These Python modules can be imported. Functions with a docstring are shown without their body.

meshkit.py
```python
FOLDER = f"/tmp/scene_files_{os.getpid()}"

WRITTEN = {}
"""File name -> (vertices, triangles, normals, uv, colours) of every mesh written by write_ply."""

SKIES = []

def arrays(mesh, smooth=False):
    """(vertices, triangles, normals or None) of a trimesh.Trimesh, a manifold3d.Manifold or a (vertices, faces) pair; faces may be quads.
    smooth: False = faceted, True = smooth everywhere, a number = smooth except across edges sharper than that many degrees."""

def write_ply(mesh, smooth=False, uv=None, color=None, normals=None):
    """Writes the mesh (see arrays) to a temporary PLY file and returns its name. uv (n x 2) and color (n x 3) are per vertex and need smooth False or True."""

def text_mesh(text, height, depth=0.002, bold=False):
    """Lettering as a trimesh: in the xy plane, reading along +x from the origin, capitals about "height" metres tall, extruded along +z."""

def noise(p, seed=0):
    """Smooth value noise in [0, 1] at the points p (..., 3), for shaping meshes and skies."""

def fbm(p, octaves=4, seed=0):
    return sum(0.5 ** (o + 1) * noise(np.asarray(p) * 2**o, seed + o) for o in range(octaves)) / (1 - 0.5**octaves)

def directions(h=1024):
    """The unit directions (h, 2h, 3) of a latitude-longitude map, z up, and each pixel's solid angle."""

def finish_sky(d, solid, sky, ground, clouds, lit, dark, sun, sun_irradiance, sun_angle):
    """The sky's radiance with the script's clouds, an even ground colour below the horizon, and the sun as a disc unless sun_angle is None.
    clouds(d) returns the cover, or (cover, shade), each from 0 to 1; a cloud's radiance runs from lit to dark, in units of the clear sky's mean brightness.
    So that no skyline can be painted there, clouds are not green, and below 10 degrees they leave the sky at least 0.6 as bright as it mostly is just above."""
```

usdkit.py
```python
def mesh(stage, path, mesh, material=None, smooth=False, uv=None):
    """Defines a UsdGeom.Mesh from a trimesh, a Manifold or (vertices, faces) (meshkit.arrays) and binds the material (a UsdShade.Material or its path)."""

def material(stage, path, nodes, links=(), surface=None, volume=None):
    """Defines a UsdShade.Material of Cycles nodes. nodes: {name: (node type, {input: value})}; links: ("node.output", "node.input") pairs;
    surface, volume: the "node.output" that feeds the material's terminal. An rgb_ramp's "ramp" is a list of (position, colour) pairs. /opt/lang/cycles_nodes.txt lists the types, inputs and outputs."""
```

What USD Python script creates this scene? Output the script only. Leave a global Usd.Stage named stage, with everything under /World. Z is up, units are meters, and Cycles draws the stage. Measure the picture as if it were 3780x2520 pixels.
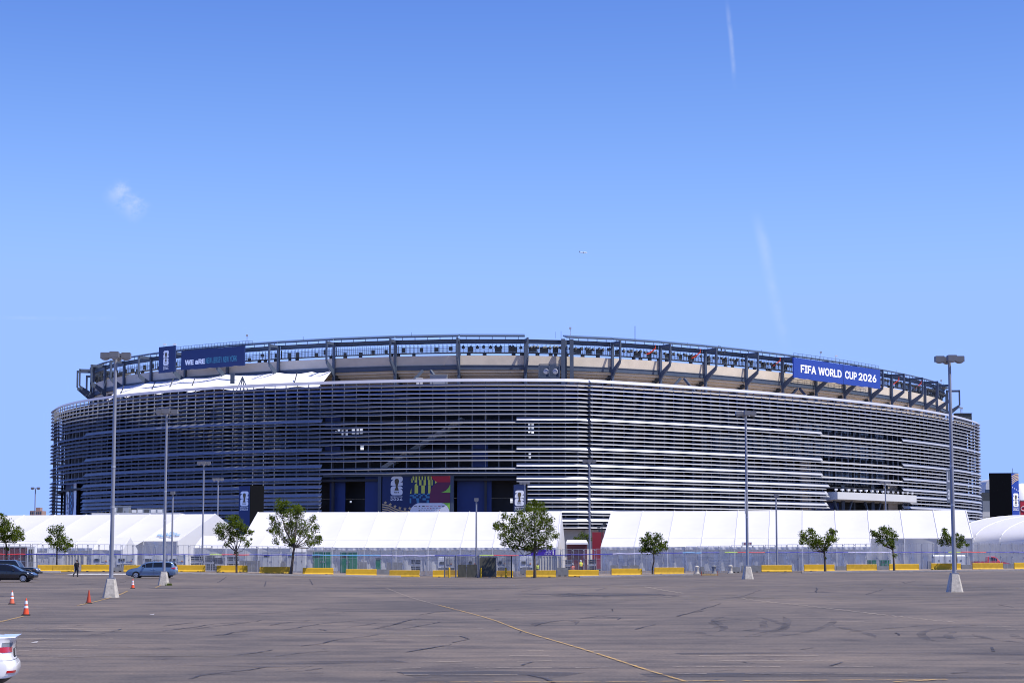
import math, random, numpy as np, trimesh, manifold3d, usdkit, meshkit
from pxr import Usd, UsdGeom, UsdLux, UsdShade, Gf, Sdf
from scipy.interpolate import RBFInterpolator, splprep, splev
from shapely.geometry import Polygon, box as sbox
from shapely.ops import unary_union
from shapely import affinity

stage = Usd.Stage.CreateInMemory()
UsdGeom.SetStageUpAxis(stage, UsdGeom.Tokens.z)
UsdGeom.SetStageMetersPerUnit(stage, 1.0)
world = UsdGeom.Xform.Define(stage, '/World')
stage.SetDefaultPrim(world.GetPrim())
UsdGeom.Scope.Define(stage, '/World/Looks')
K = usdkit.material

# ------------------------------------------------------------------ camera, sky, sun, exposure
EYE = 2.65                                   # metres above the car park
FPX = 7350.0                                 # focal length in pixels of the 3780 px wide photograph
TILT = math.atan(778.0 / FPX)                # the camera looks up a little
CT, ST = math.cos(TILT), math.sin(TILT)
cam = UsdGeom.Camera.Define(stage, '/World/camera')
cam.AddTranslateOp().Set(Gf.Vec3d(0, 0, EYE))
cam.AddRotateXOp().Set(90 + math.degrees(TILT))
cam.CreateHorizontalApertureAttr(36.0)
cam.CreateVerticalApertureAttr(24.0)
cam.CreateFocalLengthAttr(70.0)
cam.CreateFStopAttr(0.0)
cam.CreateClippingRangeAttr(Gf.Vec2f(0.5, 60000))
cam.CreateExposureAttr(0.45)

SUN_EL = math.radians(60)
sa = np.array([0.92, -0.39]); sa /= np.linalg.norm(sa)
SUN = np.array([sa[0] * math.cos(SUN_EL), sa[1] * math.cos(SUN_EL), math.sin(SUN_EL)])
SUN_ROT = math.atan2(sa[0], sa[1])


def ray(px, py):
    a, b = (px - 1890) / FPX, (1260 - py) / FPX
    return np.array([a, CT - b * ST, ST + b * CT])


sun = UsdLux.DistantLight.Define(stage, '/World/sun')
sun.CreateIntensityAttr(1.25)
sun.CreateNormalizeAttr(True)
sun.CreateAngleAttr(0.53)
sun.CreateColorAttr(Gf.Vec3f(1.0, 0.95, 0.88))
zx = SUN; xx = np.cross([0, 0, 1], zx); xx /= np.linalg.norm(xx); yx = np.cross(zx, xx)
sun.AddTransformOp().Set(Gf.Matrix4d(*xx, 0, *yx, 0, *zx, 0, 0, 0, 0, 1))


def unit(v):
    v = np.asarray(v, float)
    return v / np.linalg.norm(v)


sky_nodes = {
    'sky': ('sky_texture', {'sky_type': 'single_scattering', 'sun_disc': False, 'sun_elevation': SUN_EL, 'sun_rotation': SUN_ROT,
                            'altitude': 0.0, 'air_density': 0.6, 'aerosol_density': 0.1, 'ozone_density': 2.0}),
    'sp': ('separate_color', {}), 'hs': ('combine_color', {}),
    'cr': ('map_range', {'range_type': 'smoothstep', 'from_min': .3, 'from_max': 2.3, 'to_min': 0.0, 'to_max': 2.8, 'clamp': True}),
    'cg': ('map_range', {'range_type': 'smoothstep', 'from_min': .3, 'from_max': 3.5, 'to_min': 0.0, 'to_max': 4.5, 'clamp': True}),
    'cb': ('map_range', {'range_type': 'smoothstep', 'from_min': -1.5, 'from_max': 7.0, 'to_min': 0.0, 'to_max': 10.2, 'clamp': True}),
    'tc': ('texture_coordinate', {}),
    'bg': ('background_shader', {'strength': 0.09}),
    'white': ('color', {'value': (7.0, 7.4, 8.2)}),
}
sky_links = [('sky.color', 'sp.color'), ('sp.r', 'cr.value'), ('sp.g', 'cg.value'), ('sp.b', 'cb.value'), ('cr.result', 'hs.r'), ('cg.result', 'hs.g'), ('cb.result', 'hs.b')]  # a film-like tone curve on the sky's radiance
prev = 'hs.color'
for i, (p0, p1, wid, amt, sc) in enumerate([((2683, 0), (2715, 330), .0017, .24, 40), ((2785, 790), (2905, 1290), .0042, .18, 30),
                                            ((400, 690), (530, 800), .0085, .38, 120), ((0, 1172), (420, 1175), .0014, .16, 25)]):
    d0, d1 = unit(ray(*p0)), unit(ray(*p1))
    n, mid = unit(np.cross(d0, d1)), unit(d0 + d1)
    t = unit(np.cross(n, mid)); half = abs(float(np.dot(d1, t)))
    k = f'c{i}'
    sky_nodes |= {
        k + 'ns': ('noise_texture', {'scale': float(sc), 'detail': 5.0, 'roughness': 0.62}),
        k + 'dn': ('vector_math', {'math_type': 'dot_product', 'vector2': tuple(n)}),
        k + 'dt': ('vector_math', {'math_type': 'dot_product', 'vector2': tuple(t)}),
        k + 'dm': ('vector_math', {'math_type': 'dot_product', 'vector2': tuple(mid)}),
        k + 'wob': ('math', {'math_type': 'multiply_add', 'value2': wid * 1.6, 'value3': -wid * .8}),
        k + 'ad': ('math', {'math_type': 'add'}),
        k + 'ab': ('math', {'math_type': 'absolute'}),
        k + 'mn': ('map_range', {'range_type': 'smoothstep', 'from_min': 0.0, 'from_max': wid, 'to_min': 1.0, 'to_max': 0.0, 'clamp': True}),
        k + 'at': ('math', {'math_type': 'absolute'}),
        k + 'mt': ('map_range', {'range_type': 'smoothstep', 'from_min': half * .55, 'from_max': half * 1.12, 'to_min': 1.0, 'to_max': 0.0, 'clamp': True}),
        k + 'mm': ('math', {'math_type': 'greater_than', 'value2': 0.5}),
        k + 'nr': ('map_range', {'range_type': 'linear', 'from_min': .36, 'from_max': .66, 'to_min': 0.0, 'to_max': amt, 'clamp': True}),
        k + 'x1': ('math', {'math_type': 'multiply'}), k + 'x2': ('math', {'math_type': 'multiply'}), k + 'x3': ('math', {'math_type': 'multiply'}),
        k + 'mix': ('mix', {}),
    }
    sky_links += [('tc.generated', k + 'ns.vector'), ('tc.generated', k + 'dn.vector1'), ('tc.generated', k + 'dt.vector1'), ('tc.generated', k + 'dm.vector1'),
                  (k + 'ns.fac', k + 'wob.value1'), (k + 'dn.value', k + 'ad.value1'), (k + 'wob.value', k + 'ad.value2'), (k + 'ad.value', k + 'ab.value1'),
                  (k + 'ab.value', k + 'mn.value'), (k + 'dt.value', k + 'at.value1'), (k + 'at.value', k + 'mt.value'), (k + 'dm.value', k + 'mm.value1'),
                  (k + 'ns.fac', k + 'nr.value'), (k + 'mn.result', k + 'x1.value1'), (k + 'mt.result', k + 'x1.value2'),
                  (k + 'x1.value', k + 'x2.value1'), (k + 'nr.result', k + 'x2.value2'), (k + 'x2.value', k + 'x3.value1'), (k + 'mm.value', k + 'x3.value2'),
                  (k + 'x3.value', k + 'mix.fac'), (prev, k + 'mix.color1'), ('white.color', k + 'mix.color2')]
    prev = k + 'mix.color'
sky_links.append((prev, 'bg.color'))
sky_mat = K(stage, '/World/Looks/sky_air', sky_nodes, sky_links, surface='bg.background')
dome = UsdLux.DomeLight.Define(stage, '/World/sky')
dome.CreateIntensityAttr(1.0)
UsdShade.MaterialBindingAPI.Apply(dome.GetPrim()).Bind(sky_mat)
dome.GetPrim().SetCustomDataByKey('kind', 'structure')
dome.GetPrim().SetCustomDataByKey('label', 'clear blue sky with two thin faded contrails')

# ------------------------------------------------------------------ helpers
names = {}


def numbered(parent, name):
    k = (parent, name); n = names.get(k, 0); names[k] = n + 1
    return f'{parent}/{name}' if n == 0 else f'{parent}/{name}_{n:03d}'


class MB:
    """Collects triangles of one mesh."""
    def __init__(s):
        s.v, s.f, s.n = [], [], 0

    def add(s, v, f):
        v, f = np.asarray(v, float), np.asarray(f, int)
        if f.shape[1] == 4:
            f = np.vstack([f[:, [0, 1, 2]], f[:, [0, 2, 3]]])
        s.v.append(v); s.f.append(f + s.n); s.n += len(v)
        return s

    def tm(s, m, M=None):
        v = np.array(m.vertices)
        if M is not None:
            v = v @ M[:3, :3].T + M[:3, 3]
        return s.add(v, m.faces)

    def hexa(s, p):
        """8 corners: 4 of one end ring, then 4 of the other."""
        return s.add(p, [[3, 2, 1, 0], [4, 5, 6, 7], [0, 1, 5, 4], [1, 2, 6, 5], [2, 3, 7, 6], [3, 0, 4, 7]])

    def box(s, c, size, rz=0.0):
        c, h = np.asarray(c, float), np.asarray(size, float) / 2
        co, si = math.cos(rz), math.sin(rz)
        P = []
        for z in (-1, 1):
            for x, y in ((-1, -1), (1, -1), (1, 1), (-1, 1)):
                X, Y = x * h[0], y * h[1]
                P.append(c + [X * co - Y * si, X * si + Y * co, z * h[2]])
        return s.hexa(P)

    def bar(s, a, b, w, h=None, up=(0, 0, 1)):
        """a box-section bar from a to b."""
        a, b = np.asarray(a, float), np.asarray(b, float); h = w if h is None else h
        d = unit(b - a); u = np.asarray(up, float)
        if abs(np.dot(d, u)) > .95: u = np.array([0, 1.0, 0])
        x = unit(np.cross(d, u)); y = np.cross(x, d)
        ring = [x * i * w / 2 + y * j * h / 2 for i, j in ((-1, -1), (1, -1), (1, 1), (-1, 1))]
        return s.hexa([a + r for r in ring] + [b + r for r in ring])

    def tube(s, pts, r, n=6):
        pts = [np.asarray(p, float) for p in pts]; r = [r] * len(pts) if np.ndim(r) == 0 else list(r)
        V, F = [], []
        for i, p in enumerate(pts):
            d = unit(pts[min(i + 1, len(pts) - 1)] - pts[max(i - 1, 0)])
            u = np.array([0, 0, 1.0]) if abs(d[2]) < .9 else np.array([1.0, 0, 0])
            x = unit(np.cross(d, u)); y = np.cross(x, d)
            V += [p + r[i] * (x * math.cos(a) + y * math.sin(a)) for a in np.arange(n) / n * 2 * math.pi]
        for i in range(len(pts) - 1):
            for k in range(n):
                a, b = i * n + k, i * n + (k + 1) % n
                F.append([a, b, b + n, a + n])
        V += [pts[0], pts[-1]]; N = len(pts) * n
        T = [[(k + 1) % n, k, N] for k in range(n)] + [[N - n + k, N - n + (k + 1) % n, N + 1] for k in range(n)]
        s.add(V, F); s.f[-1] = np.vstack([s.f[-1], np.array(T) + s.n - len(V)])
        return s

    def poly(s, g, origin, ux, uy, depth=0.0):
        """a flat polygon given in (u, v) metres; extruded backwards by depth if wanted."""
        ux, uy, origin = np.asarray(ux, float), np.asarray(uy, float), np.asarray(origin, float)
        nz = np.cross(ux, uy)
        for q in getattr(g, 'geoms', [g]):
            if q.is_empty or q.area < 1e-9: continue
            if depth:
                m = trimesh.creation.extrude_polygon(q, depth, engine='earcut'); v = m.vertices
                s.add(origin + v[:, :1] * ux + v[:, 1:2] * uy + (v[:, 2:3] - depth) * nz, m.faces)
            else:
                v, f = trimesh.creation.triangulate_polygon(q, engine='earcut')
                s.add(origin + v[:, :1] * ux + v[:, 1:2] * uy, f)
        return s

    def mesh(s):
        return (np.vstack(s.v), np.vstack(s.f))


def cd(prim, **kw):
    for k, v in kw.items():
        if v is not None: prim.SetCustomDataByKey(k, v)


def obj(name, m, mat, parent='/World', label=None, cat=None, group=None, kind=None, smooth=False):
    if hasattr(parent, 'GetPath'): parent = str(parent.GetPath())
    path = numbered(parent, name)
    p = usdkit.mesh(stage, path, m.mesh() if isinstance(m, MB) else m, mat, smooth=smooth).GetPrim()
    cd(p, label=label, category=cat, group=group, kind=kind)
    return p


def thing(name, label, cat, loc=(0, 0, 0), rz=0.0, group=None, kind=None):
    x = UsdGeom.Xform.Define(stage, numbered('/World', name))
    x.AddTranslateOp().Set(Gf.Vec3d(*map(float, loc))); x.AddRotateZOp().Set(math.degrees(rz))
    cd(x.GetPrim(), label=label, category=cat, group=group, kind=kind)
    return x.GetPrim()


def dup(root, label, loc, rz=0.0, group=None):
    was = root.GetCustomData()
    stem = root.GetName()
    if stem[-4:-3] == '_' and stem[-3:].isdigit(): stem = stem[:-4]
    r = thing(stem, label, was['category'], loc, rz, group or was.get('group'))
    r.GetReferences().AddInternalReference(root.GetPath()); r.SetInstanceable(True)
    return r


def at_depth(px, py, Y):
    d = ray(px, py)
    return np.array([0, 0, EYE]) + d * (Y / d[1])


def at_height(px, py, z):
    d = ray(px, py)
    return np.array([0, 0, EYE]) + d * ((z - EYE) / d[2])


def to_px(p):
    p = np.asarray(p, float) - [0, 0, EYE]
    dep = p[..., 1] * CT + p[..., 2] * ST
    return 1890 + FPX * p[..., 0] / dep, 1260 - FPX * (p[..., 2] * CT - p[..., 1] * ST) / dep


# ------------------------------------------------------------------ materials
def M(name, col, rough=.6, var=.12, scale=2.0, metal=0.0, bump=0.0, spec=None, coat=0.0, det=4.0, trans=0.0):
    col = np.asarray(col, float)
    pb = {'roughness': rough, 'metallic': metal}
    if spec: pb['ior'] = spec
    if coat: pb |= {'coat_weight': coat, 'coat_roughness': .05}
    n = {'g': ('geometry', {}), 'n': ('noise_texture', {'scale': scale, 'detail': det, 'roughness': .6}),
         'r': ('rgb_ramp', {'ramp': [(0.25, tuple(col * (1 - var))), (0.75, tuple(np.minimum(col * (1 + var), 1)))]}),
         'p': ('principled_bsdf', pb)}
    l = [('g.position', 'n.vector'), ('n.fac', 'r.fac'), ('r.color', 'p.base_color')]
    if bump:
        n['b'] = ('bump', {'strength': bump, 'distance': .03}); l += [('n.fac', 'b.height'), ('b.normal', 'p.normal')]
    surf = 'p.BSDF'
    if trans:
        n |= {'t': ('translucent_bsdf', {}), 'm': ('mix_closure', {'fac': trans})}
        l += [('r.color', 't.color'), ('p.BSDF', 'm.closure1'), ('t.BSDF', 'm.closure2')]; surf = 'm.closure'
    return K(stage, '/World/Looks/' + name, n, l, surface=surf)


def see_through(name, col, opacity, rough=.7, rep=None):
    n = {'d': ('diffuse_bsdf', {'color': tuple(col)}), 't': ('transparent_bsdf', {}), 'm': ('mix_closure', {'fac': opacity})}
    return K(stage, '/World/Looks/' + name, n, [('t.BSDF', 'm.closure1'), ('d.BSDF', 'm.closure2')], surface='m.closure')


mt = {}
mt['louver'] = M('louver_metal', (.52, .53, .57), .46, .05, .35, metal=.65)
mt['mullion'] = M('mullion_metal', (.20, .21, .24), .5, .05)
mt['steel'] = M('blue_grey_steel', (.058, .078, .118), .5, .12, .8)
mt['steel_dark'] = M('dark_steel', (.042, .048, .054), .55, .15)
mt['concrete'] = M('precast_concrete', (.52, .455, .375), .85, .10, .35, bump=.1)
mt['deck'] = M('deck_concrete', (.53, .46, .385), .85, .10, .5)
mt['beige'] = M('beige_block', (.48, .42, .35), .85, .08, .9)
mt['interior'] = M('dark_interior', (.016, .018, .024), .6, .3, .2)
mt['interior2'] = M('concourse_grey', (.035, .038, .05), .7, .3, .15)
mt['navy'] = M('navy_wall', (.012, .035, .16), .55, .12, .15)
mt['white_panel'] = M('white_panel', (.72, .72, .74), .5, .04, .5)
mt['vinyl'] = M('white_vinyl', (.71, .71, .73), .45, .025, .5, trans=.22)
mt['vinyl_wall'] = M('vinyl_side_wall', (.80, .81, .84), .5, .08, .45, trans=.6)
mt['sail'] = M('sail_fabric', (.80, .80, .82), .6, .03, .5)
mt['banner_blue'] = M('banner_blue', (.008, .024, .105), .55, .05, .4)
mt['banner_bright'] = M('banner_bright_blue', (.016, .050, .31), .5, .04, .4)
mt['ink_white'] = M('print_white', (.80, .81, .84), .55, .03)
mt['ink_teal'] = M('print_teal', (.07, .32, .42), .55, .05)
mt['ink_gold'] = M('print_gold', (.66, .48, .24), .55, .05)
mt['ink_bronze'] = M('print_bronze', (.10, .075, .035), .5, .45, 1.4)
mt['ink_black'] = M('print_black', (.006, .0065, .008), .8, .05, spec=1.15)
mt['ink_yellow'] = M('print_yellow', (.66, .68, .11), .55, .05)
mt['ink_sky'] = M('print_sky_blue', (.06, .24, .42), .55, .05)
mt['ink_red'] = M('print_red', (.50, .018, .04), .55, .05)
mt['ink_orange'] = M('print_orange_red', (.72, .06, .035), .55, .05)
mt['ink_purple'] = M('print_purple', (.15, .022, .07), .55, .05)
mt['ink_green'] = M('print_green', (.30, .64, .08), .55, .05)
mt['galv'] = M('galvanised_steel', (.42, .43, .46), .45, .12, 3.0, metal=.4)
mt['pole'] = M('painted_pole', (.22, .23, .275), .42, .08, 2.0)
mt['lens'] = M('lamp_lens', (.33, .33, .34), .3, .1)
mt['lamp_box'] = M('lamp_housing', (.14, .143, .165), .5, .08, 3.0)
mt['cbase'] = M('cast_concrete', (.40, .37, .33), .9, .30, 5.0, bump=.35)
mt['yellow'] = M('yellow_barrier_paint', (.62, .37, .012), .7, .12, 2.2, bump=.2)
mt['yellow2'] = M('worn_yellow_barrier_paint', (.56, .34, .02), .75, .2, 2.6, bump=.25)
mt['kerb'] = M('kerb_concrete', (.36, .34, .32), .9, .2, 2.0, bump=.2)
mt['verge'] = M('verge_soil', (.19, .155, .13), .95, .35, 1.5, bump=.4)
mt['bark'] = M('bark', (.085, .065, .05), .9, .35, 9.0, bump=.6)
mt['grey_cab'] = M('grey_cabinet', (.50, .51, .52), .5, .06)
mt['green_cab'] = M('green_cabinet', (.02, .17, .085), .45, .12)
mt['dark_block'] = M('grey_block', (.16, .165, .18), .8, .2)
mt['olive'] = M('olive_screen', (.075, .075, .06), .8, .2, 1.2)
mt['corr'] = M('corrugated_beige', (.44, .42, .38), .55, .1, .8)
mt['maroon'] = M('maroon_panel', (.10, .020, .024), .5, .1)
mt['crate'] = M('grey_crate', (.085, .09, .10), .5, .3, 2.0)
mt['gen_white'] = M('generator_white', (.62, .63, .65), .45, .05)
mt['rubber'] = M('black_rubber', (.016, .016, .017), .75, .2)
mt['black_paint'] = M('black_car_paint', (.008, .009, .013), .25, .05, coat=.8)
mt['blue_paint'] = M('blue_grey_car_paint', (.115, .19, .32), .32, .04, metal=.35, coat=.9)
mt['white_paint'] = M('white_car_paint', (.78, .78, .80), .3, .02, coat=.9)
mt['red_paint'] = M('red_truck_paint', (.42, .02, .02), .3, .05, coat=.7)
mt['car_glass'] = M('car_glass', (.010, .012, .014), .06, .05)
mt['chrome'] = M('alloy', (.62, .62, .64), .28, .05, metal=.9)
mt['tail_red'] = M('tail_lamp_red', (.42, .005, .012), .15, .1, coat=1.0)
mt['amber'] = M('amber_lens', (.65, .22, .03), .2, .1)
mt['lamp_clear'] = M('clear_lens', (.72, .74, .78), .12, .06, coat=1.0)
mt['plastic_black'] = M('black_plastic', (.02, .02, .022), .55, .1)
mt['cone'] = M('cone_orange', (.72, .075, .015), .5, .10, 6.0)
mt['cone_old'] = M('faded_cone_orange', (.38, .05, .02), .6, .25, 9.0)
mt['cone_pale'] = M('pale_cone_orange', (.66, .14, .07), .55, .12, 9.0)
mt['cone_white'] = M('reflective_collar', (.70, .71, .74), .4, .06, 9.0)
mt['skin'] = M('skin', (.33, .17, .11), .5, .08)
mt['cloth_black'] = M('black_cloth', (.012, .012, .014), .85, .2, 8.0)
mt['cloth_dark'] = M('dark_trousers', (.018, .019, .026), .85, .2, 8.0)
mt['hair'] = M('dark_hair', (.010, .008, .007), .6, .2)
mt['hivis'] = M('hi_vis_yellow', (.62, .70, .06), .6, .08)
mt['hivis_o'] = M('hi_vis_orange', (.75, .16, .08), .6, .08)
mt['helmet'] = M('white_helmet', (.75, .75, .75), .35, .03)
mt['plane'] = M('airliner_white', (.75, .75, .77), .4, .03)
mt['plane_blue'] = M('airliner_tail', (.10, .12, .2), .4, .03)
mt['brick_far'] = M('far_brick', (.30, .20, .17), .8, .12, .2)
mt['grey_wall'] = M('grey_cladding', (.19, .215, .26), .6, .05, .2)
mt['pale_wall'] = M('pale_cladding', (.55, .55, .55), .6, .05, .2)
mt['sign_purple'] = M('purple_sign', (.06, .025, .36), .5, .04)
mt['sign_red'] = M('red_sign', (.25, .014, .028), .5, .05)
mt['solar'] = M('solar_glass', (.10, .14, .19), .25, .08)
mt['window'] = M('window_glass', (.035, .055, .085), .08, .15, .6)
mt['stair'] = M('stair_soffit', (.52, .54, .52), .7, .05)
mt['orange_rope'] = M('orange_hose', (.7, .06, .02), .5, .1)
mt['fence_mesh'] = see_through('chain_link_mesh', (.40, .41, .44), .10)
mt['fence_mesh_low'] = see_through('double_chain_link', (.33, .34, .37), .15)
mt['dark_mesh'] = see_through('dark_chain_link', (.05, .05, .055), .45)
for nm, c in dict(red=(.62, .03, .05), blue=(.018, .025, .33), green=(.45, .60, .06), lightblue=(.12, .36, .70), lavender=(.50, .48, .72)).items():
    mt['rib_' + nm] = M('ribbon_' + nm, c, .55, .06)
# foliage
for i, c in enumerate([(.150, .218, .010), (.160, .228, .012), (.130, .198, .012)]):
    nodes = {'o': ('geometry', {}), 'ra': ('rgb_ramp', {'ramp': [(0, tuple(np.array(c) * .55)), (.5, c), (1, tuple(np.array(c) * 1.55))]}),
             'p': ('principled_bsdf', {'roughness': .7, 'ior': 1.3}), 't': ('translucent_bsdf', {}), 'm': ('mix_closure', {'fac': .48})}
    mt[f'leaf{i}'] = K(stage, f'/World/Looks/leaf_{"abc"[i]}', nodes, [('o.random_per_island', 'ra.fac'), ('ra.color', 'p.base_color'), ('ra.color', 't.color'),
                       ('p.BSDF', 'm.closure1'), ('t.BSDF', 'm.closure2')], surface='m.closure')

# asphalt: sheets of age, oil and wear, all in world metres
an = {'g': ('geometry', {}),
      'big': ('noise_texture', {'scale': .055, 'detail': 6.0, 'roughness': .62, 'distortion': .4}),
      'mid': ('noise_texture', {'scale': .42, 'detail': 6.0, 'roughness': .7}),
      'st': ('mapping', {'scale': (.10, .85, 1)}), 'streak': ('noise_texture', {'scale': 1.0, 'detail': 5.0, 'roughness': .62}),
      'fine': ('noise_texture', {'scale': 11.0, 'detail': 6.0, 'roughness': .78}),
      'r1': ('rgb_ramp', {'ramp': [(.26, (.060, .052, .048)), (.45, (.097, .081, .069)), (.58, (.121, .099, .082)), (.76, (.166, .134, .102))]}),
      'r2': ('rgb_ramp', {'ramp': [(.30, (.50, .50, .56)), (.48, (.98, .98, .99)), (.70, (1.28, 1.23, 1.17))]}),
      'r3': ('rgb_ramp', {'ramp': [(.32, (.62, .62, .66)), (.50, (1, 1, 1)), (.70, (1.22, 1.18, 1.13))]}),
      'r4': ('rgb_ramp', {'ramp': [(.30, (.55, .55, .56)), (.55, (1.0, 1.0, 1.0)), (.70, (1.5, 1.47, 1.42))]}),
      'm1': ('mix', {'mix_type': 'multiply', 'fac': 1.0}), 'm2': ('mix', {'mix_type': 'multiply', 'fac': 1.0}), 'm3': ('mix', {'mix_type': 'multiply', 'fac': 1.0}),
      'b': ('bump', {'strength': .35, 'distance': .012}), 'p': ('principled_bsdf', {'roughness': .82})}
al = [('g.position', 'big.vector'), ('g.position', 'mid.vector'), ('g.position', 'fine.vector'), ('g.position', 'st.vector'), ('st.vector', 'streak.vector'),
      ('big.fac', 'r1.fac'), ('mid.fac', 'r2.fac'), ('streak.fac', 'r3.fac'), ('fine.fac', 'r4.fac'), ('r1.color', 'm1.color1'), ('r2.color', 'm1.color2'),
      ('m1.color', 'm2.color1'), ('r3.color', 'm2.color2'), ('m2.color', 'm3.color1'), ('r4.color', 'm3.color2'), ('m3.color', 'p.base_color'),
      ('fine.fac', 'b.height'), ('b.normal', 'p.normal')]
mt['asphalt'] = K(stage, '/World/Looks/asphalt', an, al, surface='p.BSDF')


def worn(name, col, lo, hi, scale=1.2, rough=.75, stretch=(1, 1, 1)):
    """paint or rubber that is worn through: noise decides where the asphalt shows."""
    n = {'g': ('geometry', {}), 'mp': ('mapping', {'scale': stretch}), 'n': ('noise_texture', {'scale': scale, 'detail': 6.0, 'roughness': .72}),
         'r': ('map_range', {'range_type': 'smoothstep', 'from_min': lo, 'from_max': hi, 'to_min': 0.0, 'to_max': 1.0, 'clamp': True}),
         'd': ('principled_bsdf', {'base_color': tuple(col), 'roughness': rough}), 't': ('transparent_bsdf', {}), 'm': ('mix_closure', {})}
    return K(stage, '/World/Looks/' + name, n, [('g.position', 'mp.vector'), ('mp.vector', 'n.vector'), ('n.fac', 'r.value'), ('r.result', 'm.fac'), ('t.BSDF', 'm.closure1'), ('d.BSDF', 'm.closure2')], surface='m.closure')


mt['line_yellow'] = worn('worn_yellow_line', (.46, .29, .09), .36, .62, 2.6)
mt['line_pale'] = worn('worn_pale_line', (.44, .37, .29), .36, .62, 1.6)
mt['line_white'] = worn('worn_white_line', (.55, .54, .52), .25, .5, 2.0)
mt['seal'] = worn('crack_seal_tar', (.034, .031, .033), .30, .60, 1.5, .6)
mt['skid'] = worn('tyre_rubber_mark', (.054, .049, .051), .36, .84, 1.1, .7)
mt['patch'] = worn('old_dark_patch', (.050, .049, .058), .38, .74, .35, .8, (.25, 1, 1))
mt['pale_patch'] = worn('dusty_pale_patch', (.165, .142, .122), .42, .78, .5, .9, (.3, 1, 1))

# ------------------------------------------------------------------ ground
cp = np.array([(-26, 119, 0), (-29.6, 170, -.05), (20.4, 173, .38), (27, 123, .23), (-60, 252, .30), (-47, 250, .2), (-30, 250, 0), (-18.4, 250, -.25), (-2.5, 250, -.44), (9, 250, -.36),
               (22, 250, -.05), (33, 250, .22), (48, 250, .355), (62, 250, .5), (0, 40, 0), (-12, 40, 0), (12, 40, 0), (-14, 80, 0), (0, 80, 0), (14, 80, 0.05), (-37, 205, .02), (-46, 208, .17), (0, 170, -.1), (0, 205, -.3),
               (40, 205, .35), (70, 170, .4), (-70, 170, .1), (-90, 250, .35), (90, 250, .6), (0, 120, 0)])
rbf = RBFInterpolator(cp[:, :2] / 50, cp[:, 2], kernel='thin_plate_spline', smoothing=.02)
gx = np.concatenate([[-9000, -4000, -1500, -600, -250, -160], np.arange(-120, 121, 4.0), [160, 250, 600, 1500, 4000, 9000]])
gy = np.concatenate([[-3000, -600, -120, -20], np.arange(8, 301, 4.0), [330, 400, 600, 1200, 3000, 9000, 20000]])
GX, GY = np.meshgrid(gx, gy, indexing='ij')


def sstep(a, b, x):
    t = np.clip((x - a) / (b - a), 0, 1); return t * t * (3 - 2 * t)


wgt = sstep(10, 36, GY) * (1 - sstep(268, 292, GY)) * (1 - sstep(95, 150, np.abs(GX)))
GZ = np.where(wgt > 0, rbf(np.stack([np.clip(GX, -110, 110), np.clip(GY, 0, 280)], -1).reshape(-1, 2) / np.array([50, 50])).reshape(GX.shape), 0) * wgt
nx_, ny_ = len(gx), len(gy)
idx = np.arange(nx_ * ny_).reshape(nx_, ny_)
gf = np.stack([idx[:-1, :-1], idx[1:, :-1], idx[1:, 1:], idx[:-1, 1:]], -1).reshape(-1, 4)
ground = thing('car_park', 'wide worn asphalt car park with faded stall lines and tar seams', None, kind='structure')
obj('asphalt_sheet', (np.stack([GX, GY, GZ], -1).reshape(-1, 3), gf), mt['asphalt'], ground, smooth=True)


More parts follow.
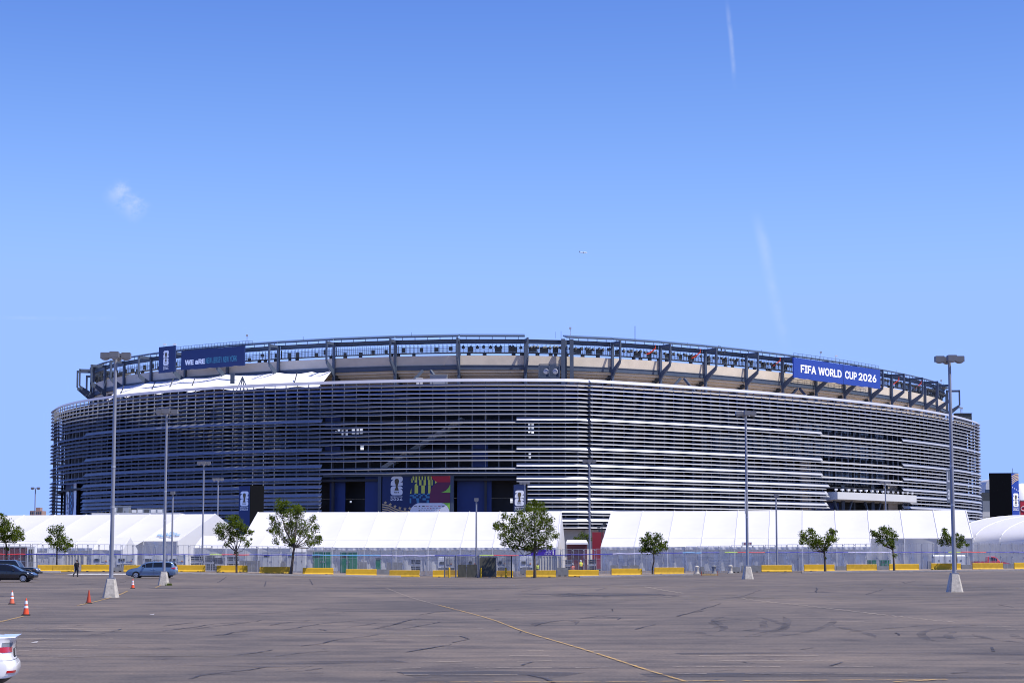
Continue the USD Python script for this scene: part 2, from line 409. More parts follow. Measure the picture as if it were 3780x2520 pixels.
def gz(x, y):
    i = int(np.clip(np.searchsorted(gx, x) - 1, 0, nx_ - 2)); j = int(np.clip(np.searchsorted(gy, y) - 1, 0, ny_ - 2))
    a, b = (x - gx[i]) / (gx[i + 1] - gx[i]), (y - gy[j]) / (gy[j + 1] - gy[j])
    if a >= b:
        return GZ[i, j] + a * (GZ[i + 1, j] - GZ[i, j]) + b * (GZ[i + 1, j + 1] - GZ[i + 1, j])
    return GZ[i, j] + b * (GZ[i, j + 1] - GZ[i, j]) + a * (GZ[i + 1, j + 1] - GZ[i, j + 1])


def on_ground(px, py):
    z = 0.0
    for _ in range(12):
        p = at_height(px, py, z); z = .5 * z + .5 * gz(p[0], p[1])
    p = at_height(px, py, z)
    return np.array([p[0], p[1], gz(p[0], p[1])])


def ground_at(px, Y):
    x = (px - 1890) / FPX * (Y * CT) ; x *= 1.0
    return np.array([x, Y, gz(x, Y)])


def ribbon(pts, w, lift, wiggle=0.0, seed=0, step=1.2, taper=False):
    """a flat strip draped on the ground through the world points."""
    pts = np.asarray(pts, float)[:, :2]
    seg = np.linalg.norm(np.diff(pts, axis=0), axis=1); s = np.concatenate([[0], np.cumsum(seg)])
    n = int(max(3, min(160, s[-1] / step))); t = np.linspace(0, s[-1], n)
    if len(pts) > 3:
        tck, u = splprep(pts.T, u=s, s=0, k=3); q = np.stack(splev(t, tck), 1)
    else:
        q = np.stack([np.interp(t, s, pts[:, k]) for k in range(2)], 1)
    rng = np.random.default_rng(seed)
    if wiggle: q += rng.normal(0, wiggle, q.shape)
    d = np.gradient(q, axis=0); d /= np.maximum(np.linalg.norm(d, axis=1, keepdims=True), 1e-9)
    nn = np.stack([-d[:, 1], d[:, 0]], 1)
    ww = np.full(n, w) * (1 + (rng.normal(0, .25, n) if wiggle else 0))
    if taper: ww *= np.clip(np.minimum(t, s[-1] - t) / (s[-1] * .2), .15, 1)
    L, R = q + nn * ww[:, None] / 2, q - nn * ww[:, None] / 2
    V = [[x, y, gz(x, y) + lift] for x, y in np.vstack([L, R])]
    return V, [[i, i + n, i + n + 1, i + 1] for i in range(n - 1)]


def paint(name, pxs, w, mat, lift, label=None, wiggle=0.0, seed=0, taper=False, step=1.2):
    m = MB().add(*ribbon([on_ground(*p) for p in pxs], w, lift, wiggle, seed, step, taper))
    return obj(name, m, mat, ground, label)


def zz(ox, oy, k, pts):
    return [(ox + x / k, oy + y / k) for x, y in pts]


# broad patches of other asphalt
for i, (k, pxs, w) in enumerate([('patch', [(2500, 2412), (3100, 2408), (3780, 2413)], 1.0), ('patch', [(2380, 2492), (3000, 2487), (3780, 2500)], 1.3), ('patch', [(560, 2170), (1200, 2168), (1900, 2172)], 5.0),
                                 ('pale_patch', [(900, 2330), (1250, 2336), (1650, 2345)], 2.6), ('patch', [(0, 2330), (150, 2328), (300, 2325)], 3.0), ('patch', [(1500, 2490), (1800, 2485), (2100, 2492)], 2.2),
                                 ('patch', [(2000, 2196), (2180, 2192), (2330, 2200)], 7.0), ('pale_patch', [(2300, 2215), (2800, 2200), (3500, 2210)], 9.0), ('pale_patch', [(2500, 2163), (3100, 2160), (3780, 2172)], 6.0),
                                 ('pale_patch', [(1420, 2162), (2000, 2160), (2400, 2166)], 8.0), ('patch', [(600, 2440), (1000, 2452), (1500, 2442)], 2.4), ('pale_patch', [(200, 2420), (700, 2415), (1100, 2426)], 1.5)]):
    paint('asphalt_patch', pxs, w, mt[k], .004 + .0006 * i)
# tar seams
C = zz(600, 2100, 2.613, []) or []
seams = [[(0, 595), (130, 580), (330, 555), (570, 522), (880, 505), (960, 490)], [(0, 550), (150, 530), (290, 515)], [(340, 570), (560, 545), (850, 510)],
         [(370, 650), (550, 645), (600, 625), (700, 608), (880, 590)], [(1170, 583), (1330, 560), (1460, 538), (1700, 510), (1960, 492), (2140, 482)],
         [(1340, 740), (1580, 705), (1650, 683), (1900, 655), (2080, 628)], [(1500, 580), (1600, 592), (1650, 600), (1800, 596)], [(2040, 575), (2200, 545), (2330, 500)],
         [(530, 130), (580, 100), (615, 72)], [(985, 165), (1000, 115)], [(1420, 95), (1450, 150)], [(540, 1000), (800, 975), (1000, 945)], [(1090, 995), (1300, 990), (1520, 955)],
         [(250, 1055), (320, 1030), (560, 1000)], [(690, 830), (900, 810), (1060, 780)], [(1100, 840), (1350, 805), (1620, 785)], [(0, 760), (60, 768)], [(1530, 768), (1610, 772)], [(1040, 540), (1140, 520), (1420, 495)],
         [(900, 430), (1200, 412), (1600, 375)], [(1780, 560), (1900, 545), (2060, 520)]]
sm = MB()
for i, s_ in enumerate(seams):
    sm.add(*ribbon([on_ground(*p) for p in zz(600, 2100, 2.613, s_)], .075, .016, .03, i))
seams2 = [[(0, 415), (90, 405), (190, 378), (300, 357)], [(180, 430), (330, 405), (450, 382)], [(290, 330), (420, 310), (560, 295)], [(930, 462), (1010, 466), (1040, 450)], [(520, 530), (600, 515), (670, 500), (580, 484)],
          [(1130, 410), (1180, 390), (1330, 370)], [(1610, 340), (1750, 352), (1730, 366)], [(1600, 300), (1700, 306), (1690, 288)], [(1020, 165), (1170, 138)], [(1570, 155), (1640, 135)], [(1850, 435), (1920, 415), (1990, 400)],
          [(2150, 340), (2250, 318), (2350, 300)], [(1770, 215), (1950, 206), (2060, 190), (2020, 178)], [(1080, 765), (1160, 780), (1280, 822)], [(1310, 718), (1580, 717)], [(0, 805), (110, 803)], [(200, 600), (330, 575), (520, 545)],
          [(80, 745), (160, 745)], [(1040, 695), (1130, 668)], [(760, 300), (900, 285)], [(1460, 355), (1600, 340)]]
for i, s_ in enumerate(seams2):
    sm.add(*ribbon([on_ground(*p) for p in zz(1400, 2100, 1.96, s_)], .07, .016, .03, 40 + i))
seams3 = [[(0, 320), (100, 292), (300, 232)], [(220, 210), (370, 195), (500, 165), (570, 140)], [(940, 160), (948, 125)], [(980, 150), (1180, 148)], [(1285, 172), (1400, 135)], [(620, 542), (700, 548), (840, 545), (930, 532)],
          [(1490, 430), (1510, 450)], [(2130, 530), (2150, 558)], [(450, 630), (525, 640)], [(1040, 655), (1110, 632)], [(1310, 85), (1440, 82), (1540, 92), (1620, 78)], [(2180, 240), (2280, 258)], [(280, 690), (400, 682)]]
for i, s_ in enumerate(seams3):
    sm.add(*ribbon([on_ground(*p) for p in zz(2500, 2100, 1.8375, s_)], .07, .016, .03, 80 + i))
seams4 = [[(0, 345), (230, 342)], [(915, 345), (1060, 343)], [(1000, 178), (1240, 178)], [(900, 705), (1040, 688)], [(420, 735), (640, 722)], [(1390, 768), (1500, 742)], [(1090, 815), (1300, 795)], [(1480, 170), (1560, 150)], [(360, 890), (620, 862)]]
for i, s_ in enumerate(seams4):
    sm.add(*ribbon([on_ground(*p) for p in zz(0, 2100, 3.36, s_)], .07, .016, .03, 100 + i))
rg = random.Random(5)
for i in range(28):
    x, y = rg.uniform(0, 3780), 2130 + 385 * rg.random() ** 1.4
    l = rg.uniform(25, 120); sl = rg.uniform(-.16, .06)
    try:
        sm.add(*ribbon([on_ground(x, y), on_ground(x + l * .5, y + sl * l * .5 + rg.uniform(-2, 2)), on_ground(x + l, y + sl * l)], rg.uniform(.04, .08), .0165, .03, 200 + i, .5))
    except Exception: pass
obj('crack_seal', sm, mt['seal'], ground, 'dark tar seams snaking over the asphalt', kind='stuff')
# tyre marks
skids = [[(235, 340), (255, 355), (300, 378), (318, 400), (270, 425)], [(100, 410), (250, 370), (330, 345), (420, 340), (500, 350)], [(500, 318), (600, 335), (680, 360), (735, 385), (720, 405), (640, 430), (500, 450)],
         [(715, 320), (745, 345), (740, 375), (700, 400), (600, 425), (460, 455)], [(640, 345), (590, 380), (540, 405), (460, 415), (380, 425)], [(1040, 335), (1030, 375), (980, 395), (860, 430), (720, 450), (560, 460)],
         [(1050, 380), (1200, 415), (1300, 440), (1345, 465)], [(1145, 430), (1300, 410), (1500, 395), (1800, 370)], [(2230, 372), (1950, 385), (1750, 405), (1655, 440), (1680, 465), (1850, 495), (1960, 500)],
         [(1900, 420), (1840, 445), (1850, 465), (1900, 480)], [(2000, 440), (2100, 470), (2352, 500)], [(2270, 440), (2300, 460), (2352, 475)], [(0, 430), (120, 425), (250, 450), (420, 455), (520, 440)], [(240, 345), (300, 325), (330, 322)]]
for i, s_ in enumerate(skids):
    paint('tyre_mark', zz(2500, 2100, 1.8375, s_), .30, mt['skid'], .011 + .0003 * i, seed=i, taper=True, step=.5)
for i, s_ in enumerate([[(1370, 170), (1500, 185), (1640, 205), (1500, 215)], [(1130, 405), (1180, 385), (1300, 372), (1420, 400)], [(2080, 185), (2140, 190), (2060, 205), (1900, 215)]]):
    paint('tyre_mark', zz(1400, 2100, 1.96, s_), .4, mt['skid'], .011 + .0003 * i, seed=50 + i, taper=True, step=.5)
# painted lines
paint('yellow_line', [(1423, 2169), (1482, 2192), (1558, 2217), (1619, 2232.6)], .045, mt['line_pale'], .02)
paint('yellow_line', [(1619, 2232.6), (1726, 2260.7), (1844, 2296), (1931, 2329.6), (2058, 2368), (2216, 2416), (2420, 2482.6), (2533, 2516)], .09, mt['line_yellow'], .02, 'long yellow line running diagonally to the bottom of the lot')
paint('yellow_line', [(-60, 2309), (0, 2295), (86, 2274)], .13, mt['line_yellow'], .02)
paint('yellow_line', [(286, 2234), (342, 2222), (411, 2204), (470, 2180)], .13, mt['line_yellow'], .02)
paint('yellow_line', [(574, 2168), (601, 2156)], .13, mt['line_yellow'], .02)
paint('yellow_line', [(2734, 2207), (2805, 2217), (2973, 2235), (3153, 2256), (3316, 2275), (3523, 2296)], .08, mt['line_pale'], .02)
paint('yellow_line', [(2380, 2165), (2446, 2177), (2522, 2189)], .11, mt['line_pale'], .02)
paint('yellow_line', [(1536, 2519), (2000, 2517), (2525, 2515)], .10, mt['line_yellow'], .02)
paint('yellow_line', [(2525, 2514), (3000, 2512), (3495, 2508)], .12, mt['line_yellow'], .0205)
paint('yellow_line', [(3495, 2508), (3300, 2517)], .12, mt['line_yellow'], .021)
st = [(0, 300, 695), (300, 860, 720), (0, 1560, 767), (0, 850, 810), (230, 1400, 862), (220, 1330, 897), (900, 1210, 948), (220, 640, 962), (230, 360, 1012), (400, 1120, 1000), (260, 880, 1070), (1100, 1920, 680), (700, 1500, 738)]
for a, b, y in st:
    paint('stall_line', zz(0, 2100, 3.36, [(a, y + 2), ((a + b) / 2, y), (b, y - 2)]), .085, mt['line_pale'], .018)
st = [(0, 120, 365), (0, 420, 383), (0, 620, 407), (0, 760, 433), (0, 600, 480), (0, 240, 508), (1400, 1880, 367), (1560, 1810, 391), (1700, 1900, 416), (1060, 1190, 590), (940, 1230, 628), (320, 600, 672), (1000, 1250, 667), (690, 1250, 713),
      (1420, 1660, 711), (80, 300, 718), (180, 1000, 765), (2120, 2352, 708), (1500, 1690, 590), (820, 1400, 330), (1120, 1500, 310), (700, 1080, 350)]
for a, b, y in st:
    paint('stall_line', zz(1400, 2100, 1.96, [(a, y + 1), ((a + b) / 2, y), (b, y - 1)]), .08, mt['line_pale'], .018)
st = [(150, 960, 588), (280, 1130, 622), (0, 700, 664), (1060, 1330, 662), (0, 200, 711), (460, 1560, 708), (1020, 1270, 357), (1130, 1420, 381), (1900, 2352, 465), (2240, 2352, 410), (2100, 2260, 392), (700, 1000, 290), (540, 900, 305)]
for a, b, y in st:
    paint('stall_line', zz(2500, 2100, 1.8375, [(a, y + 1), ((a + b) / 2, y), (b, y - 1)]), .08, mt['line_pale'], .018)
for i in range(7):   # white crossing bars by the kerb ramp
    x = 262 + i * 31
    paint('crossing_bar', [(x, 2119.5), (x + 24, 2116.5)], 1.0, mt['line_white'], .02)
paint('ramp_pad', [(200, 2117.5), (238, 2117.5)], 3.0, mt['line_yellow'], .02, 'yellow tactile pad at the kerb ramp')

# kerbs and verges behind them
kerb_m, verge_m = MB(), MB()


def kerb_run(pxa, pxb, Ya, Yb, depth):
    n = max(6, int(abs(pxb - pxa) / 40)); rows = []
    for t in np.linspace(0, 1, n):
        px, Y = pxa + (pxb - pxa) * t, Ya + (Yb - Ya) * t
        g = ground_at(px, Y); g2 = ground_at(px, Y + depth); rows.append((g, g2))
    for (a, a2), (b, b2) in zip(rows[:-1], rows[1:]):
        up = np.array([0, 0, .13]); dn = np.array([0, 0, -.1]); back = np.array([0, .22, 0])
        kerb_m.hexa([a + dn, a + dn + back, a + up + back, a + up, b + dn, b + dn + back, b + up + back, b + up])
        verge_m.add([a + back + up * .9, b + back + up * .9, b2 + up * .95, a2 + up * .95], [[0, 1, 2, 3]])
    return rows


kerb_run(-150, 225, 237, 239, 22); kerb_run(640, 1480, 239.5, 241.5, 20); kerb_run(2140, 2560, 242, 242, 18); kerb_run(2960, 3950, 238, 236, 22)
obj('kerb', kerb_m, mt['kerb'], kind='structure', label='pale concrete kerb along the far edge of the car park')
obj('verge', verge_m, mt['verge'], kind='structure', label='brown soil verge behind the kerb')

# ------------------------------------------------------------------ the stadium: outline of its louvre facade from its level top rim
ZT = EYE + (440.0) * ray(2170, 1399.5)[2] / ray(2170, 1399.5)[1]      # rim height for a corner 440 m away
PITCH = 0.921


def smooth_plan(pxs, z, s, n, ext0=None, ext1=None):
    """plan curve through pixels seen at height z; ext: (turn per step in degrees, step, count) beyond the visible edge."""
    p = np.array([at_height(x, y, z)[:2] for x, y in pxs])
    d = np.concatenate([[0], np.cumsum(np.linalg.norm(np.diff(p, axis=0), axis=1))])
    tck, u = splprep(p.T, u=d, s=s, k=3)
    q = np.stack(splev(np.linspace(0, d[-1], n), tck), 1)
    for ext, end in ((ext0, 0), (ext1, -1)):
        if ext:
            turn, step, cnt = ext
            a, b = (q[0], q[1]) if end == 0 else (q[-1], q[-2])
            ang = math.atan2(*(a - b)[::-1]); pts = []
            for i in range(cnt):
                ang += math.radians(turn); a = a + step * np.array([math.cos(ang), math.sin(ang)]); pts.append(a)
            q = np.vstack([pts[::-1], q]) if end == 0 else np.vstack([q, pts])
    return q


left_px = [(196, 1514.8), (245.5, 1491), (315.7, 1475.5), (386, 1464), (431, 1457.5), (526, 1446.6), (652, 1436), (800, 1427), (1000, 1416.5), (1191, 1408), (1500, 1400.3), (1926, 1397.6), (2122, 1398.3)]
right_px = [(2179, 1400), (2351, 1412), (2526, 1423.3), (2701, 1436), (2987, 1459.8), (3180, 1479.6), (3323, 1497.6), (3467, 1523.5), (3582, 1549.5), (3612, 1560)]
LEFT = smooth_plan(left_px, ZT, 14, 110, ext0=(-13, 6, 11))
RIGHT = smooth_plan(right_px, ZT, 10, 100, ext1=(12, 7, 10))
corner_b = LEFT[-1] + np.array([3.0, 2.1])
LEFT = np.vstack([LEFT, corner_b])


class Curve:
    def __init__(s, q):
        s.q = q; s.s = np.concatenate([[0], np.cumsum(np.linalg.norm(np.diff(q, axis=0), axis=1))])
        t = np.gradient(q, s.s, axis=0); t /= np.linalg.norm(t, axis=1, keepdims=True)
        s.t = t; s.n = np.stack([t[:, 1], -t[:, 0]], 1)
        s.n *= np.where((s.n @ np.array([0, -1.0])).mean() < 0, -1, 1)
        px, _ = to_px(np.column_stack([q, np.full(len(q), 25.0)]))
        lo, hi = int(np.argmin(px)), int(np.argmax(px))
        s.px, s.ps = px[lo:hi + 1], s.s[lo:hi + 1]

    def at(s, x):
        x = np.asarray(x, float)
        p = np.stack([np.interp(x, s.s, s.q[:, k]) for k in range(2)], -1)
        n = np.stack([np.interp(x, s.s, s.n[:, k]) for k in range(2)], -1)
        return p, n / np.linalg.norm(n, axis=-1, keepdims=True)

    def s_of(s, px):
        if px == -math.inf: return 0.0
        if px == math.inf: return s.s[-1]
        return float(np.interp(px, s.px, s.ps))


CL, CR = Curve(LEFT), Curve(RIGHT)
stadium = thing('stadium', 'huge stadium wrapped in horizontal metal louvres with an open steel rim', 'stadium')


def sweep(c, s0, s1, profile, step=3.0):
    """profile: closed list of (outward, z)."""
    n = max(2, int((s1 - s0) / step) + 1); ss = np.linspace(s0, s1, n)
    p, nn = c.at(ss); V = []; k = len(profile)
    for o, z in profile:
        V.append(np.column_stack([p + nn * o, np.full(n, z)]))
    V = np.concatenate(V); F = []
    for a in range(k):
        b = (a + 1) % k
        for i in range(n - 1):
            F.append([a * n + i, a * n + i + 1, b * n + i + 1, b * n + i])
    T = [[a * n, b * n, 0] for a, b in zip(range(1, k - 1), range(2, k))] + [[b * n + n - 1, a * n + n - 1, n - 1] for a, b in zip(range(1, k - 1), range(2, k))]
    m = MB().add(V, F); m.f[-1] = np.vstack([m.f[-1], T])
    return m


INF = math.inf
WIDE = {9, 16, 20, 23, 25, 28, 31, 33}
for k in range(0, 36):
    z = ZT - .62 - k * PITCH
    normal = [(.16, z + .43), (.78, z), (.78, z - .03), (.18, z + .33)]
    wide_r = [(.16, z + .46), (.78, z - .30), (.78, z - .33), (.18, z + .36)]
    wide = [(.12, z + .46), (.48, z - .17), (.78, z - .29), (.78, z - .32), (.42, z - .21), (.12, z + .38)]
    if k == 0: normal = [(0, z + .66), (.82, z - .02), (.82, z - .10), (0, z + .02)]
    # left face
    if k in WIDE:
        runs = [(318, 1191, wide), (1907, INF, wide_r)]
        if k >= 23: runs = [(-INF, 205, normal), (312, 1191, wide), (1907, INF, wide_r)]
        else: runs = [(-INF, 196, normal)] * (k not in (9, 16, 20)) + runs
    elif k >= 23: runs = [(-INF, 205, normal), (310, 1191, wide if k % 2 else normal), (1907, INF, normal)]
    elif k >= 21: runs = [(-INF, INF, normal)]
    else: runs = [(-INF, INF, normal)]
    for a, b, pr in runs:
        obj('louver', sweep(CL, CL.s_of(a), CL.s_of(b), pr), mt['louver'], stadium)
    if k in WIDE and k < 23: runs = [(-INF, 3028, wide_r), (3326, INF, wide_r)]
    elif k >= 23: runs = [(-INF, 3040 + (k % 3) * 6, wide_r if k in WIDE else normal), (3324, INF, wide_r if k in WIDE else normal)]
    else: runs = [(-INF, INF, normal)]
    for a, b, pr in runs:
        obj('louver', sweep(CR, CR.s_of(a), CR.s_of(b), pr), mt['louver'], stadium)
ZB = ZT - .62 - 35 * PITCH - .1
for c, a_, b_ in ((CL, -INF, 345), (CR, 3475, INF)):
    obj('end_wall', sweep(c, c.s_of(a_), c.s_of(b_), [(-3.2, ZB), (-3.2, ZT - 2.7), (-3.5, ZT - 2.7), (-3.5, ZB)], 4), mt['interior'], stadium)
# mullions that carry the blades
for c, s1 in ((CL, CL.s_of(2150)), (CR, CR.s[-1])):
    ss = np.arange(1.0, s1, 2.95)
    for sv in ss:
        p, n = c.at(sv); px = to_px([p[0], p[1], 25])[0]
        bot = ZB
        if c is CL and (215 < px < 305): bot = ZT - 22.2 * PITCH
        if c is CL and (1195 < px < 1905): bot = ZT - 22.6 * PITCH
        if c is CR and (3045 < px < 3322): bot = ZT - 22.6 * PITCH
        q = p - n * .20
        obj('mullion', MB().box([*q, (ZT - .3 + bot) / 2], (.17, .22, ZT - .3 - bot), math.atan2(n[1], n[0]) + math.pi / 2), mt['mullion'], stadium)
# corner post in the gap between the two faces
obj('corner_post', MB().box([corner_b[0] + .3, corner_b[1] + 1.0, (ZT + ZB) / 2], (.5, .5, ZT - ZB)), mt['steel_dark'], stadium)
# interior: floors, columns, back wall
for c, nm in ((CL, 0), (CR, 1)):
    # back wall with a few openings through which the sunlit seats show
    holes = [(700, 742, 1590, 1606), (752, 792, 1590, 1614), (806, 840, 1588, 1612), (1247, 1300, 1578, 1606), (1308, 1362, 1574, 1602), (1320, 1352, 1638, 1672), (1903, 1925, 1560, 1600), (1905, 1926, 1640, 1700), (1250, 1284, 1842, 1853), (1303, 1336, 1842, 1855), (1842, 1862, 1838, 1864), (1871, 1894, 1838, 1864)] if nm == 0 else [(3560, 3580, 1660, 1760)]
    rh = random.Random(11); frag = []
    for (x0, x1, y0, y1) in holes:
        n_ = max(2, int((x1 - x0) / 11)); w_ = (x1 - x0) / n_
        for q_ in range(n_):
            if rh.random() < .8: frag.append((x0 + q_ * w_ + rh.uniform(0, 2), x0 + (q_ + 1) * w_ - rh.uniform(.5, 3), y0 + rh.uniform(0, .35) * (y1 - y0), y1 - rh.uniform(0, .35) * (y1 - y0)))
    hs = []
    for (x0, x1, y0, y1) in frag:
        pp_, nn_ = c.at(c.s_of((x0 + x1) / 2)); q_ = pp_ - nn_ * 9.2; Yh = q_[1]
        # shift along the wall so that the opening lines up 9 m behind the blades
        xa_, xb_ = at_depth(x0, y0, Yh), at_depth(x1, y0, Yh); cc = Curve(c.q - c.n * 9.2)
        hs.append((cc.s_of(x0) / cc.s[-1] * c.s[-1], cc.s_of(x1) / cc.s[-1] * c.s[-1], at_depth(x0, y1, Yh)[2], xa_[2]))
    cuts = sorted({ZB - 8, ZT - 1.2} | {z for h_ in hs for z in h_[2:]})
    for z0_, z1_ in zip(cuts[:-1], cuts[1:]):
        if z1_ - z0_ < .02: continue
        act = sorted((h_[0], h_[1]) for h_ in hs if h_[2] < (z0_ + z1_) / 2 < h_[3]); s0_ = 0.0
        for a_, b_ in act + [(c.s[-1], None)]:
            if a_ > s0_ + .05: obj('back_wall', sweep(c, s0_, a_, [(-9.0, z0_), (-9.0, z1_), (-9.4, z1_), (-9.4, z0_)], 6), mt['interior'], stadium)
            s0_ = b_ if b_ else s0_
    for zf in (ZT - 1.6, ZT - 8.9, ZT - 15.4, ZT - 21.9):
        obj('floor_slab', sweep(c, 0, c.s[-1], [(-1.2, zf), (-1.2, zf - .5), (-9, zf - .5), (-9, zf)], 6), mt['interior2'], stadium)
    for sv in np.arange(6, c.s[-1], 9.0):
        p, n = c.at(sv); q = p - n * 2.6
        obj('concourse_column', MB().box([*q, ZT / 2 - .8], (.55, .55, ZT - 1.7), math.atan2(n[1], n[0])), mt['steel_dark'] if nm else mt['interior2'], stadium)
    obj('base_wall', sweep(c, 0, c.s_of(200) if False else c.s[-1], [(-1.4, -.3), (-1.4, ZB - .15), (-1.9, ZB - .15), (-1.9, -.3)], 6), mt['beige'], stadium)


def panel_on(c, px0, px1, z0, z1, off, name, mat, parent=stadium, th=.2, **kw):
    return obj(name, sweep(c, c.s_of(px0), c.s_of(px1), [(off, z0), (off, z1), (off - th, z1), (off - th, z0)], 3), mat, parent, **kw)


zg = ZT - .62 - 22 * PITCH - .5           # head of the gates
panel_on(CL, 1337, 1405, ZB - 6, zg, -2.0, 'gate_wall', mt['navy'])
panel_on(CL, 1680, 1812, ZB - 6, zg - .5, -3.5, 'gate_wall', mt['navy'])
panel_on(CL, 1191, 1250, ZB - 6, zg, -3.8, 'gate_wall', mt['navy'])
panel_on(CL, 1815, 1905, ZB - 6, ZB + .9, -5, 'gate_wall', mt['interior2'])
for px in (1400, 1668):
    p, n = CL.at(CL.s_of(px)); obj('gate_post', MB().box([*(p - n * .7), (zg) / 2], (.75, .75, zg), math.atan2(n[1], n[0])), mt['steel'], stadium)
panel_on(CL, 1191, 1907, zg, zg + .55, -.3, 'gate_lintel', mt['steel'])
for (a, b, k0, k1) in ((1188, 1245, 9, 9.8), (1188, 1245, 16, 16.9), (1740, 1800, 15.5, 20)):
    panel_on(CL, a, b, ZT - .62 - k1 * PITCH - .3, ZT - .62 - (k0 - 1) * PITCH - .1, -1.6, 'blue_panel', mt['navy'])
# sloping stair soffit inside the front opening
za, zb_ = ZT - 8.6, ZT - 19.5
(pa, na), (pb, nb) = CL.at(CL.s_of(1700)), CL.at(CL.s_of(1385))
obj('stair_soffit', MB().bar([*(pa - na * 5.6), za], [*(pb - nb * 5.6), zb_], 3.4, .9), mt['stair'], stadium)
# windows on the right face behind the blades: two glazed strips of many panes
for (z0, z1) in ((ZT - 14.6, ZT - 10.6), (ZT - 21.2, ZT - 17.2), (ZT - 8.6, ZT - 6.2)):
    px = 2640 if z1 < ZT - 10 else 2990
    s0, s1 = CR.s_of(px), CR.s_of(3330)
    obj('window_frame', sweep(CR, s0, s1, [(-4.4, z0 - .2), (-4.4, z1 + .2), (-4.8, z1 + .2), (-4.8, z0 - .2)], 4), mt['steel_dark'], stadium)
    sv = s0 + .3; kk = 0
    while sv < s1 - 1.6:
        for za, zb2 in ((z0, (z0 + z1) / 2 - .1), ((z0 + z1) / 2 + .1, z1)):
            obj('window_pane', sweep(CR, sv, sv + 1.35, [(-4.3, za), (-4.3, zb2), (-4.36, zb2), (-4.36, za)], 2), mt['window'], stadium)
        sv += 1.6 if kk % 5 else 2.5; kk += 1
# canopy over the right gate, with small projectors on top
s0, s1 = CR.s_of(3062), CR.s_of(3352)
zc = EYE + 0
pc, _ = CR.at((s0 + s1) / 2); dref = pc[1]
zc1 = at_depth(3072, 1814, CR.at(s0)[0][1] - 2)[2]; zc0 = at_depth(3072, 1841, CR.at(s0)[0][1] - 2)[2]
obj('gate_canopy', sweep(CR, s0, s1, [(2.2, zc0), (2.2, zc1), (-3, zc1), (-3, zc0 - .4)], 4), mt['pale_wall'], stadium)
for i, sv in enumerate(np.linspace(s0 + .8, s1 - .5, 15)):
    p, n = CR.at(sv); q = p + n * 1.2
    obj('spot_lamp', MB().box([*q, zc1 + .62], (.75, .5, .4), i * .1 + .3).box([*q, zc1 + .2], (.12, .12, .4)), mt['white_panel'], stadium)
for px in (3122, 3232):
    p, n = CR.at(CR.s_of(px)); q = p - n * 1.0
    obj('gate_column', MB().bar([*q, 0], [*q, zg], .8), mt['steel'], stadium)
    t = np.array([n[1], -n[0]])
    for sg in (-1, 1):
        obj('gate_brace', MB().bar([*q, ZB + .6], [*(q + sg * t * 4.2), zc0 - .2], .45), mt['steel'], stadium)
panel_on(CR, 3060, 3170, ZB - 6, zc0 - .5, -6, 'gate_wall', mt['navy'])
panel_on(CR, 2990, 3030, ZB - 6, ZT - 16, -3.0, 'side_pier', mt['beige']); panel_on(CR, 3300, 3350, ZB - 6, zc1 + 3, -3.0, 'side_pier', mt['beige'])

# ------------------------------------------------------------------ upper bowl: ring of columns, concrete parapets, lighting gantry
ZF = 48.2
bowl_px = [(347, 1420), (393, 1400.8), (463, 1383), (526, 1374.5), (659, 1362.3), (800, 1355), (1033, 1332.4), (1236, 1322.8), (1466, 1316.6), (1695, 1312), (2066, 1311.0), (2103, 1311.6), (2252, 1321.9), (2440, 1335.9), (2598, 1348.2),
           (2750, 1360.5), (2890, 1376.7), (3257, 1425), (3300, 1433.6), (3360, 1445), (3410, 1456.6), (3450, 1468), (3490, 1479.6)]
BOWL = smooth_plan(bowl_px, ZF, 30, 160, ext0=(-10, 6, 7), ext1=(10, 6, 7))
CB = Curve(BOWL)
# keep the corner crisp enough: columns stand on the curve
col_px = [326, 345.5, 388, 458, 558, 684, 840, 1028, 1233, 1459, 1694, 1939, 2085, 2258, 2435, 2601, 2753, 2887, 3011, 3116, 3212, 3291, 3359, 3415, 3458, 3497]
cols = []
for px in col_px:
    p, n = CB.at(CB.s_of(px)); cols.append((p, n))
# two more beyond each visible end
for sv in (CB.s_of(326) - 13, CB.s_of(326) - 27): cols.insert(0, CB.at(max(sv, 0)))
for sv in (CB.s_of(3497) + 13, CB.s_of(3497) + 27): cols.append(CB.at(min(sv, CB.s[-1])))
Z = dict(top=52.0, topb=50.75, cat=48.95, rail=50.1, f1=48.2, f0=45.95, b0=44.35)
v3 = lambda p, z: np.array([p[0], p[1], z])
NC = len(cols)
rngb = np.random.default_rng(3)
for i, (p, n) in enumerate(cols):
    q = p + n * .55
    m = MB().bar(v3(q, 34), v3(q, Z['top']), .6, .55, up=(*n, 0))
    obj('rim_column', m, mt['steel'], stadium)
    L = 3.7
    if 12 <= i <= 14 and abs(to_px(v3(p, 48))[0] - 2085) < 30:
        continue
    o = q + n * L
    m = MB().bar(v3(q, Z['top'] - .35), v3(o, Z['top'] - .35), .38, .62).bar(v3(o, Z['top'] - .02), v3(o, 47.3), .38, .45, up=(*n, 0))
    ti = np.array([n[1], -n[0]]) * .19
    a0, a1 = v3(q, 45.4), v3(q, 43.6); b0, b1 = v3(o, 47.6), v3(o, 46.7)
    t3 = np.array([*ti, 0])
    m.hexa([a0 - t3, a0 + t3, a1 + t3, a1 - t3, b0 - t3, b0 + t3, b1 + t3, b1 - t3])
    obj('outrigger', m, mt['steel'], stadium)
ch = None
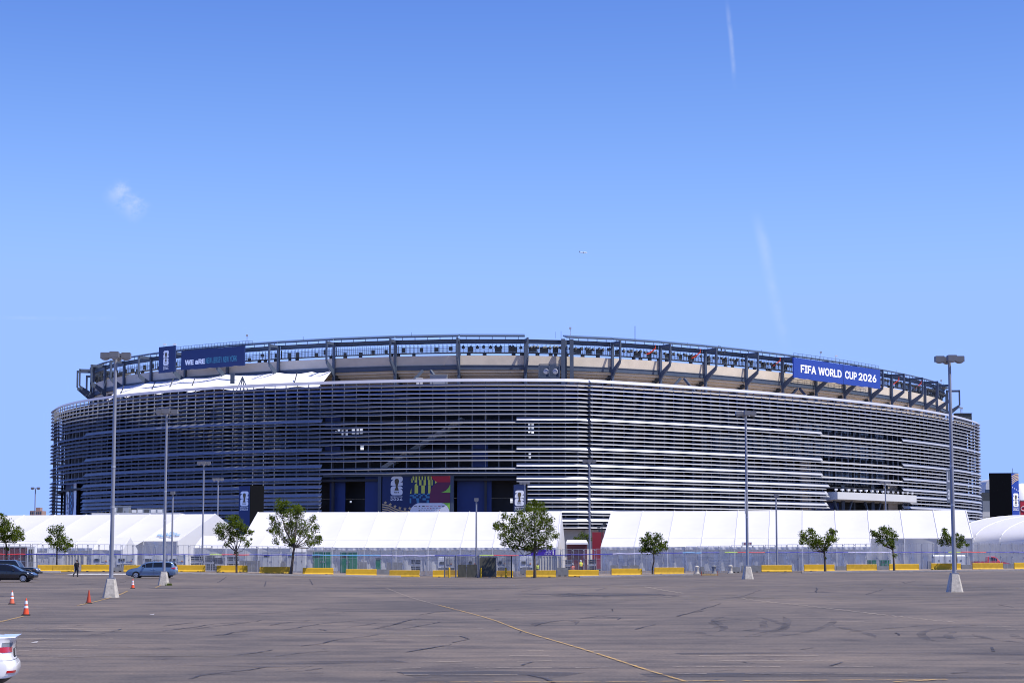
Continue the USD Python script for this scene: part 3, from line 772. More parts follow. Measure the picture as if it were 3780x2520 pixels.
for i in range(NC - 1):
    (p, n), (p2, n2) = cols[i], cols[i + 1]
    d = p2 - p; L = np.linalg.norm(d); t = d / L; no = np.array([t[1], -t[0]])
    if no @ (n + n2) < 0: no = -no
    g = .1
    a, b = p + t * g, p2 - t * g
    pxm = float(to_px(v3((p + p2) / 2, 48))[0])
    e = lambda off, zc, w, h: MB().bar(v3(a + no * off, zc), v3(b + no * off, zc), w, h)
    obj('parapet_panel', MB().bar(v3(a - no * .1, (Z['f1'] + Z['f0']) / 2), v3(b - no * .1, (Z['f1'] + Z['f0']) / 2), .45, Z['f1'] - Z['f0']), mt['concrete'], stadium)
    m = e(.25, 45.4, .12, 1.1); m.add(*e(.28, 45.88, .3, .10).mesh()); m.add(*e(.28, 44.9, .3, .10).mesh())
    obj('rim_beam', m, mt['steel'], stadium)
    # stepped underside of the seating deck
    m = MB()
    for k in range(12):
        zt, o1 = 44.85 - k * .62, -.25 - k * 1.15
        m.add([v3(p + no * o1, zt), v3(p2 + no * o1, zt), v3(p2 + no * o1, zt - .62), v3(p + no * o1, zt - .62)], [[0, 1, 2, 3]])
        m.add([v3(p + no * o1, zt - .62), v3(p2 + no * o1, zt - .62), v3(p2 + no * (o1 - 1.15), zt - .62), v3(p + no * (o1 - 1.15), zt - .62)], [[0, 1, 2, 3]])
    m.add([v3(p - no * .3, 46.2), v3(p2 - no * .3, 46.2), v3(p2 - no * 18, 35.2), v3(p - no * 18, 35.2)], [[0, 1, 2, 3]])
    obj('seating_deck', m, mt['deck'], stadium)
    obj('raker_beam', MB().bar(v3(p - n * .3, 44.0), v3(p - n * 9, 39.2), .5, .9), mt['steel_dark'], stadium)
    # gantry: top beam, catwalk with rails
    m = e(-.2, Z['top'] - .45, .14, .95); m.add(*e(-.2, Z['top'] - .04, .6, .12).mesh()); m.add(*e(-.2, Z['topb'] + .3, .6, .12).mesh())
    obj('gantry_beam', m, mt['steel'], stadium)
    m = e(-1.3, Z['cat'], 1.1, .22)
    for zr in (49.45, 49.9, 50.3):
        m.add(*e(-.75, zr, .06, .06).mesh()); m.add(*e(-1.85, zr, .06, .06).mesh())
    nb = max(3, int(L / .95))
    for k in range(nb + 1):
        q = a + (b - a) * k / nb
        m.bar(v3(q - no * .75, Z['cat']), v3(q - no * .75, Z['topb'] + .2), .09); m.bar(v3(q - no * 1.85, Z['cat']), v3(q - no * 1.85, Z['topb'] + .2), .08)
    obj('catwalk', m, mt['steel_dark'], stadium)
    # edge tube or solar strip on posts over the beam
    gap = (2006 < pxm < 2070) or (1820 < pxm < 1990)
    if not gap:
        tilt = .55
        P = [v3(a + no * .9, 52.75), v3(b + no * .9, 52.75), v3(b - no * 1.2, 53.35), v3(a - no * 1.2, 53.35)]
        Q = [x - [0, 0, .32] for x in P]
        obj('solar_panel', MB().hexa([P[0], P[3], Q[3], Q[0], P[1], P[2], Q[2], Q[1]]), mt['solar'], stadium)
        m = MB()
        for k in range(5):
            q = a + (b - a) * (k + .5) / 5
            m.bar(v3(q, Z['top'] - .1), v3(q, 52.75), .13)
        m.add(*e(.9, 52.62, .25, .3).mesh())
        obj('panel_post', m, mt['steel'], stadium)
    # floodlights and boxes on the catwalk
    dense = pxm > 1720
    for k in range(10 if dense else 4):
        f = (k + .5 + rngb.uniform(-.3, .3)) / (10 if dense else 4); q = a + (b - a) * f
        if dense:
            c0 = v3(q - no * .35, 50.15 + rngb.uniform(-.15, .1)); ax = unit([*(-no * .9), -.45])
            obj('floodlight', MB().tube([c0, c0 - ax * .5], [.42, .25], 10), mt['steel_dark'], stadium)
        else:
            obj('floodlight', MB().box(v3(q - no * .5, 49.0 + rngb.uniform(-.1, 1.0)), (.8, .5, .75 + rngb.uniform(0, .5)), rngb.uniform(-.3, .3)), mt['steel_dark'], stadium)
    for k in range(4 if dense else 3):
        q = a + (b - a) * rngb.random()
        obj('loudspeaker', MB().box(v3(q - no * 1.1, 48.6), (.75, .6, .55), rngb.random()).bar(v3(q - no * 1.1, 48.8), v3(q - no * 1.1, 49.3), .1), mt['steel_dark'], stadium)
    if dense:
        for f in (.22, .55, .8): obj('light_panel', MB().box(v3(a + (b - a) * (f + rngb.uniform(-.06, .06)) - no * .6, 49.7), (rngb.uniform(1.0, 2.2), .15, 1.25), math.atan2(t[1], t[0])), mt['steel_dark'], stadium)
# corner pylons where the two halves of the rim meet
for px in (2072, 2103):
    p, n = CB.at(CB.s_of(px)); q = p + n * 1.6
    obj('corner_pylon', MB().bar(v3(q, 34), v3(q, 52.1), .9, .8), mt['steel'], stadium)
# equipment cage beside the pylons
c0 = at_depth(1990, 1345, 448); c1 = at_depth(2065, 1393, 448)
m = MB(); zc_, zt_ = c1[2], c0[2]
for x in (c0[0], (c0[0] + c1[0]) / 2, c1[0]):
    m.box([x, 448, (zc_ + zt_) / 2], (.25, .25, zt_ - zc_)); m.box([x, 451, (zc_ + zt_) / 2], (.2, .2, zt_ - zc_))
for z in (zc_, zt_): m.box([(c0[0] + c1[0]) / 2, 448, z], (c1[0] - c0[0], .25, .25))
obj('cage_panel', MB().box([(c0[0] + c1[0]) / 2, 451.2, (zc_ + zt_) / 2], (c1[0] - c0[0], .1, zt_ - zc_)), mt['steel'], stadium)
m.box([(c0[0] + c1[0]) / 2, 449.5, zc_ - .1], (c1[0] - c0[0], 3, .2))
obj('equipment_cage', m, mt['steel'], stadium)
for x in (.35, .8):
    o = c0 + (c1 - c0) * x
    obj('dish_antenna', trimesh.creation.icosphere(2, .62).apply_scale((1, .6, 1)).apply_translation([o[0], 448.6, zc_ + 1.4]), mt['galv'], stadium, smooth=True)
# plant on the facade roof
for (x0, y0, x1, y1, Y, nm, mk) in ((1587, 1384, 1650, 1412, 444, 'rooftop_unit', 'grey_wall'), (1537, 1397, 1558, 1412, 445, 'rooftop_unit', 'grey_cab'), (3528, 1526, 3588, 1560, 600, 'rooftop_unit', 'steel_dark')):
    a, b = at_depth(x0, y0, Y), at_depth(x1, y1, Y)
    obj(nm, MB().box([(a[0] + b[0]) / 2, Y + 1.5, (a[2] + b[2]) / 2 - .6], (b[0] - a[0], 3, a[2] - b[2] + 1.2)).box([(a[0] + b[0]) / 2, Y + 1.4, a[2] + .08], (b[0] - a[0] + .2, 3.2, .15)), mt[mk], stadium)
obj('facade_roof', sweep(CL, 0, CL.s[-1], [(-1.0, ZT - 1.35), (-1.0, ZT - 1.5), (-16, ZT - 1.5), (-16, ZT - 1.35)], 6), mt['deck'], stadium)
obj('facade_roof', sweep(CR, 0, CR.s[-1], [(-1.0, ZT - 1.35), (-1.0, ZT - 1.5), (-16, ZT - 1.5), (-16, ZT - 1.35)], 6), mt['deck'], stadium)
# far half of the house and the bowl floor, so that the shell is closed
far = Curve(np.vstack([[BOWL[-1][0] - 12, BOWL[-1][1] + 110], [BOWL[-1][0] - 45, BOWL[-1][1] + 165], [BOWL[-1][0] - 110, BOWL[-1][1] + 195], [BOWL[0][0] + 80, BOWL[0][1] + 190], [BOWL[0][0] + 25, BOWL[0][1] + 150], [BOWL[0][0] + 5, BOWL[0][1] + 100]]))
for k in range(22):
    pts_ = far.q + np.sign((far.q - np.array([0, 560]))) * k * 1.9; z0 = 8 + k * 2.4; m = MB()
    for (p, q) in zip(pts_[:-1], pts_[1:]):
        m.add([v3(p, z0), v3(q, z0), v3(q, z0 + 1.5), v3(p, z0 + 1.5)], [[0, 1, 2, 3]])
        o1, o2 = np.sign(p - [0, 560]) * 1.9, np.sign(q - [0, 560]) * 1.9
        m.add([v3(p, z0 + 1.5), v3(q, z0 + 1.5), v3(q + o2, z0 + 2.4), v3(p + o1, z0 + 2.4)], [[0, 1, 2, 3]])
    obj('seating_tier', m, mt['grey_wall'] if k % 2 else mt['grey_cab'], stadium)
# masts and aerials along the rim
for (px, y0, y1, w, head) in ((2344, 1203, 1256, .10, 0), (2105, 1211, 1238, .12, 1), (912, 1238, 1262, .10, 1), (1119, 1242, 1256, .08, 0), (1520, 1226, 1240, .08, 0), (2050, 1224, 1245, .06, 0), (2071, 1222, 1246, .06, 0), (2538, 1264, 1278, .06, 0),
                              (3030, 1300, 1320, .08, 1), (3474, 1404, 1428, .10, 1), (3482, 1414, 1430, .08, 0), (3308, 1366, 1378, .06, 0), (2812, 1290, 1300, .06, 0), (3545, 1504, 1526, .14, 1), (3551, 1506, 1526, .14, 1)):
    p, n = CB.at(CB.s_of(px)) if px < 3500 else (np.array([at_depth(px, 1510, 601)[0], 601]), np.array([0, -1.0]))
    Y = p[1]; a, b = at_depth(px, y1 + 3, Y), at_depth(px, y0, Y)
    m = MB().bar(a, b, w)
    if head: m.box(b, (.5, .5, .45))
    obj('antenna', m, mt['galv'] if head else mt['steel_dark'], stadium)
p, n = CB.at(CB.s_of(2650)); a = at_depth(2632, 1296, p[1]); m = MB()
for k in range(7):
    m.bar(a + [k * .45, 0, -.6], a + [k * .45 + (-1) ** k * .5, .4, .4 + (k % 3) * .5], .16)
obj('antenna_cluster', m, mt['steel_dark'], stadium)
for (x, y) in ((605, 1272), (575 + 67, 1272), (3084, 1315)):      # cctv heads
    p, n = CB.at(CB.s_of(x)); a = at_depth(x, y, p[1] - 3)
    obj('cctv_camera', MB().tube([a, a + [0, 0, -1.4]], .07).box(a + [.2, 0, .1], (.7, .35, .35)), mt['white_panel'], stadium)
for (x, y) in ((2420, 1285), (2585, 1300), (2880, 1330), (3318, 1402), (3400, 1415)):   # red hoses slung on the gantry
    p, n = CB.at(CB.s_of(x)); a = at_depth(x, y, p[1] - .8); b = at_depth(x - 22, y + 18, p[1] - .8)
    obj('red_hose', MB().tube([a + [0, 0, .8], a, b, b + [-.8, 0, -.3]], .14, 5), mt['orange_rope'], stadium)
for (xa, ya, xb, yb) in ((2513, 1395, 2462, 1450), (2525, 1396, 2572, 1455), (2943, 1434, 2920, 1458), (2952, 1434, 2975, 1462), (1560, 1368, 1530, 1400), (1590, 1368, 1612, 1398)):   # raking struts under the rim
    p, n = CB.at(CB.s_of(xa)); a, b = at_depth(xa, ya, p[1] - 1), at_depth(xb, yb, p[1] - 3)
    obj('raking_strut', MB().bar(a, b, .5), mt['steel'], stadium)

# ------------------------------------------------------------------ lettering and emblems
FW = {}


def text_shape(text, bold=True):
    m = meshkit.text_mesh(text, 1.0, .01, bold=bold)
    f = m.faces[(np.abs(m.face_normals[:, 2] - 1) < 1e-3)]
    return unary_union([Polygon(m.vertices[t][:, :2]).buffer(.002) for t in f]).simplify(.012)


def fit(g, u0, v0, u1, v1):
    x0, y0, x1, y1 = g.bounds
    g = affinity.translate(g, -x0, -y0)
    return affinity.translate(affinity.scale(g, (u1 - u0) / (x1 - x0), (v1 - v0) / (y1 - y0), origin=(0, 0)), u0, v0)


T2 = Polygon([(492, 300), (500, 268), (520, 235), (548, 220), (580, 213), (770, 213), (808, 224), (830, 250), (835, 280), (835, 310), (825, 338), (805, 362), (780, 378), (755, 387), (832, 388), (832, 480), (490, 480), (490, 410), (502, 362), (535, 328), (575, 302)])
T6 = Polygon([(487, 570), (495, 530), (520, 505), (545, 496), (575, 493), (745, 493), (790, 503), (815, 525), (830, 550), (832, 573), (800, 575), (758, 583), (795, 596), (818, 615), (830, 645), (832, 690), (825, 722), (805, 745), (775, 757), (545, 757), (512, 742), (493, 715), (487, 690)])
TC = Polygon([(595, 622), (612, 575), (632, 540), (634, 500), (626, 445), (606, 402), (600, 350), (606, 312), (630, 288), (665, 280), (698, 288), (718, 308), (728, 350), (720, 402), (700, 445), (690, 500), (694, 540), (706, 575), (722, 622)])
TB = Polygon([(604, 598), (611, 578), (708, 578), (715, 598)])
EM = {'white': [T2.buffer(0), T6.buffer(0)], 'cup': TC.buffer(0), 'band': TB, 'fifa': fit(text_shape('FIFA'), 587, -703, 735, -652), 'wc': fit(text_shape('WORLD CUP'), 482, -825, 828, -785), 'yr': fit(text_shape('2026'), 480, -918, 825, -843)}


def flip(g): return affinity.scale(g, 1, -1, origin=(0, 0))


def emblem(parent, o, ux, uz, x0, y0, x1, y1, lift=.03, gap=True):
    """the 26 tournament mark in the rectangle (x0, y0)-(x1, y1), metres from o, y upwards."""
    nz = np.cross(ux, uz); sx, sy = (x1 - x0) / 355, (y1 - y0) / 705
    f = lambda g: affinity.affine_transform(g, [sx, 0, 0, sy, x0 - 480 * sx, y0 + 918 * sy])
    w = MB()
    for g in EM['white']: w.poly(f(flip(g)), o + nz * lift, ux, uz)
    obj('emblem', w, mt['ink_white'], parent)
    obj('trophy_print', MB().poly(f(flip(EM['cup'])), o + nz * lift * 2, ux, uz), mt['ink_bronze'], parent)
    obj('lettering', MB().poly(f(EM['fifa']), o + nz * lift * 2, ux, uz), mt['ink_black'], parent)
    obj('lettering', MB().poly(f(EM['wc']), o + nz * lift, ux, uz).poly(f(EM['yr']), o + nz * lift, ux, uz), mt['ink_white'], parent)


def hang(name, label, corners, off, mat, th=.35):
    """a flat banner hung on the outriggers; corners in px: left top/bottom, right top/bottom."""
    (xl, yt0, yb0), (xr, yt1, yb1) = corners
    c = Curve(CB.q + CB.n * off)
    pl, _ = c.at(c.s_of(xl)); pr, _ = c.at(c.s_of(xr))
    zt = (at_depth(xl, yt0, pl[1])[2] + at_depth(xr, yt1, pr[1])[2]) / 2; zb = (at_depth(xl, yb0, pl[1])[2] + at_depth(xr, yb1, pr[1])[2]) / 2
    W, H = np.linalg.norm(pr - pl), zt - zb
    ux = np.array([*(pr - pl) / W, 0]); uz = np.array([0, 0, 1.0]); o = v3(pl, zb)
    t = thing(name, label, 'banner')
    # cloth with a slack lower hem
    nz = np.cross(ux, uz); m = MB(); n = 24; V = []
    for i in range(n + 1):
        hem = .12 * math.sin(i * 1.9) + .08 * math.sin(i * .7)
        for z in (H, max(0, hem)):
            for d in (0, -th): V.append(o + ux * W * i / n + uz * z + nz * d)
    F = []
    for i in range(n):
        a = i * 4; b = a + 4
        F += [[a, a + 2, b + 2, b], [a + 1, b + 1, b + 3, a + 3], [a, b, b + 1, a + 1], [a + 2, a + 3, b + 3, b + 2]]
    F += [[0, 1, 3, 2], [n * 4, n * 4 + 2, n * 4 + 3, n * 4 + 1]]
    obj('cloth', m.add(V, F), mat, t)
    return t, o, ux, uz, W, H


t, o, ux, uz, W, H = hang('rim_banner', 'narrow blue banner with white 26 emblem and golden trophy, high on the stadium rim', ((579, 1281.4, 1377.9), (639, 1274.5, 1371)), 4.9, mt['banner_blue'])
emblem(t, o, ux, uz, W * .28, H * .115, W * .62, H * .84)
t, o, ux, uz, W, H = hang('rim_banner', 'long dark blue banner reading WE ARE NEW JERSEY NEW YORK on the stadium rim', ((662, 1295.2, 1364.9), (896.8, 1276, 1350.3)), 5.1, mt['banner_blue'])
nz = np.cross(ux, uz)
wa = text_shape('WE aRE').buffer(.05, join_style='mitre')
obj('lettering', MB().poly(fit(wa, W * .065, H * .24, W * .385, H * .51), o + nz * .04, ux, uz), mt['ink_white'], t)
obj('lettering', MB().poly(fit(text_shape('NEW JERSEY NEW YORK', False), W * .40, H * .25, W * .885, H * .54), o + nz * .04, ux, uz), mt['ink_teal'], t)
t, o, ux, uz, W, H = hang('rim_banner', 'bright blue banner reading FIFA WORLD CUP 2026 in white on the stadium rim', ((2935.3, 1319.3, 1393.9), (3256, 1364.6, 1435.5)), 5.4, mt['banner_bright'])
nz = np.cross(ux, uz); fw = lambda s: text_shape(s).buffer(.025, join_style='mitre')
for s_, a, b in (('FIFA', .075, .245), ('WORLD', .27, .535), ('CUP', .575, .715), ('2026', .735, .95)):
    obj('lettering', MB().poly(fit(fw(s_), W * a, H * .30, W * b, H * .70), o + nz * .04, ux, uz), mt['ink_white'], t)
obj('seam', MB().poly(sbox(W * .553, 0, W * .5565, H), o + nz * .03, ux, uz), mt['banner_blue'], t)
# handrails over the two long banners, and under the right one
for (xl, xr, zo, n, off) in ((640, 925, 53.2, 26, 3.4), (2935, 3250, 53.0, 22, 3.4), (2900, 3200, 46.5, 14, 1.6)):
    c = Curve(CB.q + CB.n * off); ss = np.linspace(c.s_of(xl), c.s_of(xr), n + 1); m = MB(); pp = [c.at(s_)[0] for s_ in ss]
    for a, b in zip(pp[:-1], pp[1:]):
        for z in (zo, zo - .55): m.bar(v3(a, z), v3(b, z), .07)
    for a in pp: m.bar(v3(a, zo - 1.2), v3(a, zo), .08)
    obj('handrail', m, mt['steel_dark'], stadium)

# big printed wall in the front gate
pl, pr = CL.at(CL.s_of(1411))[0], CL.at(CL.s_of(1662.5))[0]
nL = CL.at(CL.s_of(1536))[1]; pl, pr = pl - nL * .4, pr - nL * .4
W = np.linalg.norm(pr - pl); ux = np.array([*(pr - pl) / W, 0]); uz = np.array([0, 0, 1.0]); nz = np.cross(ux, uz)
zt = at_depth(1411, 1744, pl[1])[2]; zb = at_depth(1411, 1893.5, pl[1])[2]; H = zt - zb; o = v3(pl, zb)
gb = thing('gate_banner', 'large printed banner with stars, trophy and coloured shapes filling the front gate', 'banner')
obj('cloth', MB().poly(sbox(0, -3, W, H), o, ux, uz, .15), mt['banner_blue'], gb)
sx, sy = W / 1970, H / 1175
f = lambda pts: Polygon([((x - 245) * sx, (1280 - y) * sy) for x, y in pts]).buffer(0)
rect = lambda a, b, c, d: f([(a, b), (c, b), (c, d), (a, d)])
emblem(gb, o, ux, uz, (480 - 245) * sx, (1280 - 918) * sy, (835 - 245) * sx, (1280 - 213) * sy, .03)
m = MB(); yl = []
for k in range(8): yl.append(rect(1250 + k * 48, 108, 1275 + k * 48, 148))
for a, b in ((1190, 1215), (1250, 1285), (1320, 1345), (1380, 1412), (1445, 1475), (1508, 1540), (1575, 1608)): yl.append(rect(a, 150, b, 213))
for a, b in ((1120, 1165), (1205, 1250), (1295, 1335), (1380, 1420), (1465, 1505), (1550, 1600), (1640, 1672)): yl.append(rect(a, 215, b, 320))
for a, b, c in ((1085, 1120, 395), (1180, 1250, 395), (1310, 1375, 475), (1440, 1505, 475), (1565, 1635, 475), (1665, 1700, 475)): yl.append(rect(a, 322, b, c))
for a, b in ((1180, 1280), (1372, 1475), (1567, 1640)): yl.append(rect(a, 480, b, 710))
yl += [f([(1042, 715), (1085, 550), (1085, 715)]), f([(1765, 350), (1832, 392), (1765, 430)]), f([(1065, 320), (1090, 260), (1090, 320)]), f([(1180, 480), (1200, 430), (1250, 410), (1250, 480)])]
for g in yl: m.poly(g, o + nz * .03, ux, uz)
obj('yellow_checks', m, mt['ink_yellow'], gb)
m = MB()
for (y0, y1, xs) in ((712, 750, ((1160, 1225), (1285, 1350), (1412, 1475), (1537, 1615))), (750, 790, ((1042, 1160), (1225, 1285), (1350, 1412), (1475, 1537))), (790, 848, ((1122, 1222), (1318, 1365), (1505, 1615))),
                     (848, 905, ((1040, 1082), (1220, 1310), (1410, 1505))), (905, 990, ((1040, 1082), (1240, 1312), (1528, 1597)))):
    for a, b in xs: m.poly(rect(a, y0, b, y1), o + nz * .03, ux, uz)
obj('blue_checks', m, mt['ink_sky'], gb)
obj('red_shape', MB().poly(f([(1632, 105), (2215, 105), (2215, 390), (1840, 392), (1760, 350), (1690, 280), (1650, 200)]), o + nz * .04, ux, uz), mt['ink_red'], gb)
obj('orange_shape', MB().poly(f([(2050, 105), (2215, 105), (2215, 390), (2205, 330), (2170, 230), (2110, 150)]), o + nz * .06, ux, uz), mt['ink_orange'], gb)
obj('purple_shape', MB().poly(f([(1615, 985), (1622, 720), (1640, 620), (1690, 520), (1760, 450), (1840, 400), (2215, 391), (2205, 450), (2160, 540), (2080, 620), (1990, 670), (1940, 692), (2200, 693), (2200, 985)]), o + nz * .035, ux, uz), mt['ink_purple'], gb)
m = MB().poly(f([(1950, 692), (2080, 632), (2160, 546), (2205, 455), (2205, 692)]), o + nz * .05, ux, uz).poly(f([(1980, 988), (2200, 988), (2200, 1230), (2170, 1150), (2100, 1060), (2040, 1010)]), o + nz * .05, ux, uz)
obj('green_shape', m, mt['ink_green'], gb)
obj('white_podium', MB().poly(f([(1035, 1280), (1050, 1200), (1100, 1110), (1170, 1040), (1260, 997), (1320, 988), (1950, 988), (2030, 1008), (2110, 1075), (2170, 1165), (2195, 1280)]), o + nz * .07, ux, uz), mt['ink_white'], gb)
for k in range(4):
    e_ = [(245, 1010 + 66 * k), (420, 1040 + 66 * k), (600, 1130 + 64 * k), (760, 1190 + 60 * k), (900, 1215 + 50 * k), (1040, 1215 + 45 * k)]
    g = f(e_ + [(x, y + 32) for x, y in e_[::-1]]).intersection(sbox(0, 0, W, H))
    obj('gold_stripe', MB().poly(g, o + nz * .04, ux, uz), mt['ink_gold'], gb)


def star(cx, cy, r, r2=.42):
    return [(cx + (r if k % 2 == 0 else r * r2) * math.sin(k * math.pi / 5), cy - (r if k % 2 == 0 else r * r2) * math.cos(k * math.pi / 5)) for k in range(10)]


for cx, cy in ((335, 972), (478, 1022), (617, 1082), (757, 1132), (905, 1160), (1045, 1140)):
    obj('gold_star', MB().poly(f(star(cx, cy, 54)), o + nz * .06, ux, uz), mt['ink_gold'], gb)
m = MB(); mr = MB()
for k, (x, y, w, h) in enumerate([(1165, 1065, 85, 8), (1165, 1080, 85, 6), (1400, 1068, 75, 22), (1625, 1072, 70, 9), (1385, 1140, 35, 12), (1290, 1136, 40, 8), (1445, 1140, 65, 6), (1700, 1140, 60, 10), (1800, 1138, 50, 10), (1880, 1140, 60, 8), (1300, 1190, 35, 24), (1345, 1200, 60, 6), (1440, 1200, 45, 8),
                                     (1525, 1190, 25, 14), (1580, 1200, 45, 6), (1650, 1200, 50, 6), (1730, 1200, 40, 6), (1800, 1200, 45, 6), (1975, 1070, 70, 20)]):
    m.poly(rect(x, y, x + w, y + h), o + nz * .10, ux, uz)
m.poly(f([(1292, 1095), (1325, 1058), (1350, 1095)]), o + nz * .10, ux, uz)
for (x, y, w, h) in ((1505, 1070, 85, 14), (1740, 1076, 80, 8), (1855, 1068, 75, 16), (1635, 1128, 30, 32), (1545, 1134, 40, 16), (1885, 1188, 20, 24)): mr.poly(rect(x, y, x + w, y + h), o + nz * .10, ux, uz)
obj('partner_marks', m, mt['ink_black'], gb); obj('partner_marks', mr, mt['ink_red'], gb)

# printed wall in the left gate
pl, pr = CL.at(CL.s_of(219))[0], CL.at(CL.s_of(259.5))[0]; nl = CL.at(CL.s_of(240))[1]; pl, pr = pl - nl * 1.8, pr - nl * 1.8
W = np.linalg.norm(pr - pl); ux = np.array([*(pr - pl) / W, 0]); nz = np.cross(ux, uz); zt = at_depth(240, 1781, (pl[1] + pr[1]) / 2)[2]; H = zt - 7.0; o = v3(pl, 7.0)
lb = thing('gate_banner', 'tall narrow banner seen at a slant in the shaded gate at the curved end', 'banner')
obj('cloth', MB().poly(sbox(0, -3, W, H), o, ux, uz, .15), mt['banner_blue'], lb)
emblem(lb, o, ux, uz, W * .08, H * .22, W * .33, H * .86, .03)
m = MB()
for k in range(10):
    m.poly(sbox(W * (.42 + .1 * (k % 2)), H * (.35 + .06 * k), W * (.52 + .1 * (k % 2)), H * (.40 + .06 * k)), o + nz * .03, ux, uz)
obj('blue_checks', m, mt['ink_sky'], lb)
obj('pale_shape', MB().poly(Polygon([(W * .72, H), (W * .98, H), (W * .98, 0), (W * .55, H * .1), (W * .80, H * .55)]), o + nz * .03, ux, uz), mt['ink_white'], lb)
panel_on(CL, 200, 219, ZB - 6, zg, -3, 'gate_wall', mt['navy']); panel_on(CL, 259.5, 315, ZB - 6, zg, -6, 'gate_wall', mt['interior'])

# white sail canopy slung between rim and facade on the left
sail = thing('sail_canopy', 'white tensioned fabric canopy slung under the stadium rim with raking struts', 'canopy')
xs = [(386, 1487, 440, 1423), (470, 1466, 545, 1408), (590, 1456, 690, 1392), (700, 1448, 838, 1380), (900, 1447, 1025, 1374), (1030, 1440, 1150, 1372), (1166, 1437, 1226, 1366)]
rows = []
for (xb, yb, xt, yt) in xs:
    pb, nb = CL.at(CL.s_of(xb)); pt, nt = CB.at(CB.s_of(xt))
    B = at_depth(xb, yb, pb[1] + 2.2); T_ = at_depth(xt, yt, pt[1] - 1.2); rows.append((B, T_))
for i, ((B0, T0), (B1, T1)) in enumerate(zip(rows[:-1], rows[1:])):
    n, k = 12, 8; V = []
    for a in np.linspace(0, 1, n + 1):
        for b in np.linspace(0, 1, k + 1):
            P = (B0 * (1 - a) + B1 * a) * (1 - b) + (T0 * (1 - a) + T1 * a) * b
            sag = math.sin(a * math.pi)
            P = P + np.array([0, 0, -.45 * sag * (.35 + .65 * b) - .25 * math.sin(b * math.pi) + (.9 * sag * (1 - b) ** 2)])
            V.append(P)
    F = [[u * (k + 1) + w, (u + 1) * (k + 1) + w, (u + 1) * (k + 1) + w + 1, u * (k + 1) + w + 1] for u in range(n) for w in range(k)]
    obj('fabric_panel', (np.array(V), F), mt['sail'], sail, smooth=True)
for (xa, ya, xb, yb) in ((640, 1397, 618, 1452), (572, 1410, 560, 1440), (718, 1399, 704, 1440), (1096, 1377, 1080, 1440), (457, 1424, 445, 1455)):
    p, n = CB.at(CB.s_of(xa)); a = at_depth(xa, ya, p[1] - 9.5); b = at_depth(xb, yb, p[1] - 15)
    obj('strut', MB().tube([a, b], .14, 6), mt['steel_dark'], sail)
p, n = CL.at(CL.s_of(895)); a = at_depth(895, 1390, p[1] + 3); m = MB()
for dx in (-2.0, -.7, .7, 2.0): m.bar(a, a + [dx, dx * .3, -5.0], .22)
m.box(a + [-2.3, 0, -.4], (1.0, .5, 2.4)).bar(a + [-1.8, 0, .3], a + [0, 0, .3], .15)
obj('relay_mast', m, mt['steel'], stadium)

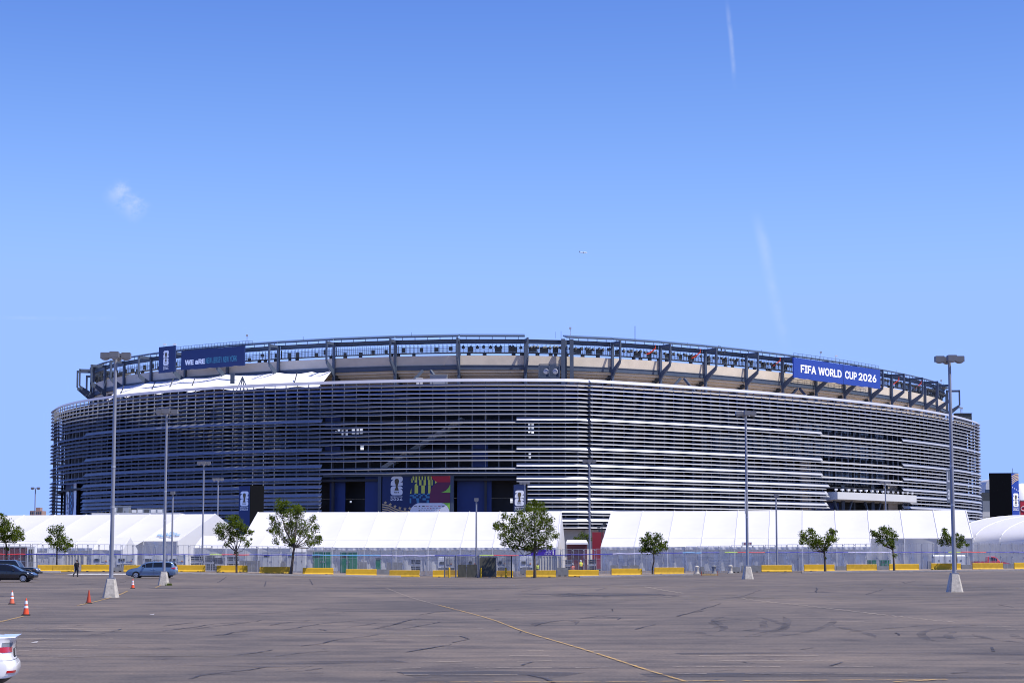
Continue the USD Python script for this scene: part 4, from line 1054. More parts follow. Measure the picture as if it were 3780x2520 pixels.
# ------------------------------------------------------------------ event tents
def tent(name, label, pxl, pxr, Yl, Yr, W, eave, ridge, bays, awn=None, turn=0.0):
    """white gable tent; near eave from pxl to pxr (px at depth Yl, Yr), W wide, gable ends square to the eave. awn: (from bay, to bay, reach, lip height)"""
    t = thing(name, label, 'tent')
    A, B = at_depth(pxl, 2000, Yl)[:2], at_depth(pxr, 2000, Yr)[:2]
    d = B - A; L = np.linalg.norm(d); ux = d / L; uy = np.array([-ux[1], ux[0]])
    P = lambda a, b, z: np.array([*(A + ux * a + uy * b), z])
    st = L / bays; rng = np.random.default_rng(int(abs(pxl)) + 7)
    for i in range(bays):
        a0, a1 = i * st + .04, (i + 1) * st - .04
        for sgn, nm in ((0, 'roof_panel'), (1, 'rear_roof_panel')):
            n, k = 7, 7; V = []
            for a in np.linspace(0, 1, n):
                for b in np.linspace(0, 1, k):
                    sag = .16 * math.sin(a * math.pi) * math.sin(b * math.pi)
                    bb = b * W / 2 if sgn == 0 else W - b * W / 2
                    V.append(P(a0 + (a1 - a0) * a, bb, eave + (ridge - eave) * b - sag))
            F = [[u * k + w, (u + 1) * k + w, (u + 1) * k + w + 1, u * k + w + 1] for u in range(n - 1) for w in range(k - 1)]
            obj(nm, (np.array(V), F), mt['vinyl'], t, smooth=True)
        # side wall: hung cloth with soft folds
        n, k = 17, 5; V = []
        ph, fr = rng.uniform(0, 6), rng.uniform(5, 9)
        for a in np.linspace(0, 1, n):
            for b in np.linspace(0, 1, k):
                V.append(P(a0 + (a1 - a0) * a, .05 + .16 * (1 - b) * math.sin(a * fr * 2 + ph) * math.sin(a * math.pi) + .10 * math.sin(b * 3 + a * 4 + ph), -.2 + (eave + .1) * b))
        F = [[u * k + w, (u + 1) * k + w, (u + 1) * k + w + 1, u * k + w + 1] for u in range(n - 1) for w in range(k - 1)]
        obj('side_wall', (np.array(V), F), mt['vinyl_wall'], t, smooth=True)
    for i in range(bays + 1):       # ribs showing as fine seams, and wall posts
        a = min(max(i * st, .05), L - .05); r = MB()
        r.bar(P(a, 0, eave + .03), P(a, W / 2, ridge + .03), .10, .12).bar(P(a, W, eave + .03), P(a, W / 2, ridge + .03), .10, .12)
        r.bar(P(a, -.05, 0), P(a, -.05, eave), .14)
        obj('frame_rib', r, mt['vinyl'], t)
    for a, s_ in ((0.0, -1), (L, 1)):
        V = [P(a, 0, -.2), P(a, W, -.2), P(a, W, eave), P(a, W / 2, ridge), P(a, 0, eave)]
        V2 = [v + np.array([*(ux * s_ * .05), 0]) for v in V]
        m = MB().add(V + V2, [[0, 1, 2], [0, 2, 3], [0, 3, 4], [5, 7, 6], [5, 8, 7], [5, 9, 8], [4, 3, 8], [4, 8, 9], [3, 2, 7], [3, 7, 8]])
        obj('gable', m, mt['vinyl'], t)
    if awn:
        b0, b1, reach, lip = awn
        for i in range(b0, b1):
            a0, a1 = i * st + .05, (i + 1) * st - .05
            n, k = 9, 5; V = []
            for a in np.linspace(0, 1, n):
                for b in np.linspace(0, 1, k):
                    V.append(P(a0 + (a1 - a0) * a, -reach * b - .02, eave - .02 + (lip - eave) * b - .14 * math.sin(a * math.pi) * math.sin(b * math.pi)))
            F = [[u * k + w, u * k + w + 1, (u + 1) * k + w + 1, (u + 1) * k + w] for u in range(n - 1) for w in range(k - 1)]
            obj('awning_panel', (np.array(V), F), mt['vinyl'], t, smooth=True)
            V = []                                                   # gathered valance along the lip
            for a in np.linspace(0, 1, 25):
                w_ = .05 * math.sin(a * 40 + i) + .04 * math.sin(a * 17)
                dip = .28 + .10 * abs(math.sin(a * math.pi))
                V += [P(a0 + (a1 - a0) * a, -reach - .03, lip), P(a0 + (a1 - a0) * a, -reach - .03 + w_, lip - dip)]
            obj('valance', (np.array(V), [[2 * u, 2 * u + 1, 2 * u + 3, 2 * u + 2] for u in range(24)]), mt['vinyl'], t, smooth=True)
            n, k = 17, 5; V = []; ph = rng.uniform(0, 6)
            for a in np.linspace(0, 1, n):
                for b in np.linspace(0, 1, k):
                    V.append(P(a0 + (a1 - a0) * a, -reach + .35 + .18 * (1 - b * .7) * math.sin(a * 13 + ph + b), -.2 + (lip + .1) * b))
            obj('awning_wall', (np.array(V), [[u * k + w, (u + 1) * k + w, (u + 1) * k + w + 1, u * k + w + 1] for u in range(n - 1) for w in range(k - 1)]), mt['vinyl_wall'], t, smooth=True)
        for i in range(b0, b1 + 1):
            obj('awning_post', MB().bar(P(i * st, -reach + .02, 0), P(i * st, -reach + .02, lip + .02), .12).bar(P(i * st, -.1, eave + .05), P(i * st, -reach, lip + .05), .08), mt['vinyl'], t)
    return t, P, L


rz_ = lambda y, Y: EYE + (2038 - y) * Y / FPX
tA, PA, LA = tent('event_tent', 'long white gable tent at the end by the black cars, its triangular gable showing', -190, 655, 303, 291, 24, 4.3, rz_(1898, 303), 7, (0, 6, 3.5, 3.3))
tB, PB, LB = tent('event_tent', 'long white gable tent below the big gate banner, behind the tallest trees', 893, 2060, 294, 291, 24, 4.4, rz_(1889.5, 303), 10, (0, 10, 3.6, 3.35))
tC, PC, LC = tent('event_tent', 'white gable tent below the white gate canopy, trees with slim trunks before it', 2228, 3592, 297, 289, 24, 4.7, rz_(1884, 302), 11, (0, 8, 3.6, 3.45))
# blue checker mark on the roof of the first tent
m = MB()
o = PA(LA - 3.6, 2.2, 0); d1 = PA(LA - 2.6, 2.2, 0) - o; up = (PA(0, 12, rz_(1898, 303)) - PA(0, 0, 4.3)); up = up / np.linalg.norm(up)
o = PA(LA - 4.4, 1.4, 4.3 + 1.6 * (rz_(1898, 303) - 4.3) / 12 + .14)
for a, b in ((0, .5), (1, 0), (1, 1), (2, .5), (2, 1.5), (3, 1), (3, 0), (4, .5)):
    m.add([o + d1 * (a * .75) + up * b * 1.0, o + d1 * (a * .75 + .7) + up * b * 1.0, o + d1 * (a * .75 + .7) + up * (b * 1.0 + .45), o + d1 * (a * .75) + up * (b * 1.0 + .45)], [[0, 1, 2, 3]])
obj('checker_mark', m, mt['ink_sky'], tA)
# small tents before the big ones
tent('event_tent', 'low small white tent between the two long tents, behind the crates', 716, 1075, 271, 269, 8, 3.25, 4.95, 3)
tent('event_tent', 'small white peaked tent in front of the first long tent, behind the pole', 340, 452, 274, 273, 5, 3.0, 4.7, 1)
s2 = thing('event_tent', 'small white tent with dark red sides in the gap below the stadium corner', 'tent')
a, b = at_depth(2090, 2010, 296), at_depth(2171, 2010, 296)
zr, ze = rz_(1991, 296), rz_(2004, 296)
m = MB().add([[a[0], 296, ze], [b[0], 296, ze], [b[0] - .2, 298, zr], [a[0] + .2, 298, zr], [a[0], 300, ze], [b[0], 300, ze]], [[0, 1, 2, 3], [3, 2, 5, 4]]).box([(a[0] + b[0]) / 2, 296, ze - .1], (b[0] - a[0], .1, .25))
obj('roof_panel', m, mt['vinyl'], s2)
obj('side_wall', MB().box([(a[0] + b[0]) / 2, 298.2, ze / 2 - .1], (b[0] - a[0] - .3, 3.5, ze - .2)), mt['maroon'], s2)
# arched tent at the far right
tD = thing('event_tent', 'white arched tent beside the dark display tower, fine ribs over its round roof', 'tent')
A = at_depth(3500, 2000, 312)[:2]; ang = math.radians(-53); ux = np.array([math.cos(ang), math.sin(ang)]); uy = np.array([-ux[1], ux[0]])
Wd, zr, ze = 38.0, rz_(1904, 324), 3.9
PD = lambda a, s_, up=0: np.array([*(A + ux * a + uy * (Wd / 2 - (Wd / 2) * math.cos(math.pi * s_))), ze + (zr - ze) * math.sin(math.pi * s_) ** .9 + up])
for i in range(5):
    V = [PD(i * 5 + aa, s_) for aa in (.03, 4.97) for s_ in np.linspace(0, 1, 25)]
    obj('roof_panel', (np.array(V), [[w, 25 + w, 26 + w, w + 1] for w in range(24)]), mt['vinyl'], tD, smooth=True)
for i in range(6):
    obj('frame_rib', MB().tube([PD(i * 5, s_, .03) for s_ in np.linspace(0, 1, 25)], .07, 5), mt['vinyl'], tD)
V = [PD(0, s_) for s_ in np.linspace(0, 1, 25)]
obj('gable', (np.array(V + [np.array([*v[:2], -.2]) for v in V]), [[i, i + 1, i + 26, i + 25] for i in range(24)]), mt['vinyl_wall'], tD)
for i in range(5):
    p, q = PD(i * 5, 0), PD(i * 5 + 5, 0)
    obj('side_wall', MB().add([[*p[:2], -.2], [*q[:2], -.2], q, p], [[0, 1, 2, 3]]), mt['vinyl_wall'], tD)
# white flat roof with plant behind the first tent
rr = thing('flat_roof_shelter', 'flat white shelter roof rising just behind the first long tent', 'shelter')
a, b = at_depth(338, 1900, 330), at_depth(660, 1900, 330)
obj('roof', MB().box([(a[0] + b[0]) / 2, 333, rz_(1899, 330)], (b[0] - a[0], 6, .45)), mt['vinyl'], rr)
for x in np.linspace(a[0] + .3, b[0] - .3, 5): obj('post', MB().box([x, 331, rz_(1899, 330) / 2 - .2], (.2, .2, rz_(1899, 330) - .4)), mt['galv'], rr)
for k, x in enumerate(np.linspace(352, 452, 8)):
    p = at_depth(x, 1895, 329); obj('roof_lamp', MB().box([p[0], 331, rz_(1899, 330) + .45], (.12, .12, .34)), mt['steel_dark'], rr)
for (x0, x1, y0, mk, lb) in ((409, 475, 1870, 'grey_wall', 'tall grey plant cabinet standing on the flat white shelter roof'), (484, 505, 1880, 'steel_dark', 'small dark plant cabinet on the flat white shelter roof'), (506, 605, 1879, 'grey_wall', 'long grey louvred plant unit on the flat white shelter roof')):
    a, b = at_depth(x0, y0, 332), at_depth(x1, y0, 332); z0 = rz_(1899, 330) + .24
    u = thing('plant_cabinet', lb, 'plant unit', ((a[0] + b[0]) / 2, 333, z0)); w, h = b[0] - a[0], rz_(y0, 332) - z0
    obj('casing', MB().box([0, 0, h / 2], (w, 2, h)).box([0, 0, h + .04], (w + .1, 2.1, .08)), mt[mk], u)
    for k in range(max(2, int(w / 1.1))):
        x = -w / 2 + .5 + k * 1.1
        if x < w / 2 - .3: obj('vent_panel', MB().box([x, -1.03, h / 2], (.8, .06, h * .7)), mt['steel_dark' if k % 3 == 1 else 'grey_cab'], u)

# ------------------------------------------------------------------ display towers
def tower(label, corners, Y, ytop, dark_right, rot):
    xa, xm, xb = corners
    t = thing('display_tower', label, 'display tower')
    H = rz_(ytop, Y); pm = at_depth(xm, 2000, Y)
    pa, pb = at_depth(xa, 2000, Y + rot[0]), at_depth(xb, 2000, Y + rot[1])
    pr = pa + pb - pm
    m = MB().hexa([[*pa[:2], 0], [*pm[:2], 0], [*pb[:2], 0], [*pr[:2], 0], [*pa[:2], H], [*pm[:2], H], [*pb[:2], H], [*pr[:2], H]])
    obj('casing', m, mt['ink_black'], t)
    (p, q) = (pa, pm) if dark_right else (pm, pb)
    W = np.linalg.norm((q - p)[:2]); ux = np.array([*((q - p)[:2] / W), 0]); uz = np.array([0, 0, 1.0]); o = np.array([*p[:2], 0])
    nz = np.cross(ux, uz)
    obj('printed_face', MB().poly(sbox(.06, .2, W - .06, H - .1), o + nz * .06, ux, uz, .05), mt['banner_bright' if not dark_right else 'banner_blue'], t)
    return t, o + nz * .07, ux, uz, W, H


t, o, ux, uz, W, H = tower('blue display tower with white 26 emblem and dark side, before the shaded louvres', (880, 921.5, 972), 345, 1792.5, True, (1.2, 2.2))
emblem(t, o, ux, uz, W * .13, rz_(1884, 345), W * .87, rz_(1814, 345))
f2 = lambda pts: Polygon(pts)
for k in range(3): obj('gold_stripe', MB().poly(f2([(0.1, 7.4 - k * .4), (W * .5, 7.0 - k * .35), (W - .1, 6.2 - k * .3), (W - .1, 6.0 - k * .3), (W * .5, 6.8 - k * .35), (.1, 7.2 - k * .4)]), o + np.cross(ux, uz) * .03, ux, uz), mt['ink_gold'], t)
t, o, ux, uz, W, H = tower('blue display tower with white 26 emblem rising behind the biggest tree', (1895, 1943, 1948), 345, 1788.5, True, (0, .8))
emblem(t, o, ux, uz, W * .10, rz_(1884, 345), W * .82, rz_(1811, 345))
t, o, ux, uz, W, H = tower('wide black display tower with narrow blue printed edge, next to the arched tent', (3657, 3738.5, 3766), 390, 1746.5, False, (.6, 2.0))
emblem(t, o, ux, uz, W * .12, rz_(1885, 390), W * .86, rz_(1821, 390))
nz = np.cross(ux, uz); zt = H - .1
for k in range(5):
    obj('gold_stripe', MB().poly(Polygon([(.08, zt - .5 - k * .38), (W * .5, zt - .1 - k * .32), (W - .08, zt + .0 - k * .26), (W - .08, zt - .15 - k * .26), (W * .5, zt - .25 - k * .32), (.08, zt - .66 - k * .38)]).intersection(sbox(0, 0, W, zt)), o + nz * .03, ux, uz), mt['ink_gold'], t)
for k in range(4):
    obj('white_star', MB().poly(Polygon(star(.25 + k * (W - .4) / 3.4, -(zt - 2.7 - .22 * k), .16)).buffer(0) if False else affinity.scale(Polygon(star(.25 + k * (W - .4) / 3.4, -(zt - 2.7 - .22 * k), .2)).buffer(0), 1, -1, origin=(0, 0)), o + nz * .03, ux, uz), mt['ink_white'], t)
p = at_depth(3743, 1745, 391); obj('antenna', MB().bar([p[0], 392, H], [p[0], 392, H + 1.0], .08), mt['steel_dark'], t)

# ------------------------------------------------------------------ lamp posts
def lamp(H, heads, base_h=1.08, label='', loc=(0, 0, 0), rz=0.0, spread=.62):
    t = thing('lamp_post', label, 'lamp post', loc, rz, 'lamp posts of the car park')
    if base_h:
        m = MB(); r = lambda s_, z: [[-s_ * .35, -s_ / 2, z], [s_ * .35, -s_ / 2, z], [s_ / 2, -s_ * .35, z], [s_ / 2, s_ * .35, z], [s_ * .35, s_ / 2, z], [-s_ * .35, s_ / 2, z], [-s_ / 2, s_ * .35, z], [-s_ / 2, -s_ * .35, z]]
        V = r(.95, -.15) + r(.92, .02) + r(.53, base_h - .03) + r(.48, base_h)
        F = [[a * 8 + k, a * 8 + (k + 1) % 8, (a + 1) * 8 + (k + 1) % 8, (a + 1) * 8 + k] for a in range(3) for k in range(8)]
        F += [[24, 25, 26, 27], [24, 27, 28, 31], [28, 29, 30, 31]]
        obj('concrete_base', m.add(V, F), mt['cbase'], t)
        obj('base_plate', MB().box([0, 0, base_h + .05], (.46, .46, .10)), mt['pole'], t)
    z0 = base_h
    obj('pole', MB().tube([[0, 0, z0], [0, 0, H * .55], [0, 0, H - .25]], [.125, .112, .095], 14), mt['pole'], t, smooth=40)
    if base_h:
        for zq in (4.2, 6.6): obj('pole_band', MB().tube([[0, 0, z0 + zq], [0, 0, z0 + zq + .11]], .13, 10), mt['galv'], t)
    for k in range(heads):
        a = {4: [0, math.pi, -math.pi / 2, math.pi / 2], 2: [0, math.pi], 1: [-math.pi / 2]}[heads][k]
        c = np.array([math.cos(a) * spread, math.sin(a) * spread, H - .17])
        hb = trimesh.creation.box((.54, .54, .33)); hb = trimesh.util.concatenate([hb]); hb.apply_transform(trimesh.transformations.rotation_matrix(a, [0, 0, 1])); hb.apply_translation(c)
        h = obj('lamp_head', MB().tm(hb).box(c + [0, 0, .175], (.50, .50, .03), a).bar([0, 0, H - .2], c * [.55, .55, 1] + [0, 0, -.03], .09), mt['lamp_box'], t)
        ln = trimesh.creation.icosphere(2, .24); ln.vertices[:, 2] = np.minimum(ln.vertices[:, 2] * .45, 0); ln.apply_translation(c + [0, 0, -.165])
        obj('lens', ln, mt['lens'], h, smooth=True)
    return t


g = on_ground(415, 2201); Yp = 119.0
def post_at(px, Y): x = at_depth(px, 2050, Y)[0]; return np.array([x, Y, gz(x, Y)])
H4 = 14.55
L1 = lamp(H4, 4, label='tallest near lamp post with square concrete foot, beside a faded orange cone', loc=post_at(412, 119), rz=.06)
for px, Y, lb, rz in ((606, 166, 'lamp post on concrete foot standing in front of the blue grey minivan', .06), (2759, 174, 'lamp post on pale concrete foot beside the three grey bollards', .1), (3521, 123.5, 'near lamp post with letter sign on its shaft, before the arched tent', .02)):
    dup(L1, lb, post_at(px, Y), rz)
LT = lamp(14.6, 4, 0, label='slim lamp post rising in front of the shaded gable of the first long tent', loc=(at_depth(748, 2000, 264)[0], 264, 0), rz=.05, spread=.62)
for px, Y, lb, z in ((802, 321, 'slim lamp post close beside the blue tower with a dark side', 0), (2177, 264, 'slim lamp post in the gap below the stadium corner, by the red board', .35), (3272, 336, 'slim lamp post standing before the white gate canopy', 0), (1937, 338, 'slim lamp post right in front of the tower behind the biggest tree', 0)):
    dup(LT, lb, (at_depth(px, 2000, Y)[0], Y, z - .1), .05)
L2 = lamp(14.7, 2, 0, label='distant lamp post with two heads rising at the left over the tent', loc=(at_depth(126, 2000, 372)[0], 372, 0), spread=.55)
S1 = lamp(9.9, 1, 0, label='short lamp post with one square head behind the fenced gate', loc=(at_depth(1758, 2060, 254)[0], 254, gz(-4.6, 254)), spread=.12)
for px, Y, lb in ((634, 254, 'short lamp post with one square head just behind the minivan'), (2868, 251, 'short lamp post with one square head beside the forked slim tree')):
    x = at_depth(px, 2060, Y)[0]; dup(S1, lb, (x, Y, gz(x, Y) + (.3 if px < 1000 else -.1)))
# narrow lot sign fixed to the right-hand post
sp = post_at(3521, 123.5); z1, z0 = sp[2] + 1.08 + 6.45, sp[2] + 1.08 + 4.4
sg = thing('lot_sign', 'narrow vertical grey sign with L and 8 strapped to a lamp post', 'sign')
xs = sp[0] - .24
obj('plate', MB().box([xs, 123.45, (z0 + z1) / 2], (.24, .03, z1 - z0)), mt['grey_wall'], sg)
for ch, zz0, zz1 in (('L', .62, .92), ('8', .10, .40)):
    gsh = fit(text_shape(ch), -.07, z0 + (z1 - z0) * zz0, .07, z0 + (z1 - z0) * zz1)
    obj('lettering', MB().poly(gsh, [xs, 123.425, 0], [1, 0, 0], [0, 0, 1]), mt['ink_white'], sg)
obj('bracket', MB().bar([xs, 123.47, z1], [sp[0] + .45, 123.47, z1 - .02], .025).bar([xs, 123.47, z0], [sp[0] + .45, 123.47, z0 - .02], .025), mt['galv'], sg)
sp = post_at(2759, 174)
sg = thing('lot_sign', 'narrow sign seen edge-on, strapped to the lamp post near the bollards', 'sign')
obj('plate', MB().box([sp[0] - .16, 173.7, sp[2] + 6.6], (.05, .45, 1.9)), mt['grey_cab'], sg)
obj('bracket', MB().bar([sp[0] - .16, 173.8, sp[2] + 7.5], [sp[0], 173.9, sp[2] + 7.5], .03), mt['galv'], sg)

# ------------------------------------------------------------------ yellow barriers along the kerb
bar_src = [(195, 272, 2086.5, 2109), (397 / 2.851, 725 / 2.851, 2085.8, 2108.8), (300.6, 407, 2088.6, 2108), (457, 571, 2089, 2110), (647, 757, 2086.5, 2109.3), (800, 913.5, 2087.8, 2111), (957.8, 1071, 2090.7, 2116), (1117.4, 1230.4, 2094.8, 2119.6),
           (1277, 1390.5, 2098.2, 2124.5), (1437, 1549, 2103.5, 2128.5), (1597.5, 1709, 2104.2, 2128.8), (1784, 1894, 2105, 2130), (1941, 2052.5, 2105, 2128.8), (2098.3, 2210.4, 2103.4, 2127), (2257.3, 2370, 2098.6, 2122.5), (2414.8, 2525.5, 2094.8, 2118.6),
           (2810.8, 2922.7, 2085.8, 2109.4), (2968.3, 3080.5, 2084.8, 2107.6), (3125, 3236.5, 2083.8, 2107), (3282.4, 3392.2, 2081.9, 2105.2), (3437, 3547, 2079.5, 2103), (3590.3, 3702.5, 2078.5, 2101.7), (3743.5, 3856, 2078, 2100.6)]
blab = ['yellow barrier mostly hidden behind the black off-roader', 'yellow barrier with leaf shadow beside the walking person', 'yellow barrier just right of the walking person', 'yellow barrier behind the bonnet of the minivan', 'yellow barrier just behind the tail of the minivan',
        'yellow barrier behind the slim trunk of the medium tree', 'yellow barrier left of the tall leaning trunk', 'yellow barrier in front of the first green cabinet', 'yellow barrier between the second green cabinet and the dark bin', 'yellow barrier set askew left of the fenced gate',
        'yellow barrier half hidden behind the left leaf of the gate', 'yellow barrier behind the right end of the fenced gate', 'yellow barrier crossed by the trunk of the biggest tree', 'yellow barrier in front of the two site workers', 'yellow barrier with a shadow edge left of the small round tree',
        'yellow barrier between the small round tree and the bollards', 'yellow barrier at the foot of a short lamp post', 'yellow barrier crossed by the trunk of the forked tree', 'yellow barrier between the forked tree and the green boxes', 'yellow barrier crossed by the tree with a leaning crown',
        'yellow barrier before the portable toilets, behind a lamp post', 'yellow barrier in front of the red pickup', 'yellow barrier cut off at the right edge of the view']
YB = 249.0
for i, ((xa, xb, yt, yb), lb) in enumerate(zip(bar_src, blab)):
    Y = YB + (0.6 if i in (11,) else 0)
    a, b = at_depth(xa, yb, Y), at_depth(xb, yb, Y); w = b[0] - a[0]; h = .84
    zb = (at_depth((xa + xb) / 2, yb, Y)[2])
    rzv = {9: -.10, 12: .01, 1: .02, 14: .03}.get(i, random.Random(i).uniform(-.02, .02))
    t = thing('road_barrier', lb, 'barrier', ((a[0] + b[0]) / 2, Y, zb), rzv, 'yellow barriers along the kerb')
    m = MB(); prof = [(-.24, 0), (-.24, .10), (-.16, .24), (-.125, h - .03), (-.10, h), (.10, h), (.125, h - .03), (.16, .24), (.24, .10), (.24, 0)]
    n = len(prof); V = [[sx, y, z] for sx in (-w / 2, -w / 2 + .04, w / 2 - .04, w / 2) for y, z in [(p[0] * (.94 if abs(sx) == w / 2 else 1), p[1] - (.02 if abs(sx) == w / 2 and p[1] > .5 else 0)) for p in prof]]
    F = [[s_ * n + k, s_ * n + (k + 1) % n, (s_ + 1) * n + (k + 1) % n, (s_ + 1) * n + k] for s_ in range(3) for k in range(n)]
    m.add(V, F); m.f[-1] = np.vstack([m.f[-1], [[0, k + 1, k] for k in range(1, n - 1)], [[3 * n, 3 * n + k, 3 * n + k + 1] for k in range(1, n - 1)]])
    obj('body', m, mt['yellow' if i % 3 else 'yellow2'], t)
    for s_ in (-1, 1): obj('lifting_slot', MB().box([s_ * w * .28, -.235, .045], (.28, .05, .09)), mt['rubber'], t)

# ------------------------------------------------------------------ temporary fence: panels, one by one
fy = 258.0
def fence_proto(wd, h):
    t = thing('mesh_fence', 'mesh', 'fence', (0, 0, 0), 0, 'temporary fence panels behind the barriers')
    m = MB()
    for x in (-wd / 2 + .05, wd / 2 - .05): m.box([x, 0, h / 2], (.06, .06, h))
    m.box([0, 0, h / 2], (.035, .035, h)).box([0, 0, h - .03], (wd, .045, .045)).box([0, 0, .08], (wd, .045, .045)).box([0, 0, h * .60], (wd, .03, .03))
    obj('panel_frame', m, mt['galv'], t)
    obj('mesh_upper', MB().add([[-wd / 2, .01, h * .60], [wd / 2, .01, h * .60], [wd / 2, .01, h], [-wd / 2, .01, h]], [[0, 1, 2, 3]]), mt['fence_mesh'], t)
    obj('mesh_lower', MB().add([[-wd / 2, .01, .06], [wd / 2, .01, .06], [wd / 2, .01, h * .60], [-wd / 2, .01, h * .60]], [[0, 1, 2, 3]]), mt['fence_mesh_low'], t)
    for f_ in (.95, .45): obj('coupler', MB().box([wd / 2, -.02, h * f_], (.12, .10, .15)), mt['galv'], t)
    return t


xa, xb = at_depth(-30, 2040, fy)[0], at_depth(3820, 2040, fy)[0]
pitch = 41.4 * fy / FPX; nP = int((xb - xa) / pitch)
fh = 3.45; proto = fence_proto(pitch - .10, fh)
def fence_z(x): return gz(x, 250)
ORD = 'first second third fourth fifth sixth seventh eighth ninth tenth eleventh twelfth'.split()
marks = [(-100, 'the left edge'), (150, 'the tree by the walker'), (345, 'the small peaked tent'), (640, 'the post behind the minivan'), (873, 'the medium tree trunk'), (1075, 'the leaning trunk'), (1256, 'the second green cabinet'), (1437, 'the askew yellow barrier'),
         (1641, 'the gate hinge post'), (1888, 'the fenced gate'), (2177, 'the slim corner post'), (2410, 'the bent thin trunk'), (2573, 'the first grey bollard'), (2759, 'the post by the bollards'), (3047, 'the forked tree trunk'), (3300, 'the leaning crown tree'), (3521, 'the lot sign post')]
mcount = {}
def fence_label(px):
    k = max(i for i, m_ in enumerate(marks) if px >= m_[0]); mcount[k] = mcount.get(k, 0) + 1
    return f'grey mesh fence panel, {ORD[mcount[k] - 1]} one right of {marks[k][1]}'
for i in range(nP + 1):
    x = xa + i * pitch; px = to_px([x, fy, 2])[0]
    loc = (x, fy + .12 * math.sin(i * 1.7), fence_z(x))
    fl = fence_label(px)
    if i == 0:
        proto.SetCustomDataByKey('label', fl)
        proto.GetAttribute('xformOp:translate').Set(Gf.Vec3d(*map(float, loc)))
    else: dup(proto, fl, loc, .03 * math.sin(i * 2.3))
# coloured ribbon strung along the fence, one length after another
rib = [(-30, 95, 'red'), (95, 405, 'blue'), (405, 775, 'blue'), (775, 819, 'green'), (819, 921, 'red'), (921, 1072, 'blue'), (1072, 1090, 'lightblue'), (1090, 1152, 'blue'), (1152, 1405, 'lightblue'), (1405, 1605, 'lavender'), (1605, 1770, 'blue'),
       (1770, 1822, 'green'), (1822, 1915, 'red'), (1915, 2262, 'blue'), (2262, 2420, 'lavender'), (2420, 2520, 'blue'), (2520, 2590, 'lightblue'), (2590, 2655, 'blue'), (2675, 2722, 'green'), (2722, 2825, 'red'), (2825, 3130, 'blue'), (3130, 3290, 'lavender'),
       (3290, 3500, 'blue'), (3500, 3545, 'green'), (3545, 3640, 'red'), (3640, 3830, 'blue')]
rlab = ['red ribbon on the fence above the black cars', 'blue ribbon on the fence from the off-roader to the tall lamp post', 'blue ribbon on the fence above the minivan', 'short green ribbon beside the small low tent', 'red ribbon behind the medium tree trunk', 'blue ribbon left of the tall leaning trunk',
        'short pale blue ribbon just left of the leaning trunk', 'blue ribbon right behind the leaning trunk', 'pale blue ribbon in front of the green cabinets', 'lavender ribbon between the dark bin and the fenced gate', 'blue ribbon over the left part of the fenced gate', 'green ribbon over the fenced gate',
        'red ribbon between the fenced gate and the purple sign', 'blue ribbon under the purple sign', 'lavender ribbon left of the small round tree', 'blue ribbon behind the small round tree', 'short pale blue ribbon above the grey bollards', 'knotted blue ribbon over the metal rack', 'short green ribbon beside the red lettered sheet',
        'red ribbon behind the lamp post near the bollards', 'blue ribbon behind the forked tree', 'lavender ribbon left of the leaning crown tree', 'blue ribbon above the portable toilets', 'short green ribbon right of the near lamp post', 'red ribbon over the red pickup', 'blue ribbon at the right end of the fence']
for (p0, p1, c), lb in zip(rib, rlab):
    xs0, xs1 = at_depth(p0, 2043, fy)[0], at_depth(p1, 2043, fy)[0]; n = max(3, int((xs1 - xs0) / .6)); pts = []
    yv = 2043 if p0 < 1400 else (2049 if p0 < 2000 else (2043 if p0 < 2500 else 2038))
    for k in range(n + 1):
        f_ = k / n; px = p0 + (p1 - p0) * f_
        yy = np.interp(px, [0, 1100, 1500, 2000, 2450, 2700, 3780], [2044, 2047, 2050, 2048.5, 2040, 2038, 2036.5])
        pts.append([xs0 + (xs1 - xs0) * f_, fy - .12 - .03 * math.sin(k * 2.1), EYE - (yy - 2038) * fy / FPX + .025 * math.sin(k * 1.3)])
    obj('fence_ribbon', MB().tube(pts, .055, 5), mt['rib_' + c], '/World', lb, 'ribbon', 'coloured ribbons strung along the fence')

